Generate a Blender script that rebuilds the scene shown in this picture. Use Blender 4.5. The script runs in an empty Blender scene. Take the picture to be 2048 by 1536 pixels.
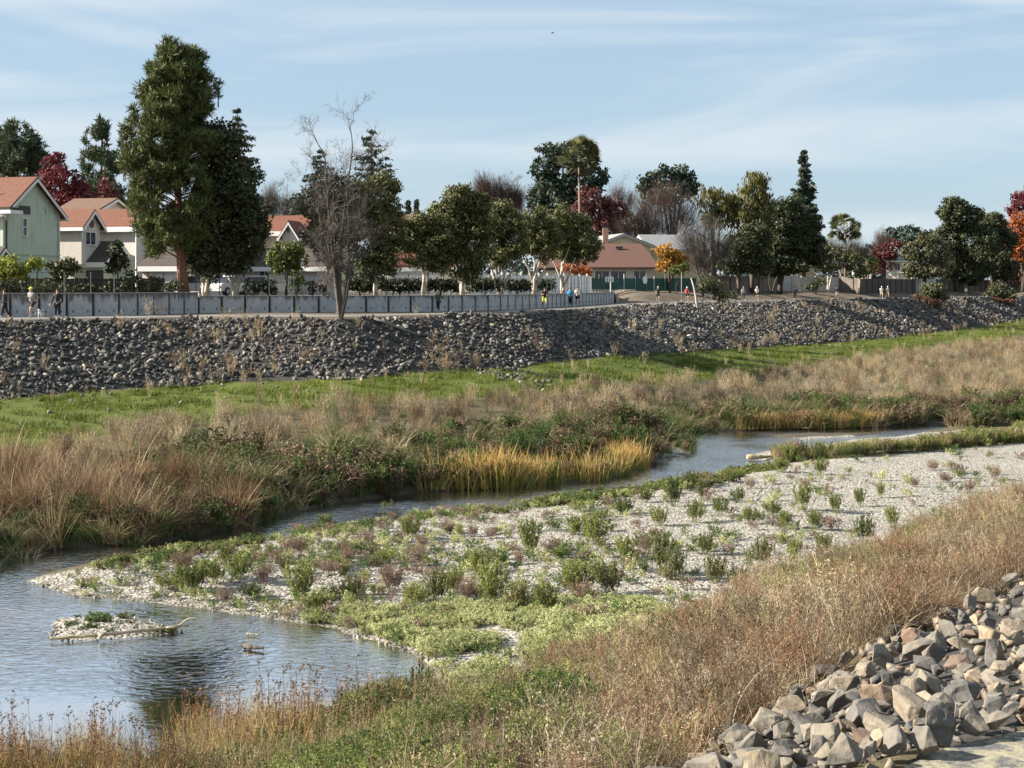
import bpy, bmesh, math, random
import numpy as np
from mathutils import Vector, Matrix
from mathutils import noise as mnoise

R = random.Random(11)
RN = np.random.default_rng(11)
SC = bpy.context.scene
COL = SC.collection

# ------------------------------------------------------------------ camera, sky, sun, exposure
F, CX, HY, ZC = 3077.0, 1024.0, 570.0, 8.0      # focal length and horizon row of the 2048 px photograph; camera 8 m above the water
cam = bpy.data.cameras.new('camera')
cam.sensor_width = 36.0
cam.lens = 36.0 * F / 2048.0
cam.shift_y = -(768.0 - HY) / 2048.0
cam.clip_start = 0.2
cam.clip_end = 6000.0
cam_o = bpy.data.objects.new('camera', cam)
cam_o.location = (0, 0, ZC)
cam_o.rotation_euler = (math.radians(90), 0, 0)
COL.objects.link(cam_o)
SC.camera = cam_o

SUN_EL = math.radians(28)
SUN_AZ = math.radians(-90)          # from +Y (far side) towards -X (left)
sun_dir = Vector((math.sin(SUN_AZ) * math.cos(SUN_EL), math.cos(SUN_AZ) * math.cos(SUN_EL), math.sin(SUN_EL)))

world = bpy.data.worlds.new('World')
SC.world = world
world.use_nodes = True
wn, wl = world.node_tree.nodes, world.node_tree.links
wn.clear()
w_out = wn.new('ShaderNodeOutputWorld')
w_bg = wn.new('ShaderNodeBackground')
sky = wn.new('ShaderNodeTexSky')
sky.sky_type = 'NISHITA'
sky.sun_disc = False
sky.sun_elevation = SUN_EL
sky.sun_rotation = SUN_AZ
sky.altitude = 20
sky.air_density = 1.0
sky.dust_density = 0.8
sky.ozone_density = 1.2
w_bg.inputs['Strength'].default_value = 0.054
# thin veil and soft streaks of high cloud
tc = wn.new('ShaderNodeTexCoord')
mp = wn.new('ShaderNodeMapping')
mp.inputs['Rotation'].default_value = (0, math.radians(3.0), 0)
mp.inputs['Scale'].default_value = (1.7, 1.7, 15.0)
mp.inputs['Location'].default_value = (4.3, 1.1, 0.7)
wl.new(tc.outputs['Generated'], mp.inputs[0])
cn = wn.new('ShaderNodeTexNoise')
cn.inputs['Scale'].default_value = 1.15
cn.inputs['Detail'].default_value = 6.0
cn.inputs['Roughness'].default_value = 0.5
cn.inputs['Distortion'].default_value = 0.9
wl.new(mp.outputs[0], cn.inputs['Vector'])
cr = wn.new('ShaderNodeMapRange')
cr.interpolation_type = 'SMOOTHSTEP'
cr.inputs[1].default_value = 0.38; cr.inputs[2].default_value = 0.62
cr.inputs[3].default_value = 0.0; cr.inputs[4].default_value = 0.85
wl.new(cn.outputs['Fac'], cr.inputs[0])
veil = wn.new('ShaderNodeMixRGB')
veil.inputs[0].default_value = 0.7
veil.inputs[2].default_value = (2.75, 3.8, 4.9, 1)
wl.new(sky.outputs[0], veil.inputs[1])
cmix = wn.new('ShaderNodeMixRGB')
cmix.inputs[2].default_value = (4.6, 5.1, 5.5, 1)
wl.new(cr.outputs[0], cmix.inputs[0])
wl.new(veil.outputs[0], cmix.inputs[1])
wl.new(cmix.outputs[0], w_bg.inputs['Color'])
wl.new(w_bg.outputs[0], w_out.inputs['Surface'])

sun = bpy.data.lights.new('sun', 'SUN')
sun.energy = 5.0
sun.angle = math.radians(0.53)
sun.color = (1.0, 0.93, 0.82)
sun_o = bpy.data.objects.new('sun', sun)
sun_o.rotation_euler = sun_dir.to_track_quat('Z', 'Y').to_euler()
COL.objects.link(sun_o)

vs = SC.view_settings
vs.view_transform = 'Standard'
vs.look = 'None'
vs.gamma = 1.0
vs.exposure = 1.6
vs.use_curve_mapping = False
try:
    SC.cycles.max_bounces = 6
    SC.cycles.diffuse_bounces = 2
    SC.cycles.glossy_bounces = 3
    SC.cycles.transparent_max_bounces = 8
    SC.cycles.use_denoising = True
except Exception:
    pass

# ------------------------------------------------------------------ small helpers
def at(px, py, Y):
    """the point at distance Y that the photograph shows at (px, py)"""
    return Vector(((px - CX) * Y / F, Y, ZC - (py - HY) * Y / F))

def on(px, py, z):
    """the point at height z that the photograph shows at (px, py)"""
    Y = F * (ZC - z) / (py - HY)
    return ((px - CX) * Y / F, Y)

def tag(o, label=None, cat=None, group=None, kind=None):
    if label: o['label'] = label
    if cat: o['category'] = cat
    if group: o['group'] = group
    if kind: o['kind'] = kind
    return o

def empty(name, loc, label=None, cat=None, group=None):
    o = bpy.data.objects.new(name, None)
    o.location = loc
    o.empty_display_size = 0.3
    COL.objects.link(o)
    return tag(o, label, cat, group)

def link_mesh(name, me, mats, parent=None):
    if not isinstance(mats, (list, tuple)): mats = [mats]
    for m in mats: me.materials.append(m)
    o = bpy.data.objects.new(name, me)
    COL.objects.link(o)
    if parent is not None: o.parent = parent
    return o

class MB:
    """collects shapes in world coordinates; build() links them as one mesh"""
    def __init__(self):
        self.v, self.f, self.m = [], [], []
    def add(self, verts, faces, mi=0):
        n = len(self.v)
        self.v += [tuple(p) for p in verts]
        self.f += [tuple(i + n for i in f) for f in faces]
        self.m += [mi] * len(faces)
        return self
    def box(self, c, s, ax=None, mi=0):
        """box with centre c, full sizes s, axes ax (three unit vectors)"""
        if ax is None: ax = (Vector((1, 0, 0)), Vector((0, 1, 0)), Vector((0, 0, 1)))
        c = Vector(c); vs_ = []
        for k in (-1, 1):
            for j in (-1, 1):
                for i in (-1, 1):
                    vs_.append(c + ax[0] * (i * s[0] / 2) + ax[1] * (j * s[1] / 2) + ax[2] * (k * s[2] / 2))
        return self.add(vs_, [(0, 2, 3, 1), (4, 5, 7, 6), (0, 1, 5, 4), (2, 6, 7, 3), (0, 4, 6, 2), (1, 3, 7, 5)], mi)
    def tube(self, pts, rad, sides=6, mi=0, cap=True):
        pts = [Vector(p) for p in pts]
        n = len(pts)
        if not isinstance(rad, (list, tuple)): rad = [rad] * n
        vs_, fs = [], []
        for i, p in enumerate(pts):
            d = (pts[min(i + 1, n - 1)] - pts[max(i - 1, 0)])
            if d.length < 1e-6: d = Vector((0, 0, 1))
            d.normalize()
            a = d.cross(Vector((0.31, 0.95, 0.1)))
            if a.length < 1e-3: a = d.cross(Vector((1, 0, 0)))
            a.normalize(); b = d.cross(a)
            for k in range(sides):
                t = 2 * math.pi * k / sides
                vs_.append(p + a * (math.cos(t) * rad[i]) + b * (math.sin(t) * rad[i]))
        for i in range(n - 1):
            for k in range(sides):
                k2 = (k + 1) % sides
                fs.append((i * sides + k, i * sides + k2, (i + 1) * sides + k2, (i + 1) * sides + k))
        if cap:
            fs.append(tuple(range(sides - 1, -1, -1)))
            fs.append(tuple((n - 1) * sides + k for k in range(sides)))
        return self.add(vs_, fs, mi)
    def prism(self, poly, d, mi=0):
        """polygon (3-D points) pushed along vector d"""
        poly = [Vector(p) for p in poly]; d = Vector(d); n = len(poly)
        vs_ = poly + [p + d for p in poly]
        fs = [tuple(range(n)), tuple(range(2 * n - 1, n - 1, -1))]
        for i in range(n):
            j = (i + 1) % n
            fs.append((i, i + n, j + n, j))
        return self.add(vs_, fs, mi)
    def ell(self, c, r, seg=10, rings=6, mi=0):
        c = Vector(c); vs_, fs = [], []
        for i in range(1, rings):
            t = math.pi * i / rings
            for k in range(seg):
                p = 2 * math.pi * k / seg
                vs_.append(c + Vector((r[0] * math.sin(t) * math.cos(p), r[1] * math.sin(t) * math.sin(p), r[2] * math.cos(t))))
        top = len(vs_); vs_.append(c + Vector((0, 0, r[2]))); bot = len(vs_); vs_.append(c - Vector((0, 0, r[2])))
        for i in range(rings - 2):
            for k in range(seg):
                k2 = (k + 1) % seg
                fs.append((i * seg + k, (i + 1) * seg + k, (i + 1) * seg + k2, i * seg + k2))
        for k in range(seg):
            k2 = (k + 1) % seg
            fs.append((top, k, k2)); fs.append((bot, (rings - 2) * seg + k2, (rings - 2) * seg + k))
        return self.add(vs_, fs, mi)
    def build(self, name, mats, parent=None, smooth=False, fix=True):
        o = Vector((0, 0, 0)) if parent is None else Vector(parent.location)
        if parent is not None and parent.parent is not None: o = o + Vector(parent.parent.location)
        me = bpy.data.meshes.new(name)
        me.from_pydata([(p[0] - o[0], p[1] - o[1], p[2] - o[2]) for p in self.v], [], self.f)
        if fix and len(self.f) < 30000:
            bm = bmesh.new(); bm.from_mesh(me)
            bmesh.ops.recalc_face_normals(bm, faces=bm.faces)
            bm.to_mesh(me); bm.free()
        me.polygons.foreach_set('material_index', self.m)
        if smooth: me.polygons.foreach_set('use_smooth', [True] * len(self.f))
        me.update()
        return link_mesh(name, me, mats, parent)

def raw_mesh(name, V, loops, starts, totals, attrs=None):
    """fast mesh from numpy arrays; attrs: {name: per-vertex floats}"""
    me = bpy.data.meshes.new(name)
    V = np.ascontiguousarray(V, dtype=np.float32)
    me.vertices.add(len(V)); me.vertices.foreach_set('co', V.ravel())
    me.loops.add(len(loops)); me.loops.foreach_set('vertex_index', np.asarray(loops, dtype=np.int32).ravel())
    me.polygons.add(len(starts))
    me.polygons.foreach_set('loop_start', np.asarray(starts, dtype=np.int32))
    me.polygons.foreach_set('loop_total', np.asarray(totals, dtype=np.int32))
    for k, a in (attrs or {}).items():
        at_ = me.attributes.new(k, 'FLOAT', 'POINT')
        at_.data.foreach_set('value', np.asarray(a, dtype=np.float32))
    me.update(calc_edges=True)
    me.validate()
    return me

def quads_mesh(name, Q, rnd):
    """Q (n,4,3) loose quads with one random number each"""
    n = len(Q)
    return raw_mesh(name, Q.reshape(-1, 3), np.arange(n * 4), np.arange(n) * 4, np.full(n, 4), {'rnd': np.repeat(rnd, 4)})

# value noise on the ground plane
_tab = np.random.default_rng(5).random((256, 256))
def vnoise(x, y, s):
    x = np.asarray(x, float) * s + 1000.0; y = np.asarray(y, float) * s + 1000.0
    xi = np.floor(x).astype(int); yi = np.floor(y).astype(int)
    fx = x - xi; fy = y - yi
    fx = fx * fx * (3 - 2 * fx); fy = fy * fy * (3 - 2 * fy)
    a = _tab[xi % 256, yi % 256]; b = _tab[(xi + 1) % 256, yi % 256]
    c = _tab[xi % 256, (yi + 1) % 256]; d = _tab[(xi + 1) % 256, (yi + 1) % 256]
    return (a * (1 - fx) + b * fx) * (1 - fy) + (c * (1 - fx) + d * fx) * fy

# ------------------------------------------------------------------ materials
def new_mat(name):
    m = bpy.data.materials.new(name)
    m.use_nodes = True
    nt = m.node_tree
    return m, nt.nodes, nt.links, nt.nodes['Principled BSDF']

def ramp(n, stops, interp='LINEAR'):
    r = n.new('ShaderNodeValToRGB')
    r.color_ramp.interpolation = interp
    e = r.color_ramp.elements
    while len(e) < len(stops): e.new(0.5)
    for i, (p, c) in enumerate(stops):
        e[i].position = p; e[i].color = (c[0], c[1], c[2], 1)
    return r

def noise(n, l, scale, detail=4, coord='Object', rough=0.55, stretch=None):
    t = n.new('ShaderNodeTexCoord'); x = n.new('ShaderNodeTexNoise')
    x.inputs['Scale'].default_value = scale; x.inputs['Detail'].default_value = detail
    x.inputs['Roughness'].default_value = rough
    if coord == 'World':
        g = n.new('ShaderNodeNewGeometry'); src = g.outputs['Position']
    else:
        src = t.outputs[coord]
    if stretch:
        mp_ = n.new('ShaderNodeMapping'); mp_.inputs['Scale'].default_value = stretch
        l.new(src, mp_.inputs[0]); src = mp_.outputs[0]
    l.new(src, x.inputs['Vector'])
    return x

def bump(n, l, bs, height, strength=0.3, dist=0.05):
    b = n.new('ShaderNodeBump'); b.inputs['Strength'].default_value = strength; b.inputs['Distance'].default_value = dist
    l.new(height, b.inputs['Height']); l.new(b.outputs[0], bs.inputs['Normal'])
    return b

def mixc(n, l, fac, a, b, mode='MIX'):
    m = n.new('ShaderNodeMixRGB'); m.blend_type = mode
    for s, v in ((0, fac), (1, a), (2, b)):
        if isinstance(v, (int, float)): m.inputs[s].default_value = v
        elif isinstance(v, tuple): m.inputs[s].default_value = (v[0], v[1], v[2], 1)
        else: l.new(v, m.inputs[s])
    return m

def plain(name, c, rough=0.7, nscale=6.0, var=0.25, bstr=0.1, metal=0.0, coord='World'):
    """one colour with uneven tone and a fine relief"""
    m, n, l, b = new_mat(name)
    x = noise(n, l, nscale, 5, coord)
    r = ramp(n, [(0.25, tuple(k * (1 - var) for k in c)), (0.75, tuple(min(1, k * (1 + var)) for k in c))])
    l.new(x.outputs['Fac'], r.inputs[0]); l.new(r.outputs[0], b.inputs['Base Color'])
    b.inputs['Roughness'].default_value = rough; b.inputs['Metallic'].default_value = metal
    if bstr: bump(n, l, b, x.outputs['Fac'], bstr, 0.02)
    return m

def leaf_mat(name, stops, trans=0.25, rough=0.6, inst=False, patch=0.0, tip=None):
    """foliage: colour by each leaf's own random number (and each plant's), some light through the leaf"""
    m, n, l, b = new_mat(name)
    a = n.new('ShaderNodeAttribute'); a.attribute_name = 'rnd'
    src = a.outputs['Fac']
    if inst:
        oi = n.new('ShaderNodeObjectInfo')
        ad = n.new('ShaderNodeMath'); ad.operation = 'MULTIPLY_ADD'
        ad.inputs[1].default_value = 0.45
        l.new(src, ad.inputs[0])
        mu = n.new('ShaderNodeMath'); mu.operation = 'MULTIPLY'; mu.inputs[1].default_value = 0.55
        l.new(oi.outputs['Random'], mu.inputs[0]); l.new(mu.outputs[0], ad.inputs[2])
        src = ad.outputs[0]
    if patch:
        x = noise(n, l, patch, 2, 'World')
        mr = n.new('ShaderNodeMapRange'); mr.inputs[1].default_value = 0.3; mr.inputs[2].default_value = 0.7
        mr.inputs[3].default_value = -0.3; mr.inputs[4].default_value = 0.3
        l.new(x.outputs['Fac'], mr.inputs[0])
        ad2 = n.new('ShaderNodeMath'); ad2.operation = 'ADD'; l.new(src, ad2.inputs[0]); l.new(mr.outputs[0], ad2.inputs[1])
        src = ad2.outputs[0]
    r = ramp(n, stops); l.new(src, r.inputs[0])
    c = r.outputs[0]
    if tip:                                    # dry tips: a second colour up the blade
        a2 = n.new('ShaderNodeAttribute'); a2.attribute_name = 'hgt'
        mr = n.new('ShaderNodeMapRange'); mr.inputs[1].default_value = tip[1]; mr.inputs[2].default_value = tip[2]
        l.new(a2.outputs['Fac'], mr.inputs[0])
        c = mixc(n, l, mr.outputs[0], c, tip[0]).outputs[0]
    l.new(c, b.inputs['Base Color']); b.inputs['Roughness'].default_value = rough
    b.inputs['Specular IOR Level'].default_value = 0.25
    if trans:
        t = n.new('ShaderNodeBsdfTranslucent'); l.new(c, t.inputs[0])
        mx = n.new('ShaderNodeMixShader'); mx.inputs[0].default_value = trans
        l.new(b.outputs[0], mx.inputs[1]); l.new(t.outputs[0], mx.inputs[2])
        l.new(mx.outputs[0], n['Material Output'].inputs['Surface'])
    return m
# ------------------------------------------------------------------ terrain: lines that run along the channel, near to far
ZP = ZC - 1.93            # far path level
def line(pts):
    a = np.array(sorted(pts)); return a[:, 0], a[:, 1], a[:, 2]
def px_line(pp, left, right):
    return line([(*on(px, py, z), z) for px, py, z in pp] + left + right)

N1 = px_line([(1700, 1536, 4.8), (2048, 1440, 4.8)], [(-40, -20, 4.8), (-3, 6.4, 4.8)], [(20, 22, 4.8), (80, 60, 4.8)])
N2 = px_line([(1400, 1536, 3.4), (1750, 1300, 3.3), (2048, 1160, 3.1)], [(-40, -15, 3.4), (-3, 9.5, 3.4)], [(20, 37, 3.1), (80, 92, 3.0)])
N3 = px_line([(2048, 985, .7), (1750, 1085, .7), (1400, 1200, .7), (1150, 1300, .55), (860, 1395, .2), (520, 1560, .12), (200, 1655, .1), (-200, 1790, .1)],
             [(-40, 10, .1)], [(80, 115, .7)])
SF = px_line([(0, 1115, .3), (300, 1080, .3), (560, 1025, .3), (830, 975, .35), (1200, 955, .35), (1310, 868, .4), (1480, 855, .45), (1860, 842, .5), (2250, 830, .5)],
             [(-45, 36, .3)], [(80, 124, .6)])
F1 = px_line([(0, 641, ZP), (400, 635, ZP), (690, 635, ZP), (877, 630, ZP), (1089, 625, ZP), (1250, 612.5, ZP), (1400, 606, ZP), (1600, 601.5, ZP), (1800, 598, ZP), (1950, 594.5, ZP), (2048, 592.5, ZP)],
             [(-60, 68, ZP)], [(120, 318, ZP), (300, 628, ZP)])
WALLPX = [(-160, 635.5), (0, 634), (100, 633), (250, 631), (400, 626.5), (500, 625.5), (700, 624.5), (877, 623), (1000, 620), (1089, 616), (1150, 612), (1232, 606)]
WALL = [on(px, py, ZP) for px, py in WALLPX]
F0 = line([(x, y, ZP) for x, y in WALL] + [(-60, 84, ZP), (14.5, 165, ZP), (21, 181, ZP), (36.5, 205, ZP), (55, 229, ZP), (74.5, 260, ZP), (90, 284, ZP), (120, 335, ZP), (300, 645, ZP)])

def lin(L, x, k=1): return np.interp(x, L[0], L[k])
_f1 = np.stack([F1[0], F1[1]], 1)
def dist_poly(x, y, P):
    x = np.asarray(x, float); y = np.asarray(y, float)
    best = np.full(x.shape, 1e9)
    for (ax, ay), (bx, by) in zip(P[:-1], P[1:]):
        ux, uy = bx - ax, by - ay; L2 = ux * ux + uy * uy + 1e-9
        t = np.clip(((x - ax) * ux + (y - ay) * uy) / L2, 0, 1)
        best = np.minimum(best, np.hypot(x - ax - t * ux, y - ay - t * uy))
    return best
# toe of the far riprap: where the sight line meets a 1 : 2.3 slope
toe = []
for px, py in [(-160, 812), (0, 800), (400, 770), (700, 756), (1000, 735), (1300, 708), (1500, 697), (1700, 685), (1900, 662), (2048, 640)]:
    lo, hi = 40.0, 300.0
    Ys = np.linspace(30, 320, 3000); Xs = (px - CX) * Ys / F
    zr = ZC - (py - HY) * Ys / F
    zs = ZP - dist_poly(Xs, Ys, _f1) / 2.3 * np.where(Ys < lin(F1, Xs), 1, -1)
    i = np.argmax((zr - zs)[:-1] * (zr - zs)[1:] <= 0)
    toe.append((Xs[i], Ys[i], zr[i]))
toe = sorted(toe)
F2 = line(toe + [(-60, 60, 2.0), (toe[-1][0] + 30, toe[-1][1] + 52, 2.2), (300, 610, 2.2)])
print('toe', [tuple(round(c, 1) for c in t) for t in toe])

WATERPX = [(-500, 2000), (-300, 1830), (-100, 1740), (60, 1690), (200, 1650), (350, 1600), (520, 1550), (640, 1510), (720, 1465), (800, 1405), (850, 1345), (825, 1310), (760, 1288), (660, 1258),
           (560, 1243), (430, 1224), (300, 1207), (140, 1195), (45, 1163), (200, 1129), (330, 1104), (450, 1090), (550, 1080), (640, 1061), (800, 1038), (1000, 1018), (1270, 980), (1400, 956), (1500, 940),
           (1560, 929), (1500, 915), (1505, 905), (1600, 893), (1720, 882), (1860, 868), (2000, 856), (2250, 846), (2700, 836), (2700, 824), (2250, 832), (1860, 849), (1700, 857), (1480, 861), (1400, 866), (1310, 873), (1340, 885), (1390, 903), (1370, 914),
           (1300, 922), (1270, 945), (1200, 963), (1000, 978), (830, 984), (660, 1008), (560, 1031), (480, 1054), (300, 1086), (120, 1096), (0, 1128), (-200, 1150), (-500, 1180)]
WATER = [on(px, py, 0.0) for px, py in WATERPX]
ISLPX = [(98, 1276), (104, 1238), (190, 1230), (270, 1236), (330, 1250), (385, 1266), (300, 1273), (200, 1280), (130, 1284)]
ISL = [on(px, py, 0.0) for px, py in ISLPX]
BARPX = [(1535, 872), (1620, 866), (1760, 866), (1700, 874), (1600, 878)]
BAR = [on(px, py, 0.0) for px, py in BARPX]

def inside(x, y, P):
    x = np.asarray(x, float); y = np.asarray(y, float)
    r = np.zeros(x.shape, bool)
    n = len(P)
    for i in range(n):
        x1, y1 = P[i]; x2, y2 = P[(i + 1) % n]
        if y1 == y2: continue
        c = ((y1 > y) != (y2 > y)) & (x < (x2 - x1) * (y - y1) / (y2 - y1) + x1)
        r ^= c
    return r
def sdist(x, y, P):
    """distance to the outline, positive inside"""
    d = dist_poly(x, y, list(P) + [P[0]])
    return np.where(inside(x, y, P), d, -d)

def smooth01(t):
    t = np.clip(t, 0, 1); return t * t * (3 - 2 * t)

def terr(x, y, full=False):
    x = np.asarray(x, float); y = np.asarray(y, float)
    sh = np.broadcast(x, y).shape
    x = np.broadcast_to(x, sh).ravel(); y = np.broadcast_to(y, sh).ravel()
    right = smooth01((x - 11.0) / 3.0)
    f0 = lin(F0, x)
    cols = [(np.full_like(x, -400.0), np.full_like(x, 4.8))]
    for L in (N1, N2, N3, SF):
        cols.append((lin(L, x), lin(L, x, 2)))
    cols.append((lin(F2, x), lin(F2, x, 2)))
    cols.append((lin(F1, x), np.full_like(x, ZP)))
    cols.append((f0, np.full_like(x, ZP)))
    cols.append((f0 + 1.0 + 6 * right, ZP + 0.85 * right))
    cols.append((f0 + 24, ZP + 0.6 + 0.85 * right))
    cols.append((f0 + 60, np.full_like(x, ZP + 1.0) + .45 * right))
    cols.append((np.full_like(x, 5000.0), np.full_like(x, ZP + 1.2)))
    Y = np.stack([c[0] for c in cols]); Z = np.stack([c[1] for c in cols])
    Y = np.maximum.accumulate(Y + np.arange(len(cols))[:, None] * 1e-4, axis=0)
    z = Z[0].copy()
    for i in range(len(cols) - 1):
        m = (y >= Y[i]) & (y < Y[i + 1])
        t = (y - Y[i]) / np.maximum(Y[i + 1] - Y[i], 1e-6)
        z = np.where(m, Z[i] + (Z[i + 1] - Z[i]) * t, z)
    flood = (y > lin(N2, x)) & (y < lin(F2, x))
    z = z + np.where(flood, (vnoise(x, y, 0.35) - .5) * .16 + (vnoise(x, y, 1.1) - .5) * .07, 0)
    low = (y < 160) & (y > 8) & (x > -60) & (x < 110)
    if low.any():
        xl, yl = x[low], y[low]
        sd = sdist(xl, yl, WATER)
        sd = np.where(sd > 0, np.minimum(sd, -sdist(xl, yl, ISL)), sd)
        sd = np.where(sd > 0, np.minimum(sd, -sdist(xl, yl, BAR)), sd)
        far = yl > lin(SF, xl) - 3.0
        slope = np.where(far, 0.38, 0.11)
        zl = z[low]
        zl = np.where(sd > 0, np.minimum(zl, -0.02 - np.minimum(sd * .25, .45)), np.minimum(zl, 0.01 - sd * slope + np.maximum(0, -sd - 3.0) * 1.5 + np.where(far, .05, 0)))
        zl = np.where(sdist(xl, yl, BAR) > -1.0, np.minimum(zl, .05 + .03 * vnoise(xl, yl, 1.5)), zl)
        z[low] = zl
    return z.reshape(sh)

def hit(px, py, y0=8.0, y1=330.0):
    """first point of the ground on the sight line through a photograph pixel"""
    Ys = np.geomspace(y0, y1, 1500); Xs = (px - CX) * Ys / F
    d = ZC - (py - HY) * Ys / F - terr(Xs, Ys)
    k = np.argmax(d <= 0)
    if d[k] > 0: k = len(Ys) - 1
    return Vector((Xs[k], Ys[k], float(terr(Xs[k:k + 1], Ys[k:k + 1])[0])))

def project(x, y, z):
    return CX + F * x / y, HY + F * (ZC - z) / y

def in_px(x, y, P, z=None):
    """which ground points the photograph shows inside a pixel outline"""
    z = terr(x, y) if z is None else z
    px, py = project(x, np.maximum(y, .1), z)
    return inside(px, py, P)

# outlines of the vegetation zones as the photograph shows them (ground pixels)
Z_LAWN = [(-300, 830), (-200, 815), (0, 800), (400, 768), (700, 755), (1000, 735), (1300, 707), (1700, 684), (1900, 661), (2048, 640), (2300, 622), (2300, 655), (2048, 678), (1850, 702), (1700, 720), (1500, 752), (1300, 772), (1000, 793), (800, 802), (500, 832), (300, 858), (0, 905), (-300, 930)]
Z_SCRUB = [(-300, 930), (0, 905), (300, 858), (500, 832), (800, 802), (1000, 793), (1300, 772), (1500, 752), (1700, 720), (1850, 702), (2048, 678), (2300, 655), (2300, 790), (2048, 800), (1700, 806), (1500, 815), (1300, 838), (1100, 856), (900, 868), (600, 895), (300, 930), (0, 960), (-300, 990)]
Z_MIX = [(-300, 990), (0, 960), (300, 930), (600, 895), (900, 868), (1100, 856), (1300, 838), (1500, 815), (1700, 806), (2048, 800), (2300, 790), (2300, 832), (1860, 849), (1700, 857), (1480, 861), (1310, 873), (1340, 885), (1390, 903), (1300, 922), (1270, 945), (1200, 966), (1000, 982), (830, 988), (660, 1012), (560, 1035), (480, 1058), (300, 1090), (120, 1098), (0, 1130), (-300, 1160)]
Z_TULE = [(-300, 985), (0, 965), (200, 950), (380, 965), (540, 1025), (480, 1056), (300, 1089), (120, 1097), (0, 1128), (-300, 1158)]
Z_CATTAIL = [(838, 984), (832, 970), (1000, 952), (1130, 935), (1285, 915), (1290, 930), (1275, 946), (1200, 966), (1000, 982)]
Z_ORANGE = [(1470, 859), (1500, 850), (1770, 840), (1775, 854), (1640, 859)]
Z_BELT = [(1520, 922), (1562, 927), (1700, 915), (1830, 905), (1960, 892), (2300, 868), (2300, 845), (1960, 884), (1860, 896), (1720, 906), (1600, 914)]
Z_PALE = [(600, 1240), (700, 1225), (900, 1212), (1100, 1205), (1300, 1205), (1340, 1240), (1250, 1300), (1130, 1345), (1000, 1385), (930, 1400), (890, 1360), (845, 1312), (760, 1284)]
Z_BAR = [(45, 1165), (200, 1129), (330, 1104), (450, 1086), (550, 1074), (640, 1053), (800, 1029), (1000, 1009), (1270, 972), (1400, 952), (1500, 938), (1560, 928), (1830, 908), (1960, 893), (2300, 872), (2300, 900), (2048, 985), (1750, 1085), (1400, 1200), (1150, 1285), (860, 1345), (825, 1308), (760, 1288), (660, 1258), (560, 1243), (430, 1224), (300, 1207), (140, 1195)]
Z_DRY = [(880, 1445), (1150, 1345), (1400, 1235), (1750, 1105), (2048, 992), (2400, 890), (2400, 1030), (2048, 1165), (1750, 1305), (1400, 1540), (1000, 1800), (700, 1800), (860, 1520)]
Z_GOLD = [(-300, 1825), (60, 1680), (200, 1640), (350, 1592), (520, 1543), (640, 1504), (720, 1460), (800, 1404), (860, 1400), (960, 1450), (860, 1520), (700, 1800), (-300, 1900)]

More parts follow.
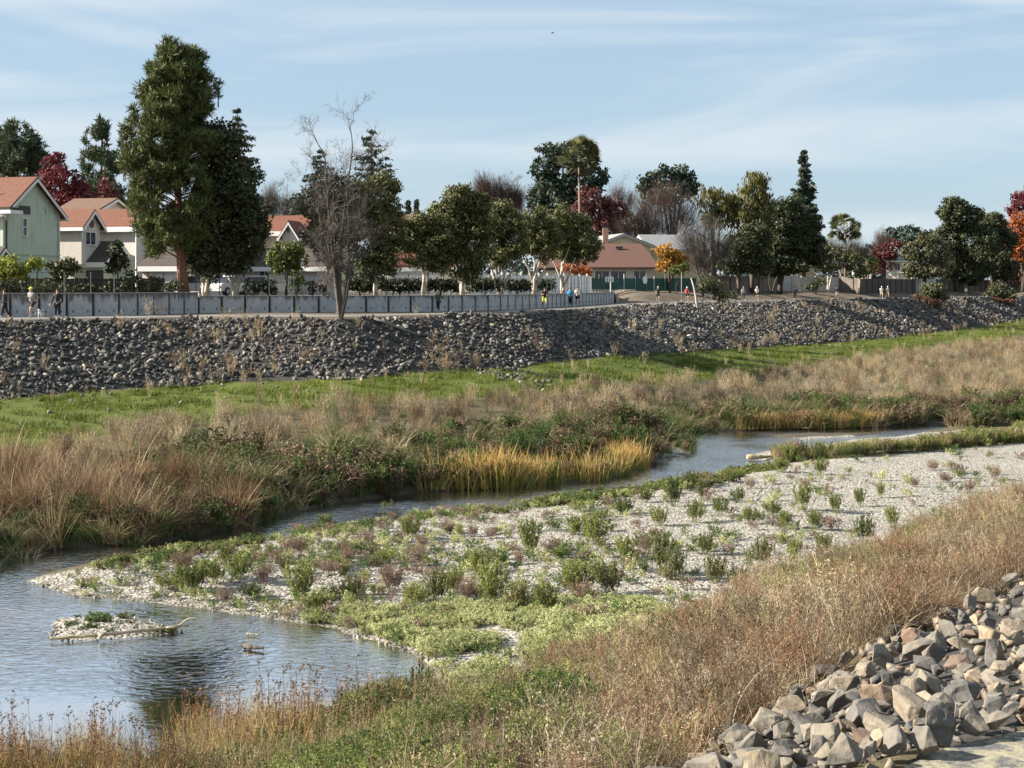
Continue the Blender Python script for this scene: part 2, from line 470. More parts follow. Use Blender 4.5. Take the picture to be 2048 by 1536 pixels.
# ------------------------------------------------------------------ ground
def ground_material():
    m, n, l, b = new_mat('creek_ground')
    def attr(k):
        a = n.new('ShaderNodeAttribute'); a.attribute_name = k; return a.outputs['Fac']
    big = noise(n, l, 0.7, 5, 'World'); fine = noise(n, l, 9.0, 6, 'World', 0.65)
    # scrub soil: litter of dead stems over earth
    soil = ramp(n, [(0.25, (.050, .040, .024)), (0.5, (.095, .078, .042)), (0.78, (.17, .135, .075))])
    l.new(fine.outputs['Fac'], soil.inputs[0])
    # gravel: little stones
    vor = n.new('ShaderNodeTexVoronoi'); vor.inputs['Scale'].default_value = 13.0
    g = n.new('ShaderNodeNewGeometry'); l.new(g.outputs['Position'], vor.inputs['Vector'])
    sc = n.new('ShaderNodeSeparateColor'); l.new(vor.outputs['Color'], sc.inputs[0])
    grav = ramp(n, [(0.0, (.14, .128, .11)), (0.3, (.245, .226, .19)), (0.75, (.335, .31, .265)), (1.0, (.42, .395, .345))])
    l.new(sc.outputs[0], grav.inputs[0])
    gd = ramp(n, [(0.0, (1, 1, 1)), (0.6, (.9, .9, .9)), (1.0, (.35, .33, .3))]); l.new(vor.outputs['Distance'], gd.inputs[0])
    gravc = mixc(n, l, 0.75, grav.outputs[0], gd.outputs[0], 'MULTIPLY')
    # short green grass
    lawn = ramp(n, [(0.25, (.040, .050, .010)), (0.6, (.085, .108, .014)), (0.85, (.135, .14, .028))]); l.new(fine.outputs['Fac'], lawn.inputs[0])
    # dark earth between the stones of the bank
    dark = ramp(n, [(0.3, (.030, .028, .026)), (0.7, (.075, .068, .060))]); l.new(fine.outputs['Fac'], dark.inputs[0])
    # bare dirt along the path and up to the fences
    dirt = ramp(n, [(0.3, (.085, .066, .047)), (0.7, (.155, .122, .088))]); l.new(big.outputs['Fac'], dirt.inputs[0])
    # tan litter of the near slope
    dry = ramp(n, [(0.25, (.10, .075, .042)), (0.7, (.27, .205, .12))]); l.new(fine.outputs['Fac'], dry.inputs[0])
    mud = ramp(n, [(0.3, (.045, .036, .024)), (0.7, (.10, .085, .06))]); l.new(fine.outputs['Fac'], mud.inputs[0])
    c = soil.outputs[0]
    jit = n.new('ShaderNodeMath'); jit.operation = 'MULTIPLY_ADD'; jit.inputs[1].default_value = 0.9; jit.inputs[2].default_value = -0.45
    l.new(noise(n, l, 2.2, 5, 'World', 0.6).outputs['Fac'], jit.inputs[0])
    for key, colr in (('gravel', gravc.outputs[0]), ('lawn', lawn.outputs[0]), ('stone_bank', dark.outputs[0]), ('dirt', dirt.outputs[0]), ('dry', dry.outputs[0]), ('mud', mud.outputs[0])):
        ad = n.new('ShaderNodeMath'); ad.operation = 'ADD'; l.new(attr(key), ad.inputs[0]); l.new(jit.outputs[0], ad.inputs[1])
        mr = n.new('ShaderNodeMapRange'); mr.inputs[1].default_value = 0.3; mr.inputs[2].default_value = 0.7; l.new(ad.outputs[0], mr.inputs[0])
        c = mixc(n, l, mr.outputs[0], c, colr).outputs[0]
    l.new(c, b.inputs['Base Color']); b.inputs['Roughness'].default_value = 0.9
    b.inputs['Specular IOR Level'].default_value = 0.2
    inv = n.new('ShaderNodeMath'); inv.operation = 'SUBTRACT'; inv.inputs[0].default_value = 1.0; l.new(vor.outputs['Distance'], inv.inputs[1])
    mm = mixc(n, l, attr('gravel'), fine.outputs['Fac'], inv.outputs[0])
    bump(n, l, b, mm.outputs[0], 0.7, 0.06)
    return m

xs = np.concatenate([-np.geomspace(1800, 46, 14), np.arange(-45, 60, .58), np.arange(60, 110, 1.2), np.geomspace(111, 1800, 16)])
ys = np.concatenate([[-300, -80, -30, -15, -5], np.arange(0, 110, .52), np.arange(110, 285, 1.1), np.geomspace(286, 3200, 22)])
GX, GY = np.meshgrid(xs, ys)
GZ = terr(GX, GY)
nx, ny = len(xs), len(ys)
ii = np.arange(ny - 1)[:, None] * nx + np.arange(nx - 1)[None, :]
quads = np.stack([ii, ii + 1, ii + 1 + nx, ii + nx], -1).reshape(-1, 4)
vx, vy, vz = GX.ravel(), GY.ravel(), GZ.ravel()
sel = (vy > 8) & (vy < 330) & (np.abs(vx) < 140)
def zone(P):
    r = np.zeros(len(vx)); r[sel] = in_px(vx[sel], vy[sel], P, vz[sel]); return r
wsd = np.full(len(vx), -50.0); lowm = (vy > 8) & (vy < 150) & (np.abs(vx) < 110)
wsd[lowm] = sdist(vx[lowm], vy[lowm], WATER)
f2y, f1y, f0y = lin(F2, vx), lin(F1, vx), lin(F0, vx)
n1y, n2y = lin(N1, vx), lin(N2, vx)
a_grav = np.maximum(zone(Z_BAR), (wsd > -1.0) * ((vy < lin(SF, vx) - 3) | (wsd > 0.5)))
a_grav = np.maximum(a_grav, ((vy > lin(N3, vx)) & (vy < lin(SF, vx) - 6)) * 1.0)
a_bank = (((vy > f2y) & (vy < f1y)) | ((vy > n1y) & (vy < n2y))) * 1.0
a_dirt = (vy >= f1y) * 1.0
a_lawn = zone(Z_LAWN)
a_dry = ((vy > n2y) & (vy < lin(N3, vx))) * np.clip((vx + 2.0) / 3.5, 0, 1)
a_mud = ((wsd > -0.5) & (wsd < 0.8)) * 0.55 + ((wsd >= .8)) * .2
a_mud = np.maximum(a_mud, ((wsd > -.6) & (vy > lin(SF, vx) - 2)) * .8)
gm = raw_mesh('ground', np.stack([vx, vy, vz], 1), quads.ravel(), np.arange(len(quads)) * 4, np.full(len(quads), 4),
              {'gravel': a_grav, 'lawn': a_lawn, 'stone_bank': a_bank, 'dirt': a_dirt, 'dry': a_dry, 'mud': a_mud})
gm.polygons.foreach_set('use_smooth', np.ones(len(quads), bool))
ground = link_mesh('ground', gm, ground_material())
tag(ground, kind='structure')

# raised yards behind the retaining wall
ZT = ZC - 0.80
M_YARD = plain('yard_earth', (.11, .085, .058), .9, 1.5, .45, .4)
yb = MB()
wl_ = [(x, y) for x, y in WALL]
front = [Vector((x - .10, y + .22, ZT - .03)) for x, y in wl_]
back = [Vector((x * 1.0 - 90 * (x < -20) , 700, ZT)) for x, y in wl_]
for i in range(len(front) - 1):
    yb.add([front[i], front[i + 1], back[i + 1], back[i]], [(0, 1, 2, 3)])
yb.add([front[-1], front[-1] - Vector((0, 0, 1.4)), back[-1] - Vector((0, 0, 1.4)), back[-1]], [(0, 1, 2, 3)])
yb.add([front[0], Vector((-200, 84, ZT)), Vector((-300, 700, ZT)), back[0]], [(0, 1, 2, 3)])
tag(yb.build('terrace_ground', M_YARD), kind='structure')

# water sheet
def water_material():
    m, n, l, b = new_mat('creek_water')
    g = n.new('ShaderNodeNewGeometry')
    mp_ = n.new('ShaderNodeMapping'); mp_.inputs['Scale'].default_value = (2.0, 3.2, 1); mp_.inputs['Rotation'].default_value = (0, 0, .45)
    l.new(g.outputs['Position'], mp_.inputs[0])
    w1 = n.new('ShaderNodeTexNoise'); w1.inputs['Scale'].default_value = 1.6; w1.inputs['Detail'].default_value = 4; w1.inputs['Distortion'].default_value = .8
    l.new(mp_.outputs[0], w1.inputs['Vector'])
    # calm and rippled reaches
    cal = noise(n, l, 0.22, 2, 'World')
    sx = n.new('ShaderNodeSeparateXYZ'); l.new(g.outputs['Position'], sx.inputs[0])
    yy = n.new('ShaderNodeMapRange'); yy.inputs[1].default_value = 29.3; yy.inputs[2].default_value = 33.5; yy.inputs[3].default_value = 0.05; yy.inputs[4].default_value = 1.0
    l.new(sx.outputs['Y'], yy.inputs[0])
    cm = n.new('ShaderNodeMapRange'); cm.inputs[1].default_value = 0.35; cm.inputs[2].default_value = 0.6; cm.inputs[3].default_value = 0.3; cm.inputs[4].default_value = 1.0
    l.new(cal.outputs['Fac'], cm.inputs[0])
    st = n.new('ShaderNodeMath'); st.operation = 'MULTIPLY'; l.new(yy.outputs[0], st.inputs[0]); l.new(cm.outputs[0], st.inputs[1])
    st2 = n.new('ShaderNodeMath'); st2.operation = 'MULTIPLY'; st2.inputs[1].default_value = 0.5; l.new(st.outputs[0], st2.inputs[0])
    bp = n.new('ShaderNodeBump'); bp.inputs['Distance'].default_value = 0.10
    l.new(st2.outputs[0], bp.inputs['Strength']); l.new(w1.outputs['Fac'], bp.inputs['Height'])
    b.inputs['Base Color'].default_value = (.036, .030, .020, 1)
    b.inputs['Roughness'].default_value = 0.3
    b.inputs['Specular IOR Level'].default_value = 0.0
    l.new(bp.outputs[0], b.inputs['Normal'])
    tr = n.new('ShaderNodeBsdfTransparent'); tr.inputs[0].default_value = (.75, .68, .5, 1)
    body = n.new('ShaderNodeMixShader'); body.inputs[0].default_value = .75; l.new(tr.outputs[0], body.inputs[1]); l.new(b.outputs[0], body.inputs[2])
    gl = n.new('ShaderNodeBsdfGlossy'); gl.inputs['Color'].default_value = (.97, .98, 1, 1)
    rr = n.new('ShaderNodeMapRange'); rr.inputs[3].default_value = .02; rr.inputs[4].default_value = .16; l.new(st.outputs[0], rr.inputs[0]); l.new(rr.outputs[0], gl.inputs['Roughness'])
    l.new(bp.outputs[0], gl.inputs['Normal'])
    fr = n.new('ShaderNodeLayerWeight'); fr.inputs['Blend'].default_value = 0.5; l.new(bp.outputs[0], fr.inputs['Normal'])
    mr = n.new('ShaderNodeMapRange'); mr.inputs[1].default_value = 0.35; mr.inputs[2].default_value = 0.78; mr.inputs[3].default_value = 0.06; mr.inputs[4].default_value = 0.93
    l.new(fr.outputs['Facing'], mr.inputs[0])
    mx = n.new('ShaderNodeMixShader'); l.new(mr.outputs[0], mx.inputs[0]); l.new(body.outputs[0], mx.inputs[1]); l.new(gl.outputs[0], mx.inputs[2])
    l.new(mx.outputs[0], n['Material Output'].inputs['Surface'])
    return m
wb = MB()
wb.add([(-120, 5, 0), (160, 5, 0), (160, 140, 0), (-120, 140, 0)], [(0, 1, 2, 3)])
water = wb.build('water', water_material())
tag(water, kind='structure')

# far path: asphalt strip with a worn edge
def path_material():
    m, n, l, b = new_mat('path_asphalt')
    x = noise(n, l, 14, 6, 'World', .7); y = noise(n, l, .5, 4, 'World')
    r = ramp(n, [(0.3, (.12, .108, .095)), (0.7, (.22, .20, .178))]); l.new(y.outputs['Fac'], r.inputs[0])
    r2 = ramp(n, [(0.3, (.7, .7, .7)), (0.7, (1.1, 1.1, 1.1))]); l.new(x.outputs['Fac'], r2.inputs[0])
    c = mixc(n, l, 0.8, r.outputs[0], r2.outputs[0], 'MULTIPLY'); l.new(c.outputs[0], b.inputs['Base Color'])
    b.inputs['Roughness'].default_value = .85; bump(n, l, b, x.outputs['Fac'], .3, .01)
    return m
M_PATH = path_material()
pxs = np.concatenate([np.arange(-60, 14, 1.0), np.arange(14, 200, 3.0)])
pb = MB(); prev = None
for x in pxs:
    y1 = float(lin(F1, x)) + (1.0 if x < 8 else 2.0); y2 = float(lin(F0, x)) - .25
    y2 = min(y2, y1 + (6.5 if x < 0 else 13.0))
    cur = (Vector((x, y1, ZP + .02)), Vector((x, y2, ZP + .02)))
    if prev: pb.add([prev[0], cur[0], cur[1], prev[1]], [(0, 1, 2, 3)])
    prev = cur
tag(pb.build('trail_path', M_PATH), kind='structure')

# near path shoulder: asphalt with blown straw
def near_path_material():
    m, n, l, b = new_mat('straw_strewn_asphalt')
    x = noise(n, l, 22, 6, 'World', .75); y = noise(n, l, 4.5, 7, 'World', .72)
    a = ramp(n, [(0.3, (.035, .035, .035)), (0.7, (.16, .155, .145))]); l.new(x.outputs['Fac'], a.inputs[0])
    s = ramp(n, [(0.3, (.20, .175, .11)), (0.7, (.36, .32, .22))]); l.new(x.outputs['Fac'], s.inputs[0])
    k = ramp(n, [(0.44, (0, 0, 0)), (0.56, (1, 1, 1))]); l.new(y.outputs['Fac'], k.inputs[0])
    c = mixc(n, l, k.outputs[0], a.outputs[0], s.outputs[0]); l.new(c.outputs[0], b.inputs['Base Color'])
    b.inputs['Roughness'].default_value = .9; bump(n, l, b, y.outputs['Fac'], .6, .04)
    return m
nb = MB(); prev = None
for x in np.arange(-20, 40, .5):
    y1 = float(lin(N1, x)) - .25 + .25 * math.sin(x * 2.3) * math.sin(x * .9)
    cur = (Vector((x, y1, 4.83)), Vector((x, y1 - 6, 4.83)))
    if prev: nb.add([prev[0], cur[0], cur[1], prev[1]], [(3, 2, 1, 0)])
    prev = cur
tag(nb.build('near_path', near_path_material()), kind='structure')
# ------------------------------------------------------------------ stones
def rock_template(seed, npts=15, bev=0.0):
    r = random.Random(seed)
    bm = bmesh.new()
    for _ in range(npts):
        d = Vector((r.gauss(0, 1), r.gauss(0, 1), r.gauss(0, 1))).normalized()
        k = r.uniform(.78, 1.0)
        bm.verts.new((d.x * .5 * k, d.y * .42 * k, d.z * .34 * k))
    h = bmesh.ops.convex_hull(bm, input=bm.verts)
    for v in [e for e in h['geom_interior'] if isinstance(e, bmesh.types.BMVert)]: bm.verts.remove(v)
    for v in [v for v in bm.verts if not v.link_faces]: bm.verts.remove(v)
    bmesh.ops.dissolve_limit(bm, angle_limit=math.radians(14), verts=bm.verts, edges=bm.edges)
    if bev:
        bmesh.ops.bevel(bm, geom=list(bm.edges), offset=bev, segments=1, affect='EDGES', profile=.6)
    bmesh.ops.triangulate(bm, faces=bm.faces)
    if bev:
        bmesh.ops.subdivide_edges(bm, edges=[e for e in bm.edges if e.calc_length() > .12], cuts=2, use_grid_fill=True)
        bmesh.ops.triangulate(bm, faces=bm.faces)
        for v in bm.verts:
            v.co += v.co.normalized() * (mnoise.noise(v.co * 4.0 + Vector((seed, 0, 0))) * .035 + mnoise.noise(v.co * 11.0 + Vector((seed, 0, 0))) * .016)
    me = bpy.data.meshes.new('rock')
    bm.to_mesh(me); bm.free()
    return me

def rock_material(name, stops, by_attr=False, bs=.5, scale=5.0):
    m, n, l, b = new_mat(name)
    if by_attr:
        a = n.new('ShaderNodeAttribute'); a.attribute_name = 'rnd'; src = a.outputs['Fac']
    else:
        src = n.new('ShaderNodeObjectInfo').outputs['Random']
    r = ramp(n, stops); l.new(src, r.inputs[0])
    x = noise(n, l, scale, 7, 'World', .65)
    v = ramp(n, [(0.3, (.6, .6, .6)), (0.62, (1.1, 1.08, 1.05)), (.8, (1.35, 1.3, 1.2))]); l.new(x.outputs['Fac'], v.inputs[0])
    c = mixc(n, l, 1.0, r.outputs[0], v.outputs[0], 'MULTIPLY')
    y = noise(n, l, scale * .45, 4, 'World')
    k = ramp(n, [(0.56, (0, 0, 0)), (0.68, (1, 1, 1))]); l.new(y.outputs['Fac'], k.inputs[0])
    hf = n.new('ShaderNodeMath'); hf.operation = 'MULTIPLY'; hf.inputs[1].default_value = .5; l.new(k.outputs[0], hf.inputs[0])
    c = mixc(n, l, hf.outputs[0], c.outputs[0], (.30, .225, .15))
    l.new(c.outputs[0], b.inputs['Base Color']); b.inputs['Roughness'].default_value = .85
    b.inputs['Specular IOR Level'].default_value = .3
    bump(n, l, b, x.outputs['Fac'], bs, .05)
    return m
GREYS = [(0.0, (.070, .070, .074)), (0.25, (.115, .112, .112)), (0.5, (.150, .142, .132)), (0.68, (.185, .165, .138)), (0.8, (.225, .19, .145)), (0.88, (.165, .115, .09)), (0.94, (.10, .082, .076)), (1.0, (.25, .245, .235))]
GREYS = [(p_, (c_[0] * 1.16, c_[1] * 1.10, c_[2] * .98)) for p_, c_ in GREYS]
M_ROCK = rock_material('near_stone', GREYS, False, .6, 7.0)
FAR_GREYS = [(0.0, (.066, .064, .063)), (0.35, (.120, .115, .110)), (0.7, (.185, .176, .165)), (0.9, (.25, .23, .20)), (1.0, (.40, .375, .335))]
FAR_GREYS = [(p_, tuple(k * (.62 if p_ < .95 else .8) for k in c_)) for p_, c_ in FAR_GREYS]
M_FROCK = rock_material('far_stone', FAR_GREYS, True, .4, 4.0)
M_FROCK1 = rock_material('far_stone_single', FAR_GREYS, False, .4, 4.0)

near_t = [rock_template(100 + i, 11 + i % 4, .014) for i in range(12)]
far_t = [rock_template(200 + i, 11) for i in range(8)]
for t in near_t: t.materials.append(M_ROCK)
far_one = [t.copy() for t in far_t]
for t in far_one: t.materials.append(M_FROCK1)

def rand_rot(flat=.45):
    return Matrix.Rotation(R.uniform(0, 6.28), 3, 'Z') @ Matrix.Rotation(R.gauss(0, flat), 3, 'X') @ Matrix.Rotation(R.gauss(0, flat), 3, 'Y')

def joined_rocks(name, items, temps, mat, parent):
    """items: (location, rotation matrix, scale xyz, random)"""
    tv = [np.array([v.co[:] for v in t.vertices]) for t in temps]
    tf = [np.array([p.vertices[:] for p in t.polygons]) for t in temps]
    V, T, A, o = [], [], [], 0
    for k, (loc, rot, s, rn) in enumerate(items):
        i = k % len(temps)
        v = (tv[i] * np.array(s)) @ np.array(rot).T + np.array(loc)
        V.append(v); T.append(tf[i] + o); A.append(np.full(len(v), rn)); o += len(v)
    V = np.concatenate(V); T = np.concatenate(T); A = np.concatenate(A)
    me = raw_mesh(name, V, T.ravel(), np.arange(len(T)) * 3, np.full(len(T), 3), {'rnd': A})
    ob = link_mesh(name, me, mat, parent)
    ob['kind'] = 'stuff'
    return ob

# near bank: stones tumbled down from the path edge
near_bank = empty('near_riprap_bank', (0, 0, 0)); tag(near_bank, kind='structure')
cand = []
def try_rocks(n, smin, smax, gap, tries=9000):
    pts = []
    cells = {}
    for _ in range(tries):
        if len(pts) >= n: break
        x = R.uniform(-.8, 15.5)
        ya, yb_ = float(lin(N1, x)), float(lin(N2, x))
        y = R.uniform(ya - .25, yb_ + R.choice([.1, .3, .9]))
        s = smin + (smax - smin) * R.random() ** 1.8
        if y > yb_ + .1 and s > .3: continue
        cx, cy = int(x / .6), int(y / .6); ok = True
        for a in (-1, 0, 1):
            for b in (-1, 0, 1):
                for (qx, qy, qs) in cells.get((cx + a, cy + b), ()):
                    if (qx - x) ** 2 + (qy - y) ** 2 < (gap * (s + qs) / 2) ** 2: ok = False; break
                if not ok: break
            if not ok: break
        if ok:
            cells.setdefault((cx, cy), []).append((x, y, s)); pts.append((x, y, s))
    return pts
for x, y, s in try_rocks(1000, .17, .46, .64, 40000):
    cand.append((x, y, s, .10))
for x, y, s in try_rocks(2200, .08, .19, .62, 22000):
    cand.append((x, y, s, .0))
px_, py_ = [], []
items = []
for x, y, s, up in cand:
    z = float(terr(np.array([x]), np.array([y]))[0])
    sc3 = (s * R.uniform(.95, 1.35), s * R.uniform(.9, 1.2), s * R.uniform(.7, 1.15))
    items.append((s / y, (x, y, z + s * .12 + up), rand_rot(.5), sc3))
items.sort(key=lambda t: -t[0])
inview = [t for t in items if -60 < project(t[1][0], t[1][1], t[1][2])[0] < 2110 and project(t[1][0], t[1][1], t[1][2])[1] < 1600]
rest = [t for t in items if t not in inview]
for k, (_, loc, rot, s3) in enumerate(inview[:300]):
    o = bpy.data.objects.new('rock', near_t[k % len(near_t)])
    m = rot.to_4x4() @ Matrix.Diagonal((*s3, 1)); m.translation = loc
    o.matrix_world = m
    o.parent = near_bank
    COL.objects.link(o)
joined_rocks('small_rocks', [(l_, r_, s_, R.random()) for _, l_, r_, s_ in inview[300:] + rest], [rock_template(130 + i, 13) for i in range(8)], rock_material('near_small_stone', GREYS, True, .6, 7.0), near_bank)

# far bank
far_bank = empty('far_riprap_bank', (0, 0, 0)); tag(far_bank, kind='structure')
fitems = []
def far_rocks(x0, x1, dens, smin, smax, spur=False):
    n = int((x1 - x0) * 40 * dens)
    x = RN.uniform(x0, x1, n)
    ya, yb_ = lin(F2, x), lin(F1, x)
    wig = (vnoise(x, x * 0, .35) - .5) * 2.4
    y = RN.uniform(ya + wig - .3, yb_ - .1 + (vnoise(x, x * 0 + 7, .8) - .5) * 1.2)
    keep = RN.random(n) < (yb_ - ya) / 40.0
    x, y = x[keep], y[keep]
    z = terr(x, y)
    for a, b, c in zip(x, y, z):
        s = smin + (smax - smin) * R.random() ** 2.0
        fitems.append((s / b, (a, b, c + s * .16), rand_rot(.7), (s * R.uniform(.9, 1.45), s * R.uniform(.8, 1.2), s * R.uniform(.6, 1.2)), R.random() ** 1.25))
far_rocks(-36, -14, 27, .12, .52)
far_rocks(-14, 12, 23, .12, .52)
far_rocks(12, 45, 13, .18, .6)
far_rocks(45, 110, 6, .3, .8)
# stones that spill on to the grass at one place, and a few strays
for _ in range(150):
    t = R.random()
    p = hit(900 + 190 * t + R.gauss(0, 16), 720 + 50 * t + R.gauss(0, 7))
    s = R.uniform(.2, .5); fitems.append((s / p.y, (p.x, p.y, p.z + s * .15), rand_rot(.6), (s, s, s), R.random()))
for _ in range(70):
    px = R.uniform(0, 1900)
    p = hit(px, float(np.interp(px, [0, 700, 1300, 1900], [800, 756, 708, 662])) + R.random() ** 2 * 45)
    s = R.uniform(.15, .38); fitems.append((s / p.y, (p.x, p.y, p.z + s * .15), rand_rot(.6), (s, s, s), R.uniform(.4, 1)))
p = hit(948, 655); fitems.append((9, (p.x, p.y, p.z + .3), rand_rot(.2), (.95, .8, .9), .97))
fitems.sort(key=lambda t: -t[0])
vis = [t for t in fitems if 0 < project(*t[1])[0] < 2048]
vset = set(id(t) for t in vis[:300])
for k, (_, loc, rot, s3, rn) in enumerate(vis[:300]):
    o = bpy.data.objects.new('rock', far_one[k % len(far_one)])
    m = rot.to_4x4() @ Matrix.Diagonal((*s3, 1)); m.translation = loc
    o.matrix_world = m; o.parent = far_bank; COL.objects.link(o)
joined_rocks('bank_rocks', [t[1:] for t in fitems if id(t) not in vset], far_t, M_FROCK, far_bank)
print('rocks', len(items), len(fitems))

# gravel: loose pebbles on the bar
def scatter_points(P, n, bounds, keep=None):
    x0, x1, y0, y1 = bounds
    x = RN.uniform(x0, x1, n); y = RN.uniform(y0, y1, n)
    z = terr(x, y)
    k = in_px(x, y, P, z)
    if keep is not None: k &= keep(x, y, z)
    return x[k], y[k], z[k]

# ------------------------------------------------------------------ plant tufts used by the ground cover
def blades(name, seed, n, h, spread, bend, width, mat, lean=.25, seg=4, hvar=.4, heads=0, curl=0.0):
    r = random.Random(seed); Q, rn, hg = [], [], []
    for i in range(n):
        a = r.uniform(0, 6.283); rad = spread * math.sqrt(r.random())
        p = Vector((math.cos(a) * rad, math.sin(a) * rad, -.02))
        b = r.uniform(0, 6.283) if r.random() < .5 else a + r.gauss(0, .6)
        H = h * (1 - hvar * r.random()); L = Vector((math.cos(b), math.sin(b), 0))
        d = Vector((0, 0, 1)) + L * abs(r.gauss(0, lean)); d.normalize()
        side = d.cross(Vector((r.gauss(0, 1), r.gauss(0, 1), .1))).normalized()
        q = p; k = bend * r.uniform(.2, 1.5); v = r.random(); w = width * r.uniform(.7, 1.3)
        st = H / seg
        for s in range(seg):
            q2 = q + d * st
            w1 = w * (1 - s / seg) ** .7; w2 = w * (1 - (s + 1) / seg) ** .7 + .0006
            Q.append([q - side * w1, q + side * w1, q2 + side * w2, q2 - side * w2]); rn.append(v); hg.append((s / seg, (s + 1) / seg))
            q = q2
            d = (d + L * (k / seg) - Vector((0, 0, 1)) * (k * curl * (s + 1) / seg / seg)).normalized()
        if heads and r.random() < heads:
            for _ in range(5):
                o = q + Vector((r.gauss(0, .015), r.gauss(0, .015), r.uniform(-.12, .02)))
                e1 = Vector((r.gauss(0, 1), r.gauss(0, 1), r.gauss(0, 1))).normalized() * .006
                e2 = Vector((r.gauss(0, .4), r.gauss(0, .4), 1)).normalized() * .013
                Q.append([o - e1, o - e2, o + e1, o + e2]); rn.append(v * .5); hg.append((.9, .9))
    Q = np.array([[tuple(c) for c in q] for q in Q]); rn = np.array(rn)
    me = quads_mesh(name, Q, rn)
    hv = np.array([(a, a, b, b) for a, b in hg]).ravel()
    at_ = me.attributes.new('hgt', 'FLOAT', 'POINT'); at_.data.foreach_set('value', hv.astype(np.float32))
    me.materials.append(mat)
    return me

def stems(name, seed, n, h, spread, mat, leafy=0.0, leaf=.02, branch=5, bl=.35, width=.004, up=.8, leafn=14):
    """upright branching weed: thin stems, side twigs and small leaves or seed heads"""
    r = random.Random(seed); Q, rn, hg = [], [], []
    def strip(a, b, w, v, g):
        d = (b - a)
        if d.length < 1e-6: return
        s = d.cross(Vector((r.gauss(0, 1), r.gauss(0, 1), r.gauss(0, .3)))).normalized() * w
        Q.append([a - s, a + s, b + s * .6, b - s * .6]); rn.append(v); hg.append((g, g))
    def leafq(o, v, g):
        e1 = Vector((r.gauss(0, 1), r.gauss(0, 1), r.gauss(0, 1))).normalized()
        e2 = e1.cross(Vector((r.gauss(0, 1), r.gauss(0, 1), r.gauss(0, 1)))).normalized()
        k = leaf * r.uniform(.6, 1.5)
        Q.append([o - e1 * k, o - e2 * k * .5, o + e1 * k, o + e2 * k * .5]); rn.append(v); hg.append((g, g))
    for i in range(n):
        a = r.uniform(0, 6.283); rad = spread * math.sqrt(r.random())
        p = Vector((math.cos(a) * rad * .35, math.sin(a) * rad * .35, -.02))
        top = Vector((math.cos(a) * rad, math.sin(a) * rad, h * r.uniform(.6, 1.0)))
        v = r.random(); mid = p.lerp(top, .5) + Vector((r.gauss(0, .03), r.gauss(0, .03), 0))
        strip(p, mid, width, v, .2); strip(mid, top, width * .8, v, .7)
        for j in range(branch):
            t = r.uniform(.25, 1.0); o = p.lerp(mid, t * 2) if t < .5 else mid.lerp(top, t * 2 - 1)
            b = r.uniform(0, 6.283)
            d = Vector((math.cos(b), math.sin(b), up * r.uniform(.5, 1.5))).normalized() * (bl * h * r.uniform(.4, 1.0) * (1.15 - t * .6))
            strip(o, o + d, width * .6, v, t)
            for k in range(int(leafn * leafy * r.uniform(.4, 1.5))):
                leafq(o + d * r.uniform(.15, 1.05) + Vector((r.gauss(0, .012), r.gauss(0, .012), r.gauss(0, .012))), min(1, max(0, v + r.gauss(0, .2))), t)
        for k in range(int(leafn * leafy * .8)):
            leafq(mid.lerp(top, r.uniform(0, 1.05)) + Vector((r.gauss(0, .015), r.gauss(0, .015), 0)), min(1, max(0, v + r.gauss(0, .2))), .9)
    Q = np.array([[tuple(c) for c in q] for q in Q]); rn = np.array(rn)
    me = quads_mesh(name, Q, rn)
    hv = np.array([(a, a, b, b) for a, b in hg]).ravel()
    at_ = me.attributes.new('hgt', 'FLOAT', 'POINT'); at_.data.foreach_set('value', hv.astype(np.float32))
    me.materials.append(mat)
    return me

M_TAN = leaf_mat('tan_dead_grass', [(0, (0.179, 0.121, 0.063)), (.5, (0.347, 0.259, 0.149)), (1, (0.526, 0.425, 0.265))], .25, inst=True, patch=.35)
M_BROWN = leaf_mat('brown_dead_weed', [(0, (0.065, 0.042, 0.028)), (.5, (0.145, 0.098, 0.059)), (1, (0.270, 0.196, 0.122))], .2, inst=True, patch=.3)
M_DUST = leaf_mat('dusty_straw_weed', [(0, (0.143, 0.109, 0.071)), (.5, (0.264, 0.213, 0.144)), (1, (0.396, 0.333, 0.230))], .2, inst=True, patch=.3)
M_PALEST = leaf_mat('bleached_stem', [(0, (.36, .30, .21)), (1, (.58, .51, .40))], .2, inst=True)
M_RUST = leaf_mat('rusty_weed', [(0, (.10, .045, .022)), (.5, (.20, .095, .048)), (1, (.34, .20, .11))], .2, inst=True, patch=.3)
M_OLIVE = leaf_mat('olive_grass', [(0, (.045, .062, .018)), (.5, (.10, .12, .038)), (1, (.21, .19, .08))], .3, inst=True, patch=.3)
M_GREEN = leaf_mat('green_herb', [(0, (.035, .065, .016)), (.5, (.075, .125, .03)), (1, (.15, .20, .055))], .3, inst=True, patch=.4)
M_LAWN = leaf_mat('bright_lawn', [(0, (.042, .060, .008)), (.5, (.092, .122, .014)), (1, (.17, .18, .036))], .35, inst=True, patch=.12)
M_TULE = leaf_mat('bleached_tule', [(0, (.15, .085, .042)), (.5, (.29, .185, .10)), (1, (.42, .31, .19))], .25, inst=True, patch=.5)
M_CAT = leaf_mat('cattail_leaf', [(0, (.10, .14, .025)), (.5, (.19, .20, .04)), (1, (.36, .29, .075))], .35, inst=True, patch=.35, tip=((.55, .34, .12), .35, .85))
M_CATO = leaf_mat('orange_reed', [(0, (.26, .15, .05)), (.5, (.42, .27, .10)), (1, (.54, .38, .17))], .35, inst=True, patch=.5)
M_GOLD = leaf_mat('golden_reed', [(0, (0.171, 0.143, 0.052)), (.5, (0.342, 0.260, 0.109)), (1, (0.494, 0.408, 0.207))], .3, inst=True, patch=.4)
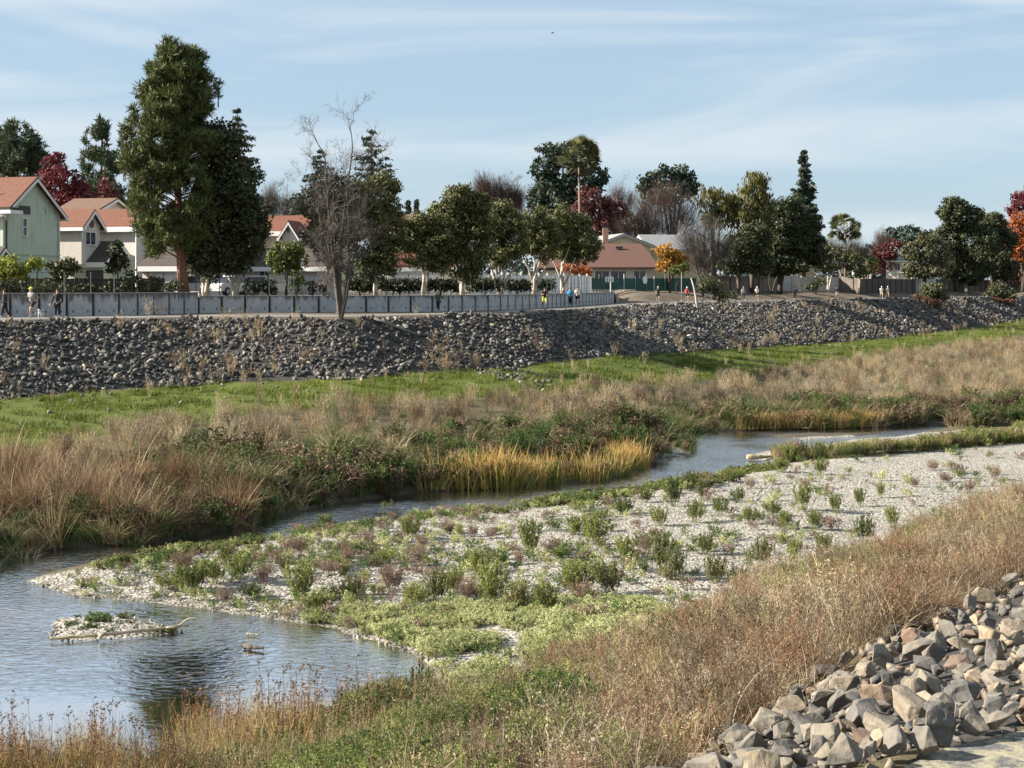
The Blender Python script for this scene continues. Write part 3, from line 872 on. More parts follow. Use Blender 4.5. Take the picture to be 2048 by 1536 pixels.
M_SAGE = leaf_mat('pale_sage', [(0, (0.224, 0.242, 0.100)), (.5, (0.358, 0.374, 0.170)), (1, (0.504, 0.506, 0.260))], .3, inst=True, patch=.6)
M_FEATHER = leaf_mat('feathery_green', [(0, (0.090, 0.109, 0.029)), (.5, (0.180, 0.201, 0.057)), (1, (0.300, 0.305, 0.099))], .3, inst=True)
M_DEADB = leaf_mat('dead_shrub', [(0, (.11, .068, .048)), (.5, (.20, .135, .10)), (1, (.30, .215, .16))], .2, inst=True)

def scatter(name, label, parts, x, y, z, smin, smax, tilt=.08, sy=None, kind='stuff'):
    """one ground-cover object: tufts set on points"""
    coll = bpy.data.collections.new(name + '_tufts')
    for k, me in enumerate(parts):
        coll.objects.link(bpy.data.objects.new('%s_tuft_%02d' % (name, k), me))
    n = len(x)
    me = bpy.data.meshes.new(name)
    me.vertices.add(n); me.vertices.foreach_set('co', np.stack([x, y, z], 1).astype(np.float32).ravel())
    def at3(k, a):
        q = me.attributes.new(k, 'FLOAT_VECTOR', 'POINT'); q.data.foreach_set('vector', a.astype(np.float32).ravel())
    s = smin + (smax - smin) * RN.random(n) ** 1.3
    s = s * (.68 + .64 * vnoise(x, y, .45)) * (.8 + .4 * vnoise(x + 50, y, 1.3))
    w = s * RN.uniform(.85, 1.25, n)
    at3('rot', np.stack([RN.normal(0, tilt, n), RN.normal(0, tilt, n), RN.uniform(0, 6.283, n)], 1))
    at3('scl', np.stack([w, w, s if sy is None else s * sy], 1))
    q = me.attributes.new('idx', 'INT', 'POINT'); q.data.foreach_set('value', RN.integers(0, len(parts), n).astype(np.int32))
    o = bpy.data.objects.new(name, me); COL.objects.link(o)
    tag(o, label, None, None, kind)
    g = bpy.data.node_groups.new(name, 'GeometryNodeTree')
    g.interface.new_socket('Geometry', in_out='INPUT', socket_type='NodeSocketGeometry')
    g.interface.new_socket('Geometry', in_out='OUTPUT', socket_type='NodeSocketGeometry')
    gi, go = g.nodes.new('NodeGroupInput'), g.nodes.new('NodeGroupOutput')
    ci = g.nodes.new('GeometryNodeCollectionInfo'); ip = g.nodes.new('GeometryNodeInstanceOnPoints')
    ci.inputs[0].default_value = coll; ci.inputs[1].default_value = True; ci.inputs[2].default_value = True
    def na(k, t):
        a = g.nodes.new('GeometryNodeInputNamedAttribute'); a.data_type = t; a.inputs[0].default_value = k
        return [s_ for s_ in a.outputs if s_.enabled][0]
    g.links.new(gi.outputs[0], ip.inputs['Points']); g.links.new(ci.outputs[0], ip.inputs['Instance'])
    ip.inputs['Pick Instance'].default_value = True
    g.links.new(na('idx', 'INT'), ip.inputs['Instance Index'])
    e2r = g.nodes.new('FunctionNodeEulerToRotation'); g.links.new(na('rot', 'FLOAT_VECTOR'), e2r.inputs[0])
    g.links.new(e2r.outputs[0], ip.inputs['Rotation'])
    g.links.new(na('scl', 'FLOAT_VECTOR'), ip.inputs['Scale'])
    g.links.new(ip.outputs[0], go.inputs[0])
    md = o.modifiers.new('tufts', 'NODES'); md.node_group = g
    return o

def dens(x, y, s=.5, lo=.35, hi=.6):
    """clumpy growth"""
    return smooth01((vnoise(x, y, s) * .65 + vnoise(x, y, s * 2.7) * .35 - lo) / (hi - lo))

def dry_land(x, y, gap=.05):
    return sdist(x, y, WATER) < -gap

# short grass under the stone bank
x, y, z = scatter_points(Z_LAWN, 60000, (-42, 90, 60, 260))
k = RN.random(len(x)) < np.clip(95 / y, .25, 1) * (.35 + .65 * dens(x, y, .5, .25, .5)); x, y, z = x[k], y[k], z[k]
scatter('lawn_grass', 'bright green short grass at the foot of the far stone bank',
        [blades('lawn_a%d' % i, 20 + i, 34, .22, .34, .6, .012, M_LAWN, .5, 2) for i in range(3)], x, y, z, .7, 1.8, .05)
print('lawn', len(x))
# stalks standing in the grass
x, y, z = scatter_points(Z_LAWN, 7000, (-42, 80, 60, 230))
k = RN.random(len(x)) < dens(x, y, .25, .45, .62) * .55; x, y, z = x[k], y[k], z[k]
scatter('straw_stalks', 'pale straw stalks standing in the bright green grass',
        [stems('stalk_a%d' % i, 40 + i, 9, 1.0, .22, M_TAN, .25, .02, 4, .3, .007) for i in range(3)], x, y, z, .5, 1.1)
# brown scrub of the flood plain
x, y, z = scatter_points(Z_SCRUB, 105000, (-42, 120, 45, 260), lambda x, y, z: dry_land(x, y, .3))
k = RN.random(len(x)) < np.clip(75 / y, .22, 1) * (.45 + .55 * dens(x, y, .4)); x, y, z = x[k], y[k], z[k]
w = RN.random(len(x)) < .62 + .25 * (vnoise(x, y, .15) - .5)
scatter('dead_scrub', 'brown dead weeds massed across the flood plain',
        [stems('scrub_a%d' % i, 50 + i, 22, 1.05, .45, [M_BROWN, M_TAN, M_DUST, M_DUST, M_BROWN, M_TAN][i], .28, .018, 6, .26, .006, 1.7) for i in range(6)], x[w], y[w], z[w], .5, 1.0)
scatter('scrub_grass', 'tan and olive grass between the brown weeds of the flood plain',
        [blades('scrubg_a%d' % i, 60 + i, 42, .8, .4, 1.0, .008, [M_TAN, M_OLIVE, M_TAN, M_GREEN][i], .35, 4, .5) for i in range(4)], x[~w], y[~w], z[~w], .5, 1.0)
print('scrub', len(x))
# tangled grass towards the stream
x, y, z = scatter_points(Z_MIX, 60000, (-42, 90, 36, 150), lambda x, y, z: dry_land(x, y, .0))
k = (RN.random(len(x)) < np.clip(60 / y, .3, 1) * (.4 + .6 * dens(x, y, .45, .3, .55))) & ~in_px(x, y, Z_TULE, z); x, y, z = x[k], y[k], z[k]
xb = RN.uniform(-30, 60, 60000); yb2 = RN.uniform(38, 125, 60000); sb = sdist(xb, yb2, WATER)
kb = (sb > -2.4) & (sb < .1) & (yb2 > lin(SF, xb) - 6.0) & (RN.random(60000) < .8); xb, yb2 = xb[kb], yb2[kb]; zb2 = terr(xb, yb2)
kb = ~in_px(xb, yb2, [(800, 935), (1300, 880), (1420, 910), (1300, 960), (800, 1010)], zb2) & in_px(xb, yb2, [(-300, 800), (2300, 780), (2300, 850), (1480, 866), (1400, 950), (1270, 975), (830, 1000), (480, 1075), (120, 1110), (-300, 1180)], zb2)
x = np.concatenate([x, xb[kb]]); y = np.concatenate([y, yb2[kb]]); z = np.concatenate([z, zb2[kb]])
w = RN.random(len(x)) + (vnoise(x, y, .22) - .5) * 1.1
scatter('arching_grass', 'tangled arching grass along the far side of the stream',
        [blades('arch_a%d' % i, 70 + i, 44, 1.15, .35, 2.1, .009, [M_OLIVE, M_TAN, M_OLIVE, M_GREEN][i], .35, 6, .45, 0, .9) for i in range(4)], x[w < .55], y[w < .55], z[w < .55], .6, 1.25)
scatter('stream_scrub', 'low mixed brown and green weeds along the far side of the stream',
        [stems('mix_a%d' % i, 80 + i, 15, .8, .45, [M_BROWN, M_GREEN, M_OLIVE, M_BROWN][i], .9, .03, 6, .4, .006) for i in range(4)], x[w >= .55], y[w >= .55], z[w >= .55], .6, 1.2)
print('mix', len(x))
xb, yb2 = xb[kb], yb2[kb]
k = RN.random(len(xb)) < .8
scatter('bank_herbs', 'low green and tan growth hanging down to the far waterline',
        [blades('bh_a%d' % i, 290 + i, 44, .55, .32, 1.6, .008, [M_OLIVE, M_GREEN, M_TAN, M_OLIVE][i], .6, 4, .5, 0, .6) for i in range(4)], xb[k], yb2[k], terr(xb[k], yb2[k]) + .05, .8, 1.4)
# big brown tules
x, y, z = scatter_points(Z_TULE, 20000, (-30, 0, 36, 75), lambda x, y, z: dry_land(x, y, -.1))
k = RN.random(len(x)) < .05 + .75 * dens(x, y, .45, .38, .55); x, y, z = x[k], y[k], z[k]
scatter('brown_tule_reeds', 'tall bleached brown tule reeds leaning over the stream bank',
        [blades('tule_a%d' % i, 90 + i, 54, [1.9, 1.7, 1.5, 1.8, 1.3, 1.2][i], .3, [.4, 1.5, 2.6, .9, 3.0, 1.2][i], .010, [M_TULE, M_TULE, M_TULE, M_BROWN, M_TULE, M_OLIVE][i], .3, 7, .5, 0, .9) for i in range(6)], x, y, z, .45, 1.2, .2)
print('tule', len(x))
# cattails
x, y, z = scatter_points(Z_CATTAIL, 40000, (-8, 14, 50, 80), lambda x, y, z: dry_land(x, y, -.35))
k = RN.random(len(x)) < .15 + .85 * dens(x, y, .9, .3, .6); x, y, z = x[k][:2300], y[k][:2300], z[k][:2300]
scatter('cattail_reeds', 'yellow and green cattail reeds standing at the edge of the stream',
        [blades('cat_a%d' % i, 110 + i, 15, [1.2, 1.1, 1.0, .9][i], .28, [.3, .5, .9, .4][i], .014, [M_CAT, M_CAT, M_CATO, M_FEATHER][i], .16, 5, .6, 0, .4) for i in range(4)], x, y, np.maximum(z, -.08), .6, 1.45, .12)
x, y, z = scatter_points(Z_ORANGE, 30000, (8, 26, 70, 100), lambda x, y, z: dry_land(x, y, -.3))
x, y, z = x[:900], y[:900], z[:900]
scatter('orange_reeds', 'short orange dry reeds along the upstream bank',
        [blades('ora_a%d' % i, 120 + i, 22, .8, .3, .4, .016, M_CATO, .18, 3, .4) for i in range(3)], x, y, np.maximum(z, -.05), .6, 1.1, .08)
# green belt between stream and gravel
x, y, z = scatter_points(Z_BELT, 60000, (8, 60, 55, 100), lambda x, y, z: dry_land(x, y, -.1))
x, y, z = x[:1500], y[:1500], z[:1500]
scatter('green_belt_weeds', 'tall green weeds between the gravel bar and the upstream bend',
        [stems('belt_a%d' % i, 130 + i, 22, .9, .4, [M_FEATHER, M_OLIVE, M_FEATHER, M_TAN][i], .6, .02, 6, .28, .006, 2.0) for i in range(4)], x, y, z, .4, .75)
# thin green edge of the gravel along the stream
edge = [(200, 1128), (450, 1085), (640, 1052), (800, 1028), (1000, 1008), (1270, 971), (1500, 937), (1562, 927), (1562, 945), (1500, 960), (1270, 992), (1000, 1028), (800, 1046), (640, 1068), (450, 1098), (200, 1140)]
x, y, z = scatter_points(edge, 60000, (-16, 16, 40, 75), lambda x, y, z: dry_land(x, y, .02))
k = RN.random(len(x)) < .30 * dens(x, y, .6, .35, .65); x, y, z = x[k], y[k], z[k]
scatter('edge_herbs', 'low green herbs along the stream edge of the gravel bar',
        [stems('edge_a%d' % i, 140 + i, 14, .15, .24, [M_FEATHER, M_OLIVE][i % 2], .8, .016, 4, .5, .003) for i in range(4)], x, y, z, .6, 1.6)
print('edge', len(x))
# sprouts over the gravel bar
x, y, z = scatter_points(Z_BAR, 30000, (-18, 50, 30, 80), lambda x, y, z: dry_land(x, y, .15))
px, py = project(x, y, z)
k = RN.random(len(x)) < (.16 + .8 * dens(x, y, .35, .36, .62)) * np.clip(1.25 - (px - 300) / 1300, .08, 1); x, y, z = x[k], y[k], z[k]
scatter('gravel_sprouts', 'small sprouts and stems dotted over the gravel bar',
        [stems('spr_a%d' % i, 150 + i, 9, .22, .16, [M_GREEN, M_DEADB, M_FEATHER, M_SAGE][i], .7, .012, 4, .5, .003) for i in range(4)], x, y, z, .5, 1.7)
print('sprouts', len(x))
x, y, z = scatter_points(Z_PALE, 40000, (-8, 14, 26, 45), lambda x, y, z: dry_land(x, y, .2))
k = RN.random(len(x)) < .45 * dens(x, y, .7, .2, .5); x, y, z = x[k], y[k], z[k]
scatter('pale_sage_cover', 'pale sage green low plants spread over the near edge of the gravel',
        [stems('sage_a%d' % i, 160 + i, 20, .20, .22, M_SAGE, .9, .012, 4, .4, .003, 1.8) for i in range(3)], x, y, z, .5, 1.3)
print('sage', len(x))
# loose stones on the gravel
peb = [rock_template(300 + i, 9) for i in range(4)]
M_PEB = rock_material('pebble', [(0, (.14, .128, .11)), (.5, (.235, .218, .185)), (1, (.34, .32, .285))], False, .2, 12)
for t in peb: t.materials.append(M_PEB)
x, y, z = scatter_points(Z_BAR + [], 60000, (-18, 30, 28, 62), lambda x, y, z: dry_land(x, y, -.25))
k = RN.random(len(x)) < np.clip(38 / y, 0, 1) ** 2 * .7; x, y, z = x[k], y[k], z[k]
xi = RN.uniform(-11.5, -7.5, 700); yi = RN.uniform(33, 37.5, 700); ki = sdist(xi, yi, ISL) > -.15; xi, yi = xi[ki], yi[ki]
x = np.concatenate([x, xi]); y = np.concatenate([y, yi]); z = np.concatenate([z, terr(xi, yi)])
scatter('loose_gravel', 'pale loose stones covering the gravel bar', peb, x, y, z + .005, .04, .13, .5)
print('pebbles', len(x))
# near slope
x, y, z = scatter_points(Z_DRY, 60000, (-6, 45, 10, 70), lambda x, y, z: dry_land(x, y, .2))
k = RN.random(len(x)) < np.clip(26 / y, .25, 1) * (.28 + .72 * dens(x, y, .9, .3, .6)); x, y, z = x[k], y[k], z[k]
up = np.clip((z - .7) / 2.6, 0, 1)                  # grass nearer the stones, weeds nearer the gravel
w = RN.random(len(x)) * .8 + (vnoise(x, y, .3) - .5) * .8 - up * .35 + .1
m1, m2, m3 = w < .17, (w >= .17) & (w < .56), w >= .56
scatter('dry_slope_grass', 'tan dry grass on the near slope above the gravel',
        [blades('dry_a%d' % i, 170 + i, 60, .66, .28, 1.5, .0036, [M_TAN, M_DUST, M_BROWN, M_BROWN][i], .45, 5, .5, .25, .4) for i in range(4)], x[m1], y[m1], z[m1], .6, 1.25)
scatter('dry_slope_weeds', 'brown branching dead weeds on the near slope',
        [stems('dw_a%d' % i, 180 + i, 17, .72, .34, [M_BROWN, M_DUST, M_RUST, M_BROWN, M_TAN][i], .22, .010, 7, .36, .003, 1.3) for i in range(5)], x[m2], y[m2], z[m2], .6, 1.2)
scatter('olive_slope_weeds', 'olive and brown fine weeds at the foot of the near slope',
        [stems('ow_a%d' % i, 190 + i, 17, .58, .34, [M_OLIVE, M_BROWN, M_FEATHER, M_DUST][i], .4, .011, 6, .36, .003, 1.3) for i in range(4)], x[m3], y[m3], z[m3], .6, 1.25)
print('dry', len(x))
k = RN.random(len(x)) < .16; x, y, z = x[k], y[k], z[k]
scatter('pale_arching_stems', 'long pale arching dead stems rising out of the near slope weeds',
        [blades('pas_a%d' % i, 260 + i, 5, 1.15, .25, 1.6, .0032, [M_TAN, M_PALEST, M_BROWN][i], .4, 8, .4, .4, .5) for i in range(3)], x, y, z, .6, 1.15)
# green and golden growth at the near water edge
x, y, z = scatter_points(Z_GOLD, 60000, (-14, 3, 16, 34), lambda x, y, z: dry_land(x, y, -.35))
px, py = project(x, y, z)
k = RN.random(len(x)) < .55 * (.25 + .75 * dens(x, y, .8, .3, .6)); x, y, z, px = x[k], y[k], z[k], px[k]
lf = smooth01((900 - px) / 500.0)
w = RN.random(len(x)) + (vnoise(x, y, .5) - .5) * .7
m1, m2, m3 = w < .12 + .12 * lf, (w >= .12 + .12 * lf) & (w < .74), w >= .74
scatter('golden_reeds', 'golden dry reeds standing along the near shore of the pool',
        [blades('gold_a%d' % i, 210 + i, 22, .8, .26, .6, .005, [M_GOLD, M_TAN, M_CAT][i], .2, 5, .65, .1) for i in range(3)], x[m1], y[m1], np.maximum(z[m1], -.05), .6, 1.2)
scatter('shore_herbs', 'green leafy herbs along the near shore of the pool',
        [stems('sh_a%d' % i, 220 + i, 18, .48, .32, [M_GREEN, M_OLIVE, M_FEATHER][i], .7, .011, 6, .4, .003, 1.3) for i in range(3)], x[m2], y[m2], np.maximum(z[m2], -.02), .6, 1.3)
scatter('shore_weeds', 'thin brown seed stalks along the near shore of the pool',
        [stems('sw_a%d' % i, 230 + i, 10, .85, .3, [M_BROWN, M_TAN, M_RUST][i], .2, .009, 6, .25, .003, 1.6) for i in range(3)], x[m3], y[m3], np.maximum(z[m3], -.02), .5, 1.15)
print('gold', len(x))
x, y, z = scatter_points([(560, 1500), (760, 1450), (900, 1450), (1120, 1400), (1180, 1460), (1000, 1800), (400, 1800)], 30000, (-7, 4, 14, 32), lambda x, y, z: dry_land(x, y, .1))
k = RN.random(len(x)) < .75 * dens(x, y, .7, .4, .65); x, y, z = x[k], y[k], z[k]
scatter('green_undergrowth', 'fresh green undergrowth between the weeds at the bottom of the near slope',
        [stems('gu_a%d' % i, 270 + i, 20, .42, .3, [M_GREEN, M_FEATHER, M_OLIVE][i], .8, .012, 6, .4, .003, 1.3) for i in range(3)], x, y, z, .7, 1.5)
xi = RN.uniform(-11.5, -7.8, 160); yi = RN.uniform(33.2, 37.2, 160); k = (sdist(xi, yi, ISL) > .1) & (RN.random(160) < .35); xi, yi = xi[k], yi[k]
scatter('islet_herbs', 'low green herbs on the pebble islet in the pool',
        [stems('ih_a%d' % i, 280 + i, 14, .09, .2, [M_GREEN, M_OLIVE][i], .8, .014, 4, .5, .003) for i in range(2)], xi, yi, terr(xi, yi), .6, 1.5)
x, y, z = scatter_points([(-300, 1640), (60, 1575), (250, 1550), (450, 1520), (600, 1480), (700, 1462), (760, 1475), (640, 1560), (300, 1660), (-300, 1800)], 60000, (-14, 1, 17, 32))
k = RN.random(len(x)) < .5 * dens(x, y, .9, .35, .6) * smooth01((900 - project(x, y, z)[0]) / 500.); x, y, z = x[k], y[k], z[k]
w = RN.random(len(x))
scatter('shore_reeds', 'thin golden reeds standing in the shallows at the near shore',
        [blades('sr_a%d' % i, 300 + i, 14, 1.0, .22, .45, .005, [M_GOLD, M_CAT, M_OLIVE, M_TAN][i], .16, 5, .6, .1) for i in range(4)], x[w < .85], y[w < .85], np.maximum(z[w < .85], -.12), .6, 1.15)
scatter('tall_seed_stalks', 'tall dark seed stalks rising above the reeds at the near shore',
        [stems('ts_a%d' % i, 310 + i, 3, 1.25, .2, [M_BROWN, M_RUST][i], .5, .014, 6, .16, .004, 1.6) for i in range(2)], x[w >= .85], y[w >= .85], np.maximum(z[w >= .85], -.1), .7, 1.2)
# dead weeds on the far stones
x = RN.uniform(-34, 70, 1600); y = lin(F2, x) + (lin(F1, x) - lin(F2, x)) * RN.random(1600) ** 1.6; k = dens(x, y, .3, .52, .68) * .6 > RN.random(1600); x, y = x[k], y[k]
scatter('bank_weeds', 'thin dead weeds growing between the stones of the far bank',
        [stems('bw_a%d' % i, 240 + i, 9, .9, .35, M_TAN if i else M_BROWN, .4, .022, 5, .35, .006) for i in range(3)], x, y, terr(x, y) + .1, .5, 1.1)

# ------------------------------------------------------------------ shrubs on the gravel: each one a plant of its own
shr_g = [stems('shrub_foliage_g%d' % i, 400 + i, 34, 1.0, .45, M_FEATHER if i != 3 else M_OLIVE, 1.0, .022, 9, .26, .006, 2.2, 12) for i in range(4)]
shr_b = [stems('shrub_foliage_b%d' % i, 410 + i, 40, 1.0, .55, M_DEADB, .35, .025, 12, .35, .007, .9, 10) for i in range(3)]
def gshrub(px, py, h, w, kind):
    p = hit(px, py); k = p.y / F
    H, Wd = h * k, w * k
    size = 'tall' if H > .85 else ('knee high' if H > .55 else 'low')
    sl = float(lin(N3, p.x)) - p.y; wd = -float(sdist(np.array([p.x]), np.array([p.y]), WATER)[0])
    place = 'on the gravel beside the stream edge' if (wd < 2.5 and p.y > 42) else ('on the gravel tongue next to the pool' if p.x < -4.5 and p.y < 46 else ('among the pale sage plants' if p.y < 36.5 else ('at the foot of the dry near slope' if sl > -4 else ('on the open bare gravel' if p.x > 4 else 'in the weedy middle of the gravel bar'))))
    if kind == 'g':
        me = R.choice(shr_g); lab = '%s feathery green shrub growing %s' % (size, place); g = 'green shrubs on the gravel bar'; nm = 'green_shrub'
    else:
        me = R.choice(shr_b); lab = '%s round dead brown shrub standing %s' % (size, place); g = 'dead brown shrubs on the gravel bar'; nm = 'dead_shrub'
    o = bpy.data.objects.new(nm, me); COL.objects.link(o)
    o.location = p; o.rotation_euler = (R.gauss(0, .05), R.gauss(0, .05), R.uniform(0, 6.28))
    s = .5 if kind == 'g' else .62
    o.scale = (Wd / (2 * s) * 1.15, Wd / (2 * s) * 1.15, H)
    tag(o, lab, 'shrub', g)
for a in [(735, 1090, 34, 36), (690, 1118, 40, 40), (692, 1130, 34, 34), (575, 1118, 46, 44), (600, 1112, 42, 40), (815, 1062, 28, 30), (893, 1068, 30, 34), (945, 1074, 28, 24), (527, 1168, 46, 46), (655, 1150, 32, 36),
          (785, 1185, 62, 56), (838, 1132, 44, 40), (770, 1160, 30, 34), (450, 1212, 38, 40), (1165, 1208, 48, 56), (930, 1206, 56, 50), (1865, 942, 24, 28), (1500, 978, 24, 26), (1888, 965, 22, 26), (1610, 978, 20, 26),
          (1830, 975, 20, 20), (718, 1190, 36, 40), (1040, 1130, 34, 30), (1100, 1112, 40, 40), (365, 1148, 50, 50), (1290, 1110, 40, 40), (1990, 960, 30, 28), (1940, 985, 26, 26), (980, 1078, 26, 26), (845, 1100, 30, 30)]:
    gshrub(*a, 'b')
for a in [(1348, 1014, 62, 40), (1480, 1004, 30, 26), (1605, 1020, 54, 40), (1440, 1032, 40, 36), (1392, 1046, 46, 48), (1318, 1052, 40, 44), (1545, 1032, 30, 40), (1670, 1026, 40, 34), (1720, 1014, 38, 30), (1762, 996, 32, 22),
          (1785, 1056, 44, 38), (1728, 1086, 56, 48), (1060, 1108, 70, 60), (1185, 1090, 66, 66), (1320, 1150, 90, 60), (1350, 1160, 70, 50), (1525, 1136, 64, 50), (1430, 1166, 56, 60), (1160, 1196, 80, 90), (1220, 1190, 70, 70),
          (985, 1206, 86, 70), (960, 1150, 60, 60), (870, 1205, 66, 60), (905, 1190, 60, 60), (600, 1200, 84, 70), (630, 1226, 40, 60), (385, 1185, 66, 80), (430, 1168, 50, 60), (480, 1160, 56, 60), (330, 1180, 36, 60), (500, 1200, 34, 60),
          (830, 1215, 50, 60), (1090, 1225, 60, 70), (1035, 1215, 50, 60), (820, 1080, 48, 46), (450, 1130, 44, 40), (780, 1036, 34, 40), (650, 1060, 34, 40), (1250, 1030, 36, 46), (1150, 1070, 40, 40), (1405, 1000, 40, 36),
          (1290, 1005, 30, 40), (1570, 1060, 40, 40), (1500, 1050, 36, 36), (1630, 1060, 40, 36), (1250, 1120, 50, 46), (1410, 1110, 44, 40), (1650, 1110, 46, 40), (1590, 1115, 40, 40), (1480, 1180, 50, 60), (700, 1200, 50, 50), (250, 1130, 24, 40),
          (170, 1172, 14, 50), (245, 1142, 20, 24), (1560, 945, 30, 36), (1640, 950, 32, 40), (1460, 965, 30, 34), (1380, 975, 34, 40)]:
    gshrub(*a, 'g')

# single plants that stand out on the near slope
def slope_plant(name, label, me, px, py, h, w, lean=0.0):
    p = hit(px, py); k = p.y / F
    o = bpy.data.objects.new(name, me); COL.objects.link(o); o.location = p; o.rotation_euler = (0, lean, R.uniform(0, 6.28)); o.scale = (w * k, w * k, h * k)
    tag(o, label, 'shrub')
slope_plant('bare_twig_shrub', 'bare dark twiggy shrub spreading out of the near weeds', stems('bare_twig_shrub', 500, 16, 1.0, .62, M_BROWN, .0, .01, 7, .28, .006, 1.2), 1060, 1545, 170, 190)
slope_plant('bare_twig_shrub', 'reddish bare twiggy shrub left of the bare dark one', stems('bare_twig_shrub_b', 501, 26, 1.0, .7, M_RUST, .0, .01, 8, .3, .004, .9), 900, 1540, 110, 170)
slope_plant('rusty_shrub', 'dense rusty brown shrub beside the lowest stones', stems('rusty_shrub', 502, 40, 1.0, .6, M_RUST, .9, .016, 9, .35, .004, .8), 1375, 1535, 90, 120)
slope_plant('rusty_shrub', 'rusty leafless bush between the dry grass and the upper stones', stems('rusty_shrub_b', 503, 34, 1.0, .6, M_RUST, .6, .016, 9, .35, .004, .8), 1850, 1245, 60, 110)
slope_plant('dock_stalk', 'dark upright seeded dock stalk by the stone edge', stems('dock_stalk', 504, 4, 1.0, .15, M_BROWN, 1.0, .02, 14, .12, .006, 2.5, 18), 1690, 1285, 85, 60)
slope_plant('dock_stalk', 'dark seeded dock stalks above the pool shore', stems('dock_stalk_b', 505, 5, 1.0, .25, M_BROWN, 1.0, .016, 12, .14, .005, 2.0, 16), 840, 1425, 120, 90)

for k_, a_ in enumerate([(1806, 846, 46, 34), (1838, 846, 52, 44), (1950, 846, 30, 40)]):
    p = hit(a_[0], a_[1]); kk = p.y / F
    o = bpy.data.objects.new('reed_clump', blades('reed_clump', 520 + k_, 90, 1.0, .42, .5, .012, M_BROWN, .2, 4, .4)); COL.objects.link(o)
    o.location = p; o.scale = (a_[3] * kk, a_[3] * kk, a_[2] * kk)
    tag(o, ['dark brown reed clump at the upstream bend, slimmer of the pair', 'dark brown reed clump at the upstream bend, wider of the pair', 'low brown reed clump beyond the pair at the upstream bend'][k_], 'reeds')
# ------------------------------------------------------------------ trees
def bark(name, c1, c2, scale=(6, 6, 1.2)):
    m, n, l, b = new_mat(name)
    x = noise(n, l, 2.0, 6, 'World', .65, scale)
    r = ramp(n, [(0.3, c1), (0.7, c2)]); l.new(x.outputs['Fac'], r.inputs[0]); l.new(r.outputs[0], b.inputs['Base Color'])
    b.inputs['Roughness'].default_value = .9; bump(n, l, b, x.outputs['Fac'], .7, .06)
    return m
B_PINE = bark('pine_bark', (.10, .045, .028), (.26, .125, .075))
B_PAPER = bark('paper_bark', (.26, .215, .165), (.62, .55, .46))
B_GREY = bark('grey_bark', (.045, .037, .030), (.11, .092, .075))
B_DARK = bark('dark_bark', (.03, .024, .019), (.085, .068, .052))
B_PALE = bark('pale_bark', (.25, .215, .17), (.50, .45, .37))
B_PALM = bark('palm_trunk', (.11, .08, .055), (.24, .185, .13), (2, 2, 8))
def lm(name, c, trans=.15, sp=.55):
    return leaf_mat(name, [(0, tuple(k * (1 - sp) for k in c)), (.5, c), (1, tuple(k * (1 + sp * .9) for k in c))], trans)
L_PINE = lm('pine_needles', (.082, .098, .030), .15, .55)
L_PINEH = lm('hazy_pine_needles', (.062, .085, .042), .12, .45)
L_DARK = lm('dark_evergreen_leaves', (.052, .062, .026), .12, .65)
L_PAPER = lm('paperbark_leaves', (.100, .102, .036), .15, .65)
L_RED = lm('crimson_leaves', (.125, .026, .030), .3, .5)
L_DRED = lm('dull_red_leaves', (.115, .040, .035), .25, .5)
L_ORANGE = lm('orange_leaves', (.34, .105, .032), .3, .5)
L_WILLOW = lm('yellow_green_leaves', (.110, .102, .030), .25, .5)
L_GOLDEN = lm('golden_leaves', (.33, .17, .032), .3, .5)
L_OLIVE = lm('olive_leaves', (.080, .082, .038), .2, .5)
L_EUC = lm('eucalyptus_leaves', (.045, .064, .040), .15, .5)
L_HAZE = lm('far_haze_tinted_leaves', (.058, .085, .066), .15, .4)  # distance haze put into the leaf colour as a blue tint
L_RWD = lm('redwood_needles', (.055, .070, .046), .1, .5)
L_BUSH = lm('clipped_bush_leaves', (.085, .105, .022), .2, .5)
L_LIME = lm('lime_leaves', (.19, .21, .028), .3, .5)
L_HEDGE = lm('hedge_leaves', (.035, .042, .017), .1, .5)
L_PALM = lm('palm_leaves', (.085, .088, .034), .2, .6)
L_TWIG = lm('brown_twigs', (.085, .055, .043), .0, .4)
L_TWIGG = lm('grey_twigs', (.085, .070, .058), .0, .4)
L_RUSTB = lm('rusty_undergrowth', (.13, .065, .040), .15, .4)

def rvec(n):
    v = RN.normal(size=(n, 3)); return v / np.linalg.norm(v, axis=1, keepdims=True)

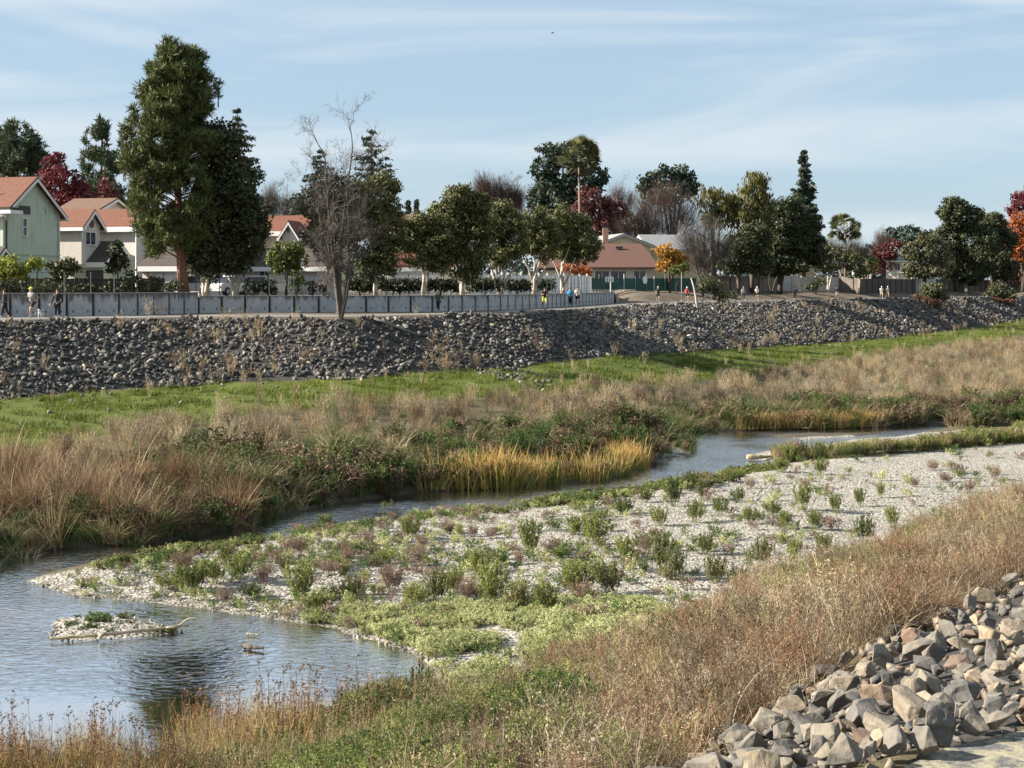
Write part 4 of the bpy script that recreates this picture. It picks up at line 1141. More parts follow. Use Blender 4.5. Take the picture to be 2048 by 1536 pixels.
def lobe_leaves(lobes, n_per_m2, size, clump=.45, shell=.55, elong=1.0, radial=False, droop=0.0, cover=1.0):
    """leaf quads over many small clumps that fill the lobes (centre, radii)"""
    out, rn = [], []
    for c, r in lobes:
        c = np.array(c); r = np.array(r)
        area = 4 * math.pi * ((r[0] * r[1]) ** 1.6 / 3 + (r[0] * r[2]) ** 1.6 / 3 + (r[1] * r[2]) ** 1.6 / 3) ** (1 / 1.6)
        nc = max(4, int(cover * area / (clump * clump * 1.6)))
        d = rvec(nc); rad = (shell + (1 - shell) * RN.random(nc)) ** .7
        cc = c + d * r * rad[:, None]
        cs = clump * RN.uniform(.6, 1.35, nc); tone = RN.random(nc)
        nl = max(6, int(n_per_m2 * clump * clump))
        for k in range(nc):
            m = max(4, int(nl * (cs[k] / clump) ** 2))
            u = rvec(m); rr = RN.random(m) ** .45
            p = cc[k] + u * (rr * cs[k])[:, None] * np.array([1, 1, .8])
            p[:, 2] -= droop * RN.random(m) * cs[k] * 2
            s = size * RN.uniform(.6, 1.4, m)[:, None]
            if radial:
                a = u * .8 + rvec(m) * .45 + np.array([0, 0, .35 - droop]); a /= np.linalg.norm(a, axis=1, keepdims=True)
            elif droop:
                a = rvec(m) * .45 + np.array([0, 0, -1.0]); a /= np.linalg.norm(a, axis=1, keepdims=True)
            else:
                a = rvec(m)
            nrm = u * .7 + rvec(m) * .8 + d[k] * .5
            b = np.cross(a, nrm); b /= np.linalg.norm(b, axis=1, keepdims=True) + 1e-9
            a_ = a * s * elong ** .5; b_ = b * s / elong ** .5 * .62
            out.append(np.stack([p - a_, p - b_, p + a_, p + b_], 1))
            rn.append(np.clip(.55 * tone[k] + .45 * RN.random(m), 0, 1))
    return np.concatenate(out), np.concatenate(rn)

def leaf_part(name, Q, rn, mat, parent):
    o = np.array(parent.location)
    me = quads_mesh(name, Q - o, rn)
    return link_mesh(name, me, mat, parent)

def limbs(mb, base, tops, r0, wob=.15, sides=7, fork=.3, r1=.3):
    """trunk from base that splits towards the points in tops"""
    base = Vector(base)
    for t in tops:
        t = Vector(t); n = 6; pts, rad = [], []
        off = Vector((R.gauss(0, wob), R.gauss(0, wob), 0))
        for i in range(n + 1):
            k = i / n
            p = base.lerp(t, k)
            lag = base.lerp(Vector((base.x, base.y, t.z)), k)
            p = lag.lerp(p, min(1, k ** (1 - fork) * 1.0)) if fork else p
            p = p + off * math.sin(k * 3.1) + Vector((R.gauss(0, wob * .3), R.gauss(0, wob * .3), 0)) * (k > 0)
            pts.append(p); rad.append(r0 * (1 - (1 - r1) * k) * (1.25 if i == 0 else 1))
        mb.tube(pts, rad, sides)

def px_lobes(L, Y, depth=None, sub_=0):
    out = []
    for cx, cy, rx, ry in L:
        k = Y / F; c = at(cx, cy, Y)
        dp = (rx * k) if depth is None else depth
        y_ = c.y + R.uniform(-.4, .4) * dp; r3 = (rx * k, max(dp * .85, .4), ry * k)
        out.append(((c.x, y_, c.z), tuple(q * .9 for q in r3)))
        for _ in range(sub_):                       # boughs that break the outline
            d = Vector((R.gauss(0, 1), R.gauss(0, 1), R.gauss(.25, .8))).normalized(); f_ = R.uniform(.28, .5)
            out.append(((c.x + d.x * r3[0] * .92, y_ + d.y * r3[1] * .92, c.z + d.z * r3[2] * .92), (r3[0] * f_, r3[1] * f_, r3[2] * f_)))
    return out

PG = 'paperbark trees along the block wall'
def ground_z(x, y):
    z = float(terr(np.array([x]), np.array([y]))[0])
    if x < 11.0 and y > float(lin(F0, x)): z = max(z, ZT)
    return z

def tree(name, label, px, Y, lobes, leafm, barkm, trunk_r, tops=None, size=.17, dens_=26, clump=.5, shell=.5, group=None, base_py=None, wob=.12, cover=1.0, elong=1.0, radial=False, droop=0.0, depth=None, cat='tree', stems_=1):
    x = (px - CX) * Y / F
    z = ground_z(x, Y) if base_py is None else at(px, base_py, Y).z
    root = empty(name, (x, Y, z - .05), label, cat, group)
    if group == PG: lobes = [(a_, b_ + 4, c_ * 1.08, d_ * 1.08) for a_, b_, c_, d_ in lobes]
    LB = px_lobes(lobes, Y, depth, 8 if group == PG else 5)
    mb = MB()
    if tops is None: tops = [((l_[0] - px) * .6 + px, l_[1]) for l_ in lobes[:4]]
    limbs(mb, (x, Y, z - .15), [at(a, b, Y + R.uniform(-.8, .8)) for a, b in tops], trunk_r, wob)
    mb.build('trunk', barkm, root, smooth=True)
    Q, rn = lobe_leaves(LB, dens_, size, clump, shell, elong, radial, droop, cover)
    leaf_part('crown', Q, rn, leafm, root)
    return root

# --- the big pine
def pine(name, label, px, Y, outline, py0, py1, nballs, ball, mat, trunk_r, trunk_top, group=None, dens_=60, size=.24, tips=()):
    """foliage balls filling a left/right outline [(py, xl, xr)]"""
    x = (px - CX) * Y / F; z = ground_z(x, Y)
    root = empty(name, (x, Y, z - .05), label, 'tree', group)
    mb = MB(); tp = at(trunk_top[0], trunk_top[1], Y)
    limbs(mb, (x, Y, z - .2), [tp], trunk_r, .1, 9, 0, .25)
    balls = []
    oy = [o[0] for o in outline]
    for i in range(nballs):
        py = R.uniform(py0, py1)
        xl, xr = np.interp(py, oy, [o[1] for o in outline]), np.interp(py, oy, [o[2] for o in outline])
        a = R.uniform(0, 6.283); rr = math.sqrt(R.uniform(.3, 1)) * R.uniform(.9, 1.12)
        cx = (xl + xr) / 2 + math.cos(a) * rr * max(4, (xr - xl) / 2 - ball * .5)
        dy = math.sin(a) * rr * (xr - xl) / 2 * Y / F * .9
        b = ball * R.uniform(.45, 1.3) * Y / F
        c = at(cx, py, Y); c.y += dy
        balls.append(((c.x, c.y, c.z), (b, b, b * .85)))
        if i % 2 == 0:
            t = mb.v and Vector((x + (tp.x - x) * .5, Y, c.z - abs(c.x - x) * .35 - .3))
            mb.tube([(x + (tp.x - x) * max(0, min(1, (c.z - z) / (tp.z - z))), Y, c.z - abs(c.x - x) * .4 - .2), c], [.07, .03], 4)
    for tx, ty, th in tips:                              # upright leader tips
        a_, b_ = at(tx, ty + th, Y), at(tx, ty, Y); dz = R.uniform(-1.2, 1.2)
        mb.tube([a_ + Vector((0, dz, -.8)), a_ + Vector((0, dz, 0)), b_ + Vector((0, dz, 0))], [.06, .04, .015], 4)
        for q in range(3):
            c = a_.lerp(b_, .15 + .4 * q) + Vector((R.gauss(0, .08), dz, 0)); r_ = ball * Y / F * (.42 - .09 * q)
            balls.append(((c.x, c.y, c.z), (r_, r_, r_ * 1.2)))
    mb.build('trunk', B_PINE if trunk_r > .25 else B_GREY, root, smooth=True)
    Q, rn = lobe_leaves(balls, dens_, size, .36, .45, 4.5, True, 0.0, 1.0)
    leaf_part('crown', Q, rn, mat, root)
    return root
pine('pine_tree', 'very tall bushy pine with a reddish trunk behind the grey block wall', 368, 108,
     [(100, 322, 390), (125, 305, 408), (160, 292, 425), (200, 285, 430), (235, 280, 415), (262, 268, 425), (300, 258, 446), (360, 252, 450), (420, 258, 442), (470, 268, 430), (505, 305, 410)], 108, 502, 285, 17, L_PINE, .36, (345, 100), None, 150, .12, [(338, 78, 30), (355, 84, 30), (385, 90, 32), (318, 96, 26), (403, 106, 28), (300, 126, 28), (430, 158, 30), (282, 176, 36), (268, 214, 34), (255, 258, 40), (248, 300, 40), (262, 240, 30), (440, 285, 30)])
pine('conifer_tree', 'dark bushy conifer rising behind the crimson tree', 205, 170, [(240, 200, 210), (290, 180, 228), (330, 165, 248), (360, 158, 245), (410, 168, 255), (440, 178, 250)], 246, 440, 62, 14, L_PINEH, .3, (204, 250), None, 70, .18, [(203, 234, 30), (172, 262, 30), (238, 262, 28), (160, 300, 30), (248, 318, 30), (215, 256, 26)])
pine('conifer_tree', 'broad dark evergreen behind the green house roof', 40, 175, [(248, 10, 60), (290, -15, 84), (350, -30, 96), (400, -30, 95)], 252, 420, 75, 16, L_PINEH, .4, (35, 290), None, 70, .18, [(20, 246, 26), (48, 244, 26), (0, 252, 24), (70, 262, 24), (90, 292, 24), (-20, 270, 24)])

# --- layered conifers
def redwood(name, label, px, Y, top, bot, width, mat, dens_=1.0, dark=B_DARK, tiers=26, droop=.25, group=None, tip_up=.0):
    x = (px - CX) * Y / F; z = ground_z(x, Y); k = Y / F
    root = empty(name, (x, Y, z - .05), label, 'tree', group)
    T = at(px, top, Y); mb = MB(); mb.tube([(x, Y, z - .2), (x + .05, Y, (z + T.z) / 2), T], [.32, .2, .03], 7)
    zb = at(px, bot, Y).z; Q, rn = [], []
    for i in range(tiers):
        t = (i + .3) / tiers; hz = T.z + (zb - T.z) * t
        L = width * k * .5 * (t ** .75) * 1.0 + .15
        nb = 5 + int(3 * t)
        for j in range(nb):
            a = R.uniform(0, 6.283); l_ = L * R.uniform(.55, 1.2)
            p0 = np.array([x, Y, hz]); tip = p0 + np.array([math.cos(a) * l_, math.sin(a) * l_, -droop * l_ + R.gauss(0, .1)])
            mid = (p0 + tip) / 2 + np.array([0, 0, -.08 * l_]); tip[2] += tip_up * l_
            mb.tube([p0, mid, tip], [.04, .025, .01], 3, 0, False)
            m = int(26 * dens_ * (.5 + l_))
            s = RN.random(m) ** .7
            P = p0 + (mid - p0) * (2 * np.minimum(s, .5))[:, None] + (tip - mid) * (2 * np.maximum(s - .5, 0))[:, None]
            P = P + RN.normal(size=(m, 3)) * np.array([.1, .1, .06]) * (1 + l_ * .25)
            ax = rvec(m) * .6 + np.array([math.cos(a) * .6, math.sin(a) * .6, -.5]); ax /= np.linalg.norm(ax, axis=1, keepdims=True)
            b = np.cross(ax, rvec(m)); b /= np.linalg.norm(b, axis=1, keepdims=True) + 1e-9
            sz = (.20 * RN.uniform(.6, 1.4, m) * (Y / 140))[:, None]
            Q.append(np.stack([P - ax * sz, P - b * sz * .35, P + ax * sz, P + b * sz * .35], 1)); rn.append(RN.random(m))
    mb.build('trunk', dark, root, smooth=True)
    leaf_part('crown', np.concatenate(Q), np.concatenate(rn), mat, root)
redwood('redwood_tree', 'tall layered redwood behind the big pine', 475, 150, 218, 470, 165, L_RWD, .75, tiers=20, tip_up=.1)
redwood('redwood_tree', 'open layered redwood behind the bare tree at the path', 742, 165, 260, 470, 185, L_RWD, .6, tiers=18, tip_up=.14)
redwood('redwood_tree', 'dark ragged conifer half hidden by the bare tree at the path', 640, 170, 300, 480, 165, L_RWD, .6, tiers=18)
redwood('spruce_tree', 'narrow dark spire conifer above the round dark oaks', 1608, 235, 303, 520, 78, L_RWD, 1.5, tiers=34, droop=.05, tip_up=.22)
redwood('cypress_tree', 'slim dark cypress above the tiled roof behind the paperbarks', 816, 250, 402, 470, 12, L_RWD, 1.0, tiers=14, group='pair of far cypresses')
redwood('cypress_tree', 'slim dark cypress above the tiled roof behind the paperbarks', 834, 250, 400, 470, 12, L_RWD, 1.0, tiers=14, group='pair of far cypresses')

# --- leafy trees behind the wall, near to far
tree('evergreen_tree', 'dark dense evergreen with pale split trunks beside the big pine', 412, 109.5,
     [(440, 300, 45, 55), (470, 360, 50, 60), (480, 430, 45, 55), (435, 400, 50, 60), (415, 470, 45, 50), (450, 500, 45, 45), (400, 520, 40, 30), (500, 470, 26, 40), (430, 540, 30, 22)],
     L_DARK, B_PAPER, .2, [(398, 520), (412, 500), (430, 500), (445, 470)], .14, 50, .5, .5, cover=1.6)
tree('evergreen_tree', 'dark dense evergreen with one leaning pale trunk next to the split trunks', 472, 111,
     [(490, 420, 34, 50), (500, 480, 28, 46), (475, 520, 34, 34), (460, 470, 30, 40)], L_DARK, B_PAPER, .2, [(452, 520), (478, 500)], .14, 50, .45, .5, cover=1.6)
tree('paperbark_tree', 'paperbark with a tall dark crown behind the bare tree', 752, 112.5,
     [(750, 400, 40, 45), (735, 460, 46, 50), (770, 450, 34, 50), (720, 400, 30, 40), (760, 510, 30, 34), (740, 530, 28, 24), (700, 440, 26, 44), (765, 370, 26, 24)], L_PAPER, B_PAPER, 0.158, [(750, 520), (738, 480), (765, 480)], .10, 105, .30, .6, PG, cover=1.15)
tree('paperbark_tree', 'slim paperbark in a gap of the bare tree', 662, 110, [(640, 470, 30, 34), (660, 430, 34, 44), (680, 390, 40, 40), (630, 400, 34, 36), (655, 500, 28, 30)], L_OLIVE, B_PAPER, .17, [(652, 530), (660, 480)], .13, 40, .42, .5, PG, cover=1.2)
tree('paperbark_tree', 'low rounded paperbark with two thin upright trunks', 846, 115,
     [(820, 470, 30, 30), (850, 460, 36, 34), (880, 480, 28, 32), (835, 505, 34, 28), (870, 515, 26, 24), (850, 440, 26, 18)], L_PAPER, B_PAPER, 0.115, [(842, 500), (856, 495), (872, 500)], .10, 105, .30, .6, PG, cover=1.15)
tree('paperbark_tree', 'largest paperbark with a thick leaning white trunk', 925, 117,
     [(905, 420, 36, 38), (940, 430, 38, 44), (925, 395, 34, 22), (900, 470, 40, 40), (945, 480, 34, 46), (920, 520, 40, 34), (890, 500, 30, 34), (960, 450, 22, 40), (880, 440, 22, 30)], L_PAPER, B_PAPER, 0.173, [(900, 500), (925, 470), (945, 480)], .10, 105, .30, .6, PG, cover=1.15)
tree('paperbark_tree', 'paperbark with trunks spread in a wide V', 1002, 124,
     [(985, 450, 30, 34), (1010, 440, 34, 32), (1030, 470, 28, 36), (985, 490, 28, 32), (1015, 505, 32, 28), (995, 420, 22, 16)], L_PAPER, B_PAPER, 0.158, [(975, 505), (1000, 490), (1025, 500), (1045, 520)], .10, 105, .30, .6, PG, cover=1.15)
tree('paperbark_tree', 'paperbark with three forked white trunks', 1068, 133,
     [(1065, 440, 28, 26), (1085, 455, 26, 30), (1060, 480, 28, 28), (1090, 490, 26, 28), (1105, 460, 18, 24)], L_PAPER, B_PAPER, 0.158, [(1045, 510), (1070, 500), (1090, 495), (1100, 520)], .10, 105, .30, .6, PG, cover=1.15)
tree('paperbark_tree', 'last paperbark of the row with branches forking over the white fence', 1125, 143,
     [(1120, 450, 28, 32), (1145, 455, 28, 34), (1165, 475, 26, 32), (1130, 490, 30, 28), (1160, 505, 26, 24), (1185, 485, 14, 20), (1105, 480, 20, 28)], L_PAPER, B_PAPER, 0.173, [(1100, 515), (1125, 500), (1150, 515), (1140, 490)], .11, 95, .32, .6, PG, cover=1.15)
tree('round_tree', 'bright green clipped round tree in front of the lit tiled house', 572, 121,
     [(560, 510, 24, 24), (585, 505, 26, 26), (600, 520, 20, 22), (575, 530, 32, 20), (555, 530, 18, 18)], L_BUSH, B_GREY, .1, [(570, 530), (585, 520)], .13, 34, .35, .55)
tree('lime_tree', 'bright yellow green leafy tree over the garden fence', 25, 105,
     [(10, 530, 28, 18), (40, 540, 24, 18), (-10, 540, 24, 20), (20, 548, 40, 14), (65, 530, 14, 14)], L_LIME, B_DARK, .09, None, .15, 28, .35, .5)
tree('small_garden_tree', 'small dark tree with an open crooked trunk beside the green house', 118, 112, [(110, 535, 18, 14), (130, 530, 18, 14), (145, 540, 14, 12), (120, 548, 20, 9)], L_OLIVE, B_DARK, .06, None, .14, 22, .3, .4)
# background crowns
tree('crimson_tree', 'crimson autumn tree behind the tiled roofs', 130, 150, [(110, 345, 24, 32), (130, 370, 40, 40), (160, 390, 30, 32), (95, 375, 24, 34), (115, 320, 14, 16), (140, 400, 44, 26), (178, 405, 16, 18)], L_RED, B_DARK, .2, None, .17, 26, .42, .45)
tree('dull_red_tree', 'dull red small tree between the crimson tree and the pine', 213, 155, [(212, 380, 18, 22), (220, 400, 20, 20), (205, 410, 20, 16)], L_DRED, B_DARK, .12, None, .17, 20, .4, .45)
tree('dark_tree', 'low dark tree behind the orange roof', 225, 158, [(200, 410, 26, 18), (235, 408, 28, 20), (262, 405, 16, 24)], L_DARK, B_DARK, .15, None, .18, 26, .4, .5)
tree('eucalyptus_tree', 'big blue green eucalyptus behind the tall fan palm', 1130, 240, [(1085, 340, 26, 32), (1120, 310, 34, 28), (1165, 320, 34, 30), (1100, 380, 40, 36), (1150, 370, 40, 40), (1190, 360, 22, 34), (1130, 410, 50, 30), (1075, 400, 22, 30)], L_EUC, B_PALE, .4, None, .3, 20, .75, .45)
tree('hazy_pine', 'blue green pine group above the brown bare trees', 1345, 260, [(1300, 365, 18, 20), (1330, 360, 22, 22), (1362, 345, 18, 24), (1380, 375, 18, 26), (1340, 390, 46, 24), (1290, 380, 12, 20)], L_EUC, B_DARK, .4, None, .3, 20, .7, .45)
tree('dark_red_tree', 'dark red tree beside the fan palm', 1185, 232, [(1180, 400, 30, 26), (1200, 430, 34, 34), (1165, 430, 28, 28), (1190, 465, 40, 24), (1215, 410, 18, 20)], L_DRED, B_DARK, .25, None, .24, 18, .6, .4)
tree('dark_red_tree', 'thin dark red tree between the palm and the bare elms', 1240, 240, [(1240, 420, 22, 24), (1255, 450, 30, 24), (1230, 450, 22, 28)], L_DRED, B_DARK, .2, None, .22, 11, .55, .3)
tree('willow_tree', 'tall drooping yellow green tree beside the dark oaks', 1505, 206, [(1505, 360, 26, 26), (1490, 400, 34, 34), (1525, 395, 24, 34), (1480, 440, 36, 34), (1520, 445, 30, 40), (1500, 480, 40, 30), (1465, 420, 20, 30)], L_WILLOW, B_GREY, .3, None, .2, 24, .55, .4, droop=.55, elong=2.0)
tree('willow_tree', 'lower drooping yellow green tree beside the dark oaks', 1425, 205, [(1415, 395, 22, 18), (1440, 400, 26, 24), (1420, 425, 28, 26), (1450, 430, 22, 24)], L_WILLOW, B_GREY, .25, None, .2, 22, .55, .4, droop=.45, elong=2.0)
tree('dark_oak', 'massive dark oak whose shadow covers the path', 1560, 212, [(1560, 440, 44, 46), (1600, 460, 40, 40), (1540, 490, 46, 36), (1595, 505, 48, 36), (1625, 490, 26, 34), (1570, 530, 56, 20), (1530, 530, 30, 20), (1640, 520, 16, 18)], L_DARK, B_DARK, .35, [(1540, 500), (1560, 470), (1590, 490)], .18, 46, .6, .45, cover=1.7)
tree('dark_oak', 'dark oak with a thin pale trunk next to the massive oak', 1478, 202, [(1500, 490, 36, 30), (1475, 500, 34, 30), (1500, 525, 44, 22), (1465, 530, 26, 18), (1520, 470, 26, 26)], L_DARK, B_GREY, .22, [(1470, 510), (1485, 495)], .17, 46, .55, .45, cover=1.5)
tree('dark_oak', 'small dark tree with a forked trunk below the massive oak', 1545, 210, [(1550, 535, 30, 14), (1575, 530, 26, 16), (1530, 525, 22, 14)], L_DARK, B_DARK, .16, [(1540, 545), (1562, 540)], .18, 24, .5, .45)
tree('golden_shrub_tree', 'golden autumn tree at the corner of the brown hipped roof', 1340, 188, [(1330, 505, 20, 16), (1350, 515, 22, 18), (1335, 528, 22, 14), (1362, 525, 14, 16)], L_GOLDEN, B_GREY, .12, None, .18, 22, .45, .35)
tree('green_bush', 'green bush under the golden tree', 1352, 186, [(1350, 543, 12, 9), (1365, 540, 10, 10)], L_BUSH, B_DARK, .06, None, .15, 26, .4, .5, cat='bush')
tree('rusty_bush', 'rusty red bush in front of the low brown roof', 1148, 178, [(1135, 535, 14, 12), (1155, 538, 18, 12), (1170, 545, 14, 9)], L_ORANGE, B_DARK, .06, None, .15, 14, .4, .4, cat='bush')
tree('olive_tree', 'grey green spreading tree with a bare pale trunk by the plank fence', 1656, 225, [(1640, 515, 26, 18), (1670, 505, 28, 20), (1700, 520, 26, 22), (1650, 535, 30, 12), (1715, 540, 20, 16)], L_OLIVE, B_PALE, .18, [(1660, 530), (1670, 515)], .2, 20, .55, .4)
tree('olive_tree', 'dense green shrub tree against the dark plank fence', 1735, 238, [(1730, 540, 16, 14), (1745, 530, 14, 16), (1720, 550, 14, 10)], L_BUSH, B_DARK, .1, None, .2, 20, .5, .45)
tree('yellowing_tree', 'grey green round tree with yellowing top beside the dark evergreens', 1850, 254, [(1845, 500, 32, 26), (1870, 515, 30, 28), (1825, 520, 24, 26), (1850, 540, 40, 18), (1855, 485, 28, 14)], L_OLIVE, B_GREY, .2, None, .22, 20, .6, .4)
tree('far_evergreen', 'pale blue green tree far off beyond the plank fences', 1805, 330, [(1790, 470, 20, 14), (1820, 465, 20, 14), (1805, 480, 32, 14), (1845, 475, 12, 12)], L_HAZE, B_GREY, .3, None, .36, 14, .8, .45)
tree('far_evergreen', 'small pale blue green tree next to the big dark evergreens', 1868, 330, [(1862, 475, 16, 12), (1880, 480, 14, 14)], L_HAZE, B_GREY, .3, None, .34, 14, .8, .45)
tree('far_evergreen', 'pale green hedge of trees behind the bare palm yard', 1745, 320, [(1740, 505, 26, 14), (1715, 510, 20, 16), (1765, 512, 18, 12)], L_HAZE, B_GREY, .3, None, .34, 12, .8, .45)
tree('far_red_tree', 'dull red tree behind the blue roofed house', 1775, 262, [(1770, 505, 24, 20), (1790, 495, 18, 16), (1760, 530, 24, 22), (1785, 530, 22, 18)], L_DRED, B_DARK, .2, None, .26, 13, .65, .35)
tree('dark_evergreen', 'tall dark evergreen at the far end of the plank fences', 1912, 273, [(1900, 430, 22, 30), (1915, 415, 26, 20), (1935, 440, 34, 36), (1905, 480, 30, 36), (1945, 490, 40, 40), (1915, 530, 40, 28), (1950, 540, 40, 28)], L_DARK, B_DARK, .35, None, .2, 40, .7, .45, cover=1.6)
tree('dark_evergreen', 'rounded dark evergreen between the tall one and the orange tree', 1985, 289, [(1975, 470, 30, 34), (2000, 490, 30, 40), (1985, 520, 36, 34), (2010, 540, 30, 26), (1990, 440, 18, 18)], L_DARK, B_DARK, .35, None, .2, 40, .7, .45, cover=1.6)
tree('orange_tree', 'orange autumn tree in front of the dark evergreens', 2045, 300, [(2035, 460, 26, 34), (2060, 450, 34, 34), (2045, 500, 34, 34), (2070, 500, 34, 34), (2025, 490, 16, 24)], L_ORANGE, B_DARK, .25, None, .22, 20, .6, .4)
tree('crimson_tree', 'crimson tree rising behind the orange tree', 2050, 320, [(2040, 405, 20, 24), (2065, 400, 30, 30), (2030, 420, 14, 14)], L_RED, B_DARK, .25, None, .26, 18, .65, .4)
tree('brown_tree', 'dark brown leafed tree under the orange tree', 2030, 302, [(2020, 545, 30, 20), (2050, 550, 34, 20), (2000, 555, 16, 12)], L_RUSTB, B_DARK, .2, None, .22, 18, .55, .4)

# --- bare trees
def bare(name, label, px, Y, tops, r0, levels, base_py=None, twig=.9, group=None, barkm=B_GREY, n_tw=1200, twigm=None, lobes=None, tl=.5, tw=.010):
    x = (px - CX) * Y / F
    z = ground_z(x, Y) if base_py is None else at(px, base_py, Y).z
    root = empty(name, (x, Y, z - .1), label, 'tree', group)
    mb = MB(); ends = []
    def grow(p, d, L, r, lv):
        n = 3; pts, rad = [p], [r]; q = p; dd = d
        for i in range(n):
            dd = (dd + Vector((R.gauss(0, .16), R.gauss(0, .16), R.gauss(.03, .10)))).normalized()
            q = q + dd * (L / n); pts.append(q); rad.append(max(.006, r * (1 - .45 * (i + 1) / n)))
        mb.tube(pts, rad, 6 if lv < 2 else (4 if lv < 3 else 3), 0, False)
        ends.append((q, dd, L))
        if lv >= levels: return
        for j in range(3 if lv < 3 else 2):
            i = R.randint(1, n); a = Vector((R.gauss(0, 1), R.gauss(0, 1), R.gauss(0, .7))).normalized()
            nd = (dd * R.uniform(.7, 1.2) + a * R.uniform(.5, .95) + Vector((0, 0, .12))).normalized()
            grow(pts[i], nd, L * R.uniform(.58, .82), max(.007, rad[i] * R.uniform(.5, .72)), lv + 1)
    b = Vector((x, Y, z - .2))
    for a, c, yo in tops:
        t = at(a, c, Y + yo); d = t - b
        m1 = b.lerp(t, .5) + Vector((R.gauss(0, .15), R.gauss(0, .15), 0))
        pts = [b, b.lerp(m1, .5) + Vector((R.gauss(0, .06), 0, 0)), m1, m1.lerp(t, .5) + Vector((R.gauss(0, .1), R.gauss(0, .1), 0)), t]
        mb.tube(pts, [r0 * 1.15, r0 * .85, r0 * .66, r0 * .5, r0 * .36], 8, 0, False)
        for k in range(2, 5):
            for j in range(3):
                a_ = R.uniform(0, 6.283)
                nd = Vector((math.cos(a_), math.sin(a_), R.uniform(.1, .8))).normalized()
                grow(pts[k].lerp(pts[k - 1], R.random() * .8), nd, d.length * twig * R.uniform(.16, .3), r0 * .3, 1)
        grow(t, (d.normalized() + Vector((0, 0, .4))).normalized(), d.length * twig * .3, r0 * .36, 1)
    mb.build('branches', barkm, root, smooth=True, fix=False)
    Q, rn = [], []
    for q, dd, L in ends:
        m = max(1, int(n_tw / len(ends)))
        P = np.array(q) + RN.normal(size=(m, 3)) * .06
        ax = np.array(dd) * .7 + rvec(m) * .8 + np.array([0, 0, .15]); ax /= np.linalg.norm(ax, axis=1, keepdims=True)
        bb = np.cross(ax, rvec(m)); bb /= np.linalg.norm(bb, axis=1, keepdims=True) + 1e-9
        ln = (tl * RN.uniform(.4, 1.2, m))[:, None]
        Q.append(np.stack([P - bb * tw, P + bb * tw, P + ax * ln + bb * tw * .4, P + ax * ln - bb * tw * .4], 1)); rn.append(RN.random(m))
    if lobes:
        for c, r in px_lobes(lobes, Y):
            m = int(n_tw / len(lobes)); u = rvec(m) * (RN.random(m) ** .55 * RN.uniform(.75, 1.25, m))[:, None]
            P = np.array(c) + u * np.array(r)
            ax = (P - np.array([x, Y, z + (c[2] - z) * .35])); ax /= np.linalg.norm(ax, axis=1, keepdims=True) + 1e-9
            ax = ax + rvec(m) * .35; ax /= np.linalg.norm(ax, axis=1, keepdims=True)
            bb = np.cross(ax, rvec(m)); bb /= np.linalg.norm(bb, axis=1, keepdims=True) + 1e-9
            ln = (tl * 1.6 * RN.uniform(.5, 1.2, m))[:, None]
            Q.append(np.stack([P - ax * ln - bb * tw, P - ax * ln + bb * tw, P + ax * ln + bb * tw * .5, P + ax * ln - bb * tw * .5], 1)); rn.append(RN.random(m))
    leaf_part('twigs', np.concatenate(Q), np.concatenate(rn), twigm or L_TWIG, root)
    return root
bt = hit(681, 637)
bare('bare_tree', 'tall bare tree with two trunks at the top of the stone bank', 681, bt.y, [(650, 318, -.3), (704, 308, .4), (667, 400, .6), (694, 385, -.5), (640, 440, .3), (716, 440, -.2)], .115, 4, 637, .56, None, B_GREY, 11000, L_TWIGG, None, .45, .007)
bare('bare_elm', 'wide fan of brown bare branches behind the hipped roof', 1325, 234, [(1290, 440, 1), (1320, 410, 0), (1350, 420, -1), (1375, 450, 1)], .2, 3, None, .6, None, B_GREY, 4340, L_TWIG, [(1290, 420, 40, 40), (1330, 400, 46, 40), (1370, 430, 44, 44), (1310, 450, 50, 34)], .8, .012)
bare('bare_elm', 'low tangle of brown twigs on yellowish limbs beside the dark oak', 1405, 190, [(1385, 480, .5), (1410, 460, 0), (1430, 490, -.8)], .15, 3, None, .7, None, B_GREY, 4030, L_TWIGG, [(1380, 480, 40, 36), (1420, 470, 44, 40), (1400, 515, 46, 28), (1450, 500, 26, 32)], .6, .009)
bare('bare_elm', 'brown twiggy tree above the paperbark row', 1000, 205, [(975, 400, .5), (1000, 390, 0), (1025, 400, -.8)], .18, 3, None, .5, None, B_DARK, 3720, L_TWIG, [(970, 380, 30, 30), (1005, 390, 34, 34), (1030, 400, 24, 28)], .7, .014)
bare('bare_elm', 'grey twiggy trees behind the far cypress pair', 565, 185, [(550, 410, 0), (575, 400, .6)], .15, 3, None, .5, None, B_PALE, 2790, L_TWIGG, [(540, 405, 22, 34), (575, 415, 34, 30), (600, 425, 26, 26)], .7, .011)
bare('bare_elm', 'thin pale bare saplings between the dark red trees', 1235, 260, [(1230, 400, 0), (1245, 395, .6)], .1, 3, None, .5, None, B_GREY, 1116, L_TWIG, [(1235, 390, 22, 20), (1260, 400, 20, 20)], .7, .010)
bare('bare_elm', 'reddish bare tangle behind the golden tree', 1270, 236, [(1260, 470, 0), (1280, 460, .6)], .12, 3, None, .6, None, B_DARK, 2232, L_TWIG, [(1250, 460, 30, 30), (1285, 470, 28, 28)], .7, .012)
bare('bare_elm', 'grey bare tangle round the short fan palm', 1690, 250, [(1670, 500, 0), (1700, 495, .6)], .12, 3, None, .6, None, B_PALE, 2604, L_TWIGG, [(1665, 500, 26, 24), (1700, 500, 30, 30), (1725, 510, 18, 22)], .7, .012)
bare('bare_elm', 'purplish bare tree behind the red tree by the blue roof', 1762, 275, [(1760, 490, 0), (1770, 485, .6)], .12, 3, None, .6, None, B_DARK, 1116, L_TWIG, [(1765, 485, 20, 24)], .7, .012)

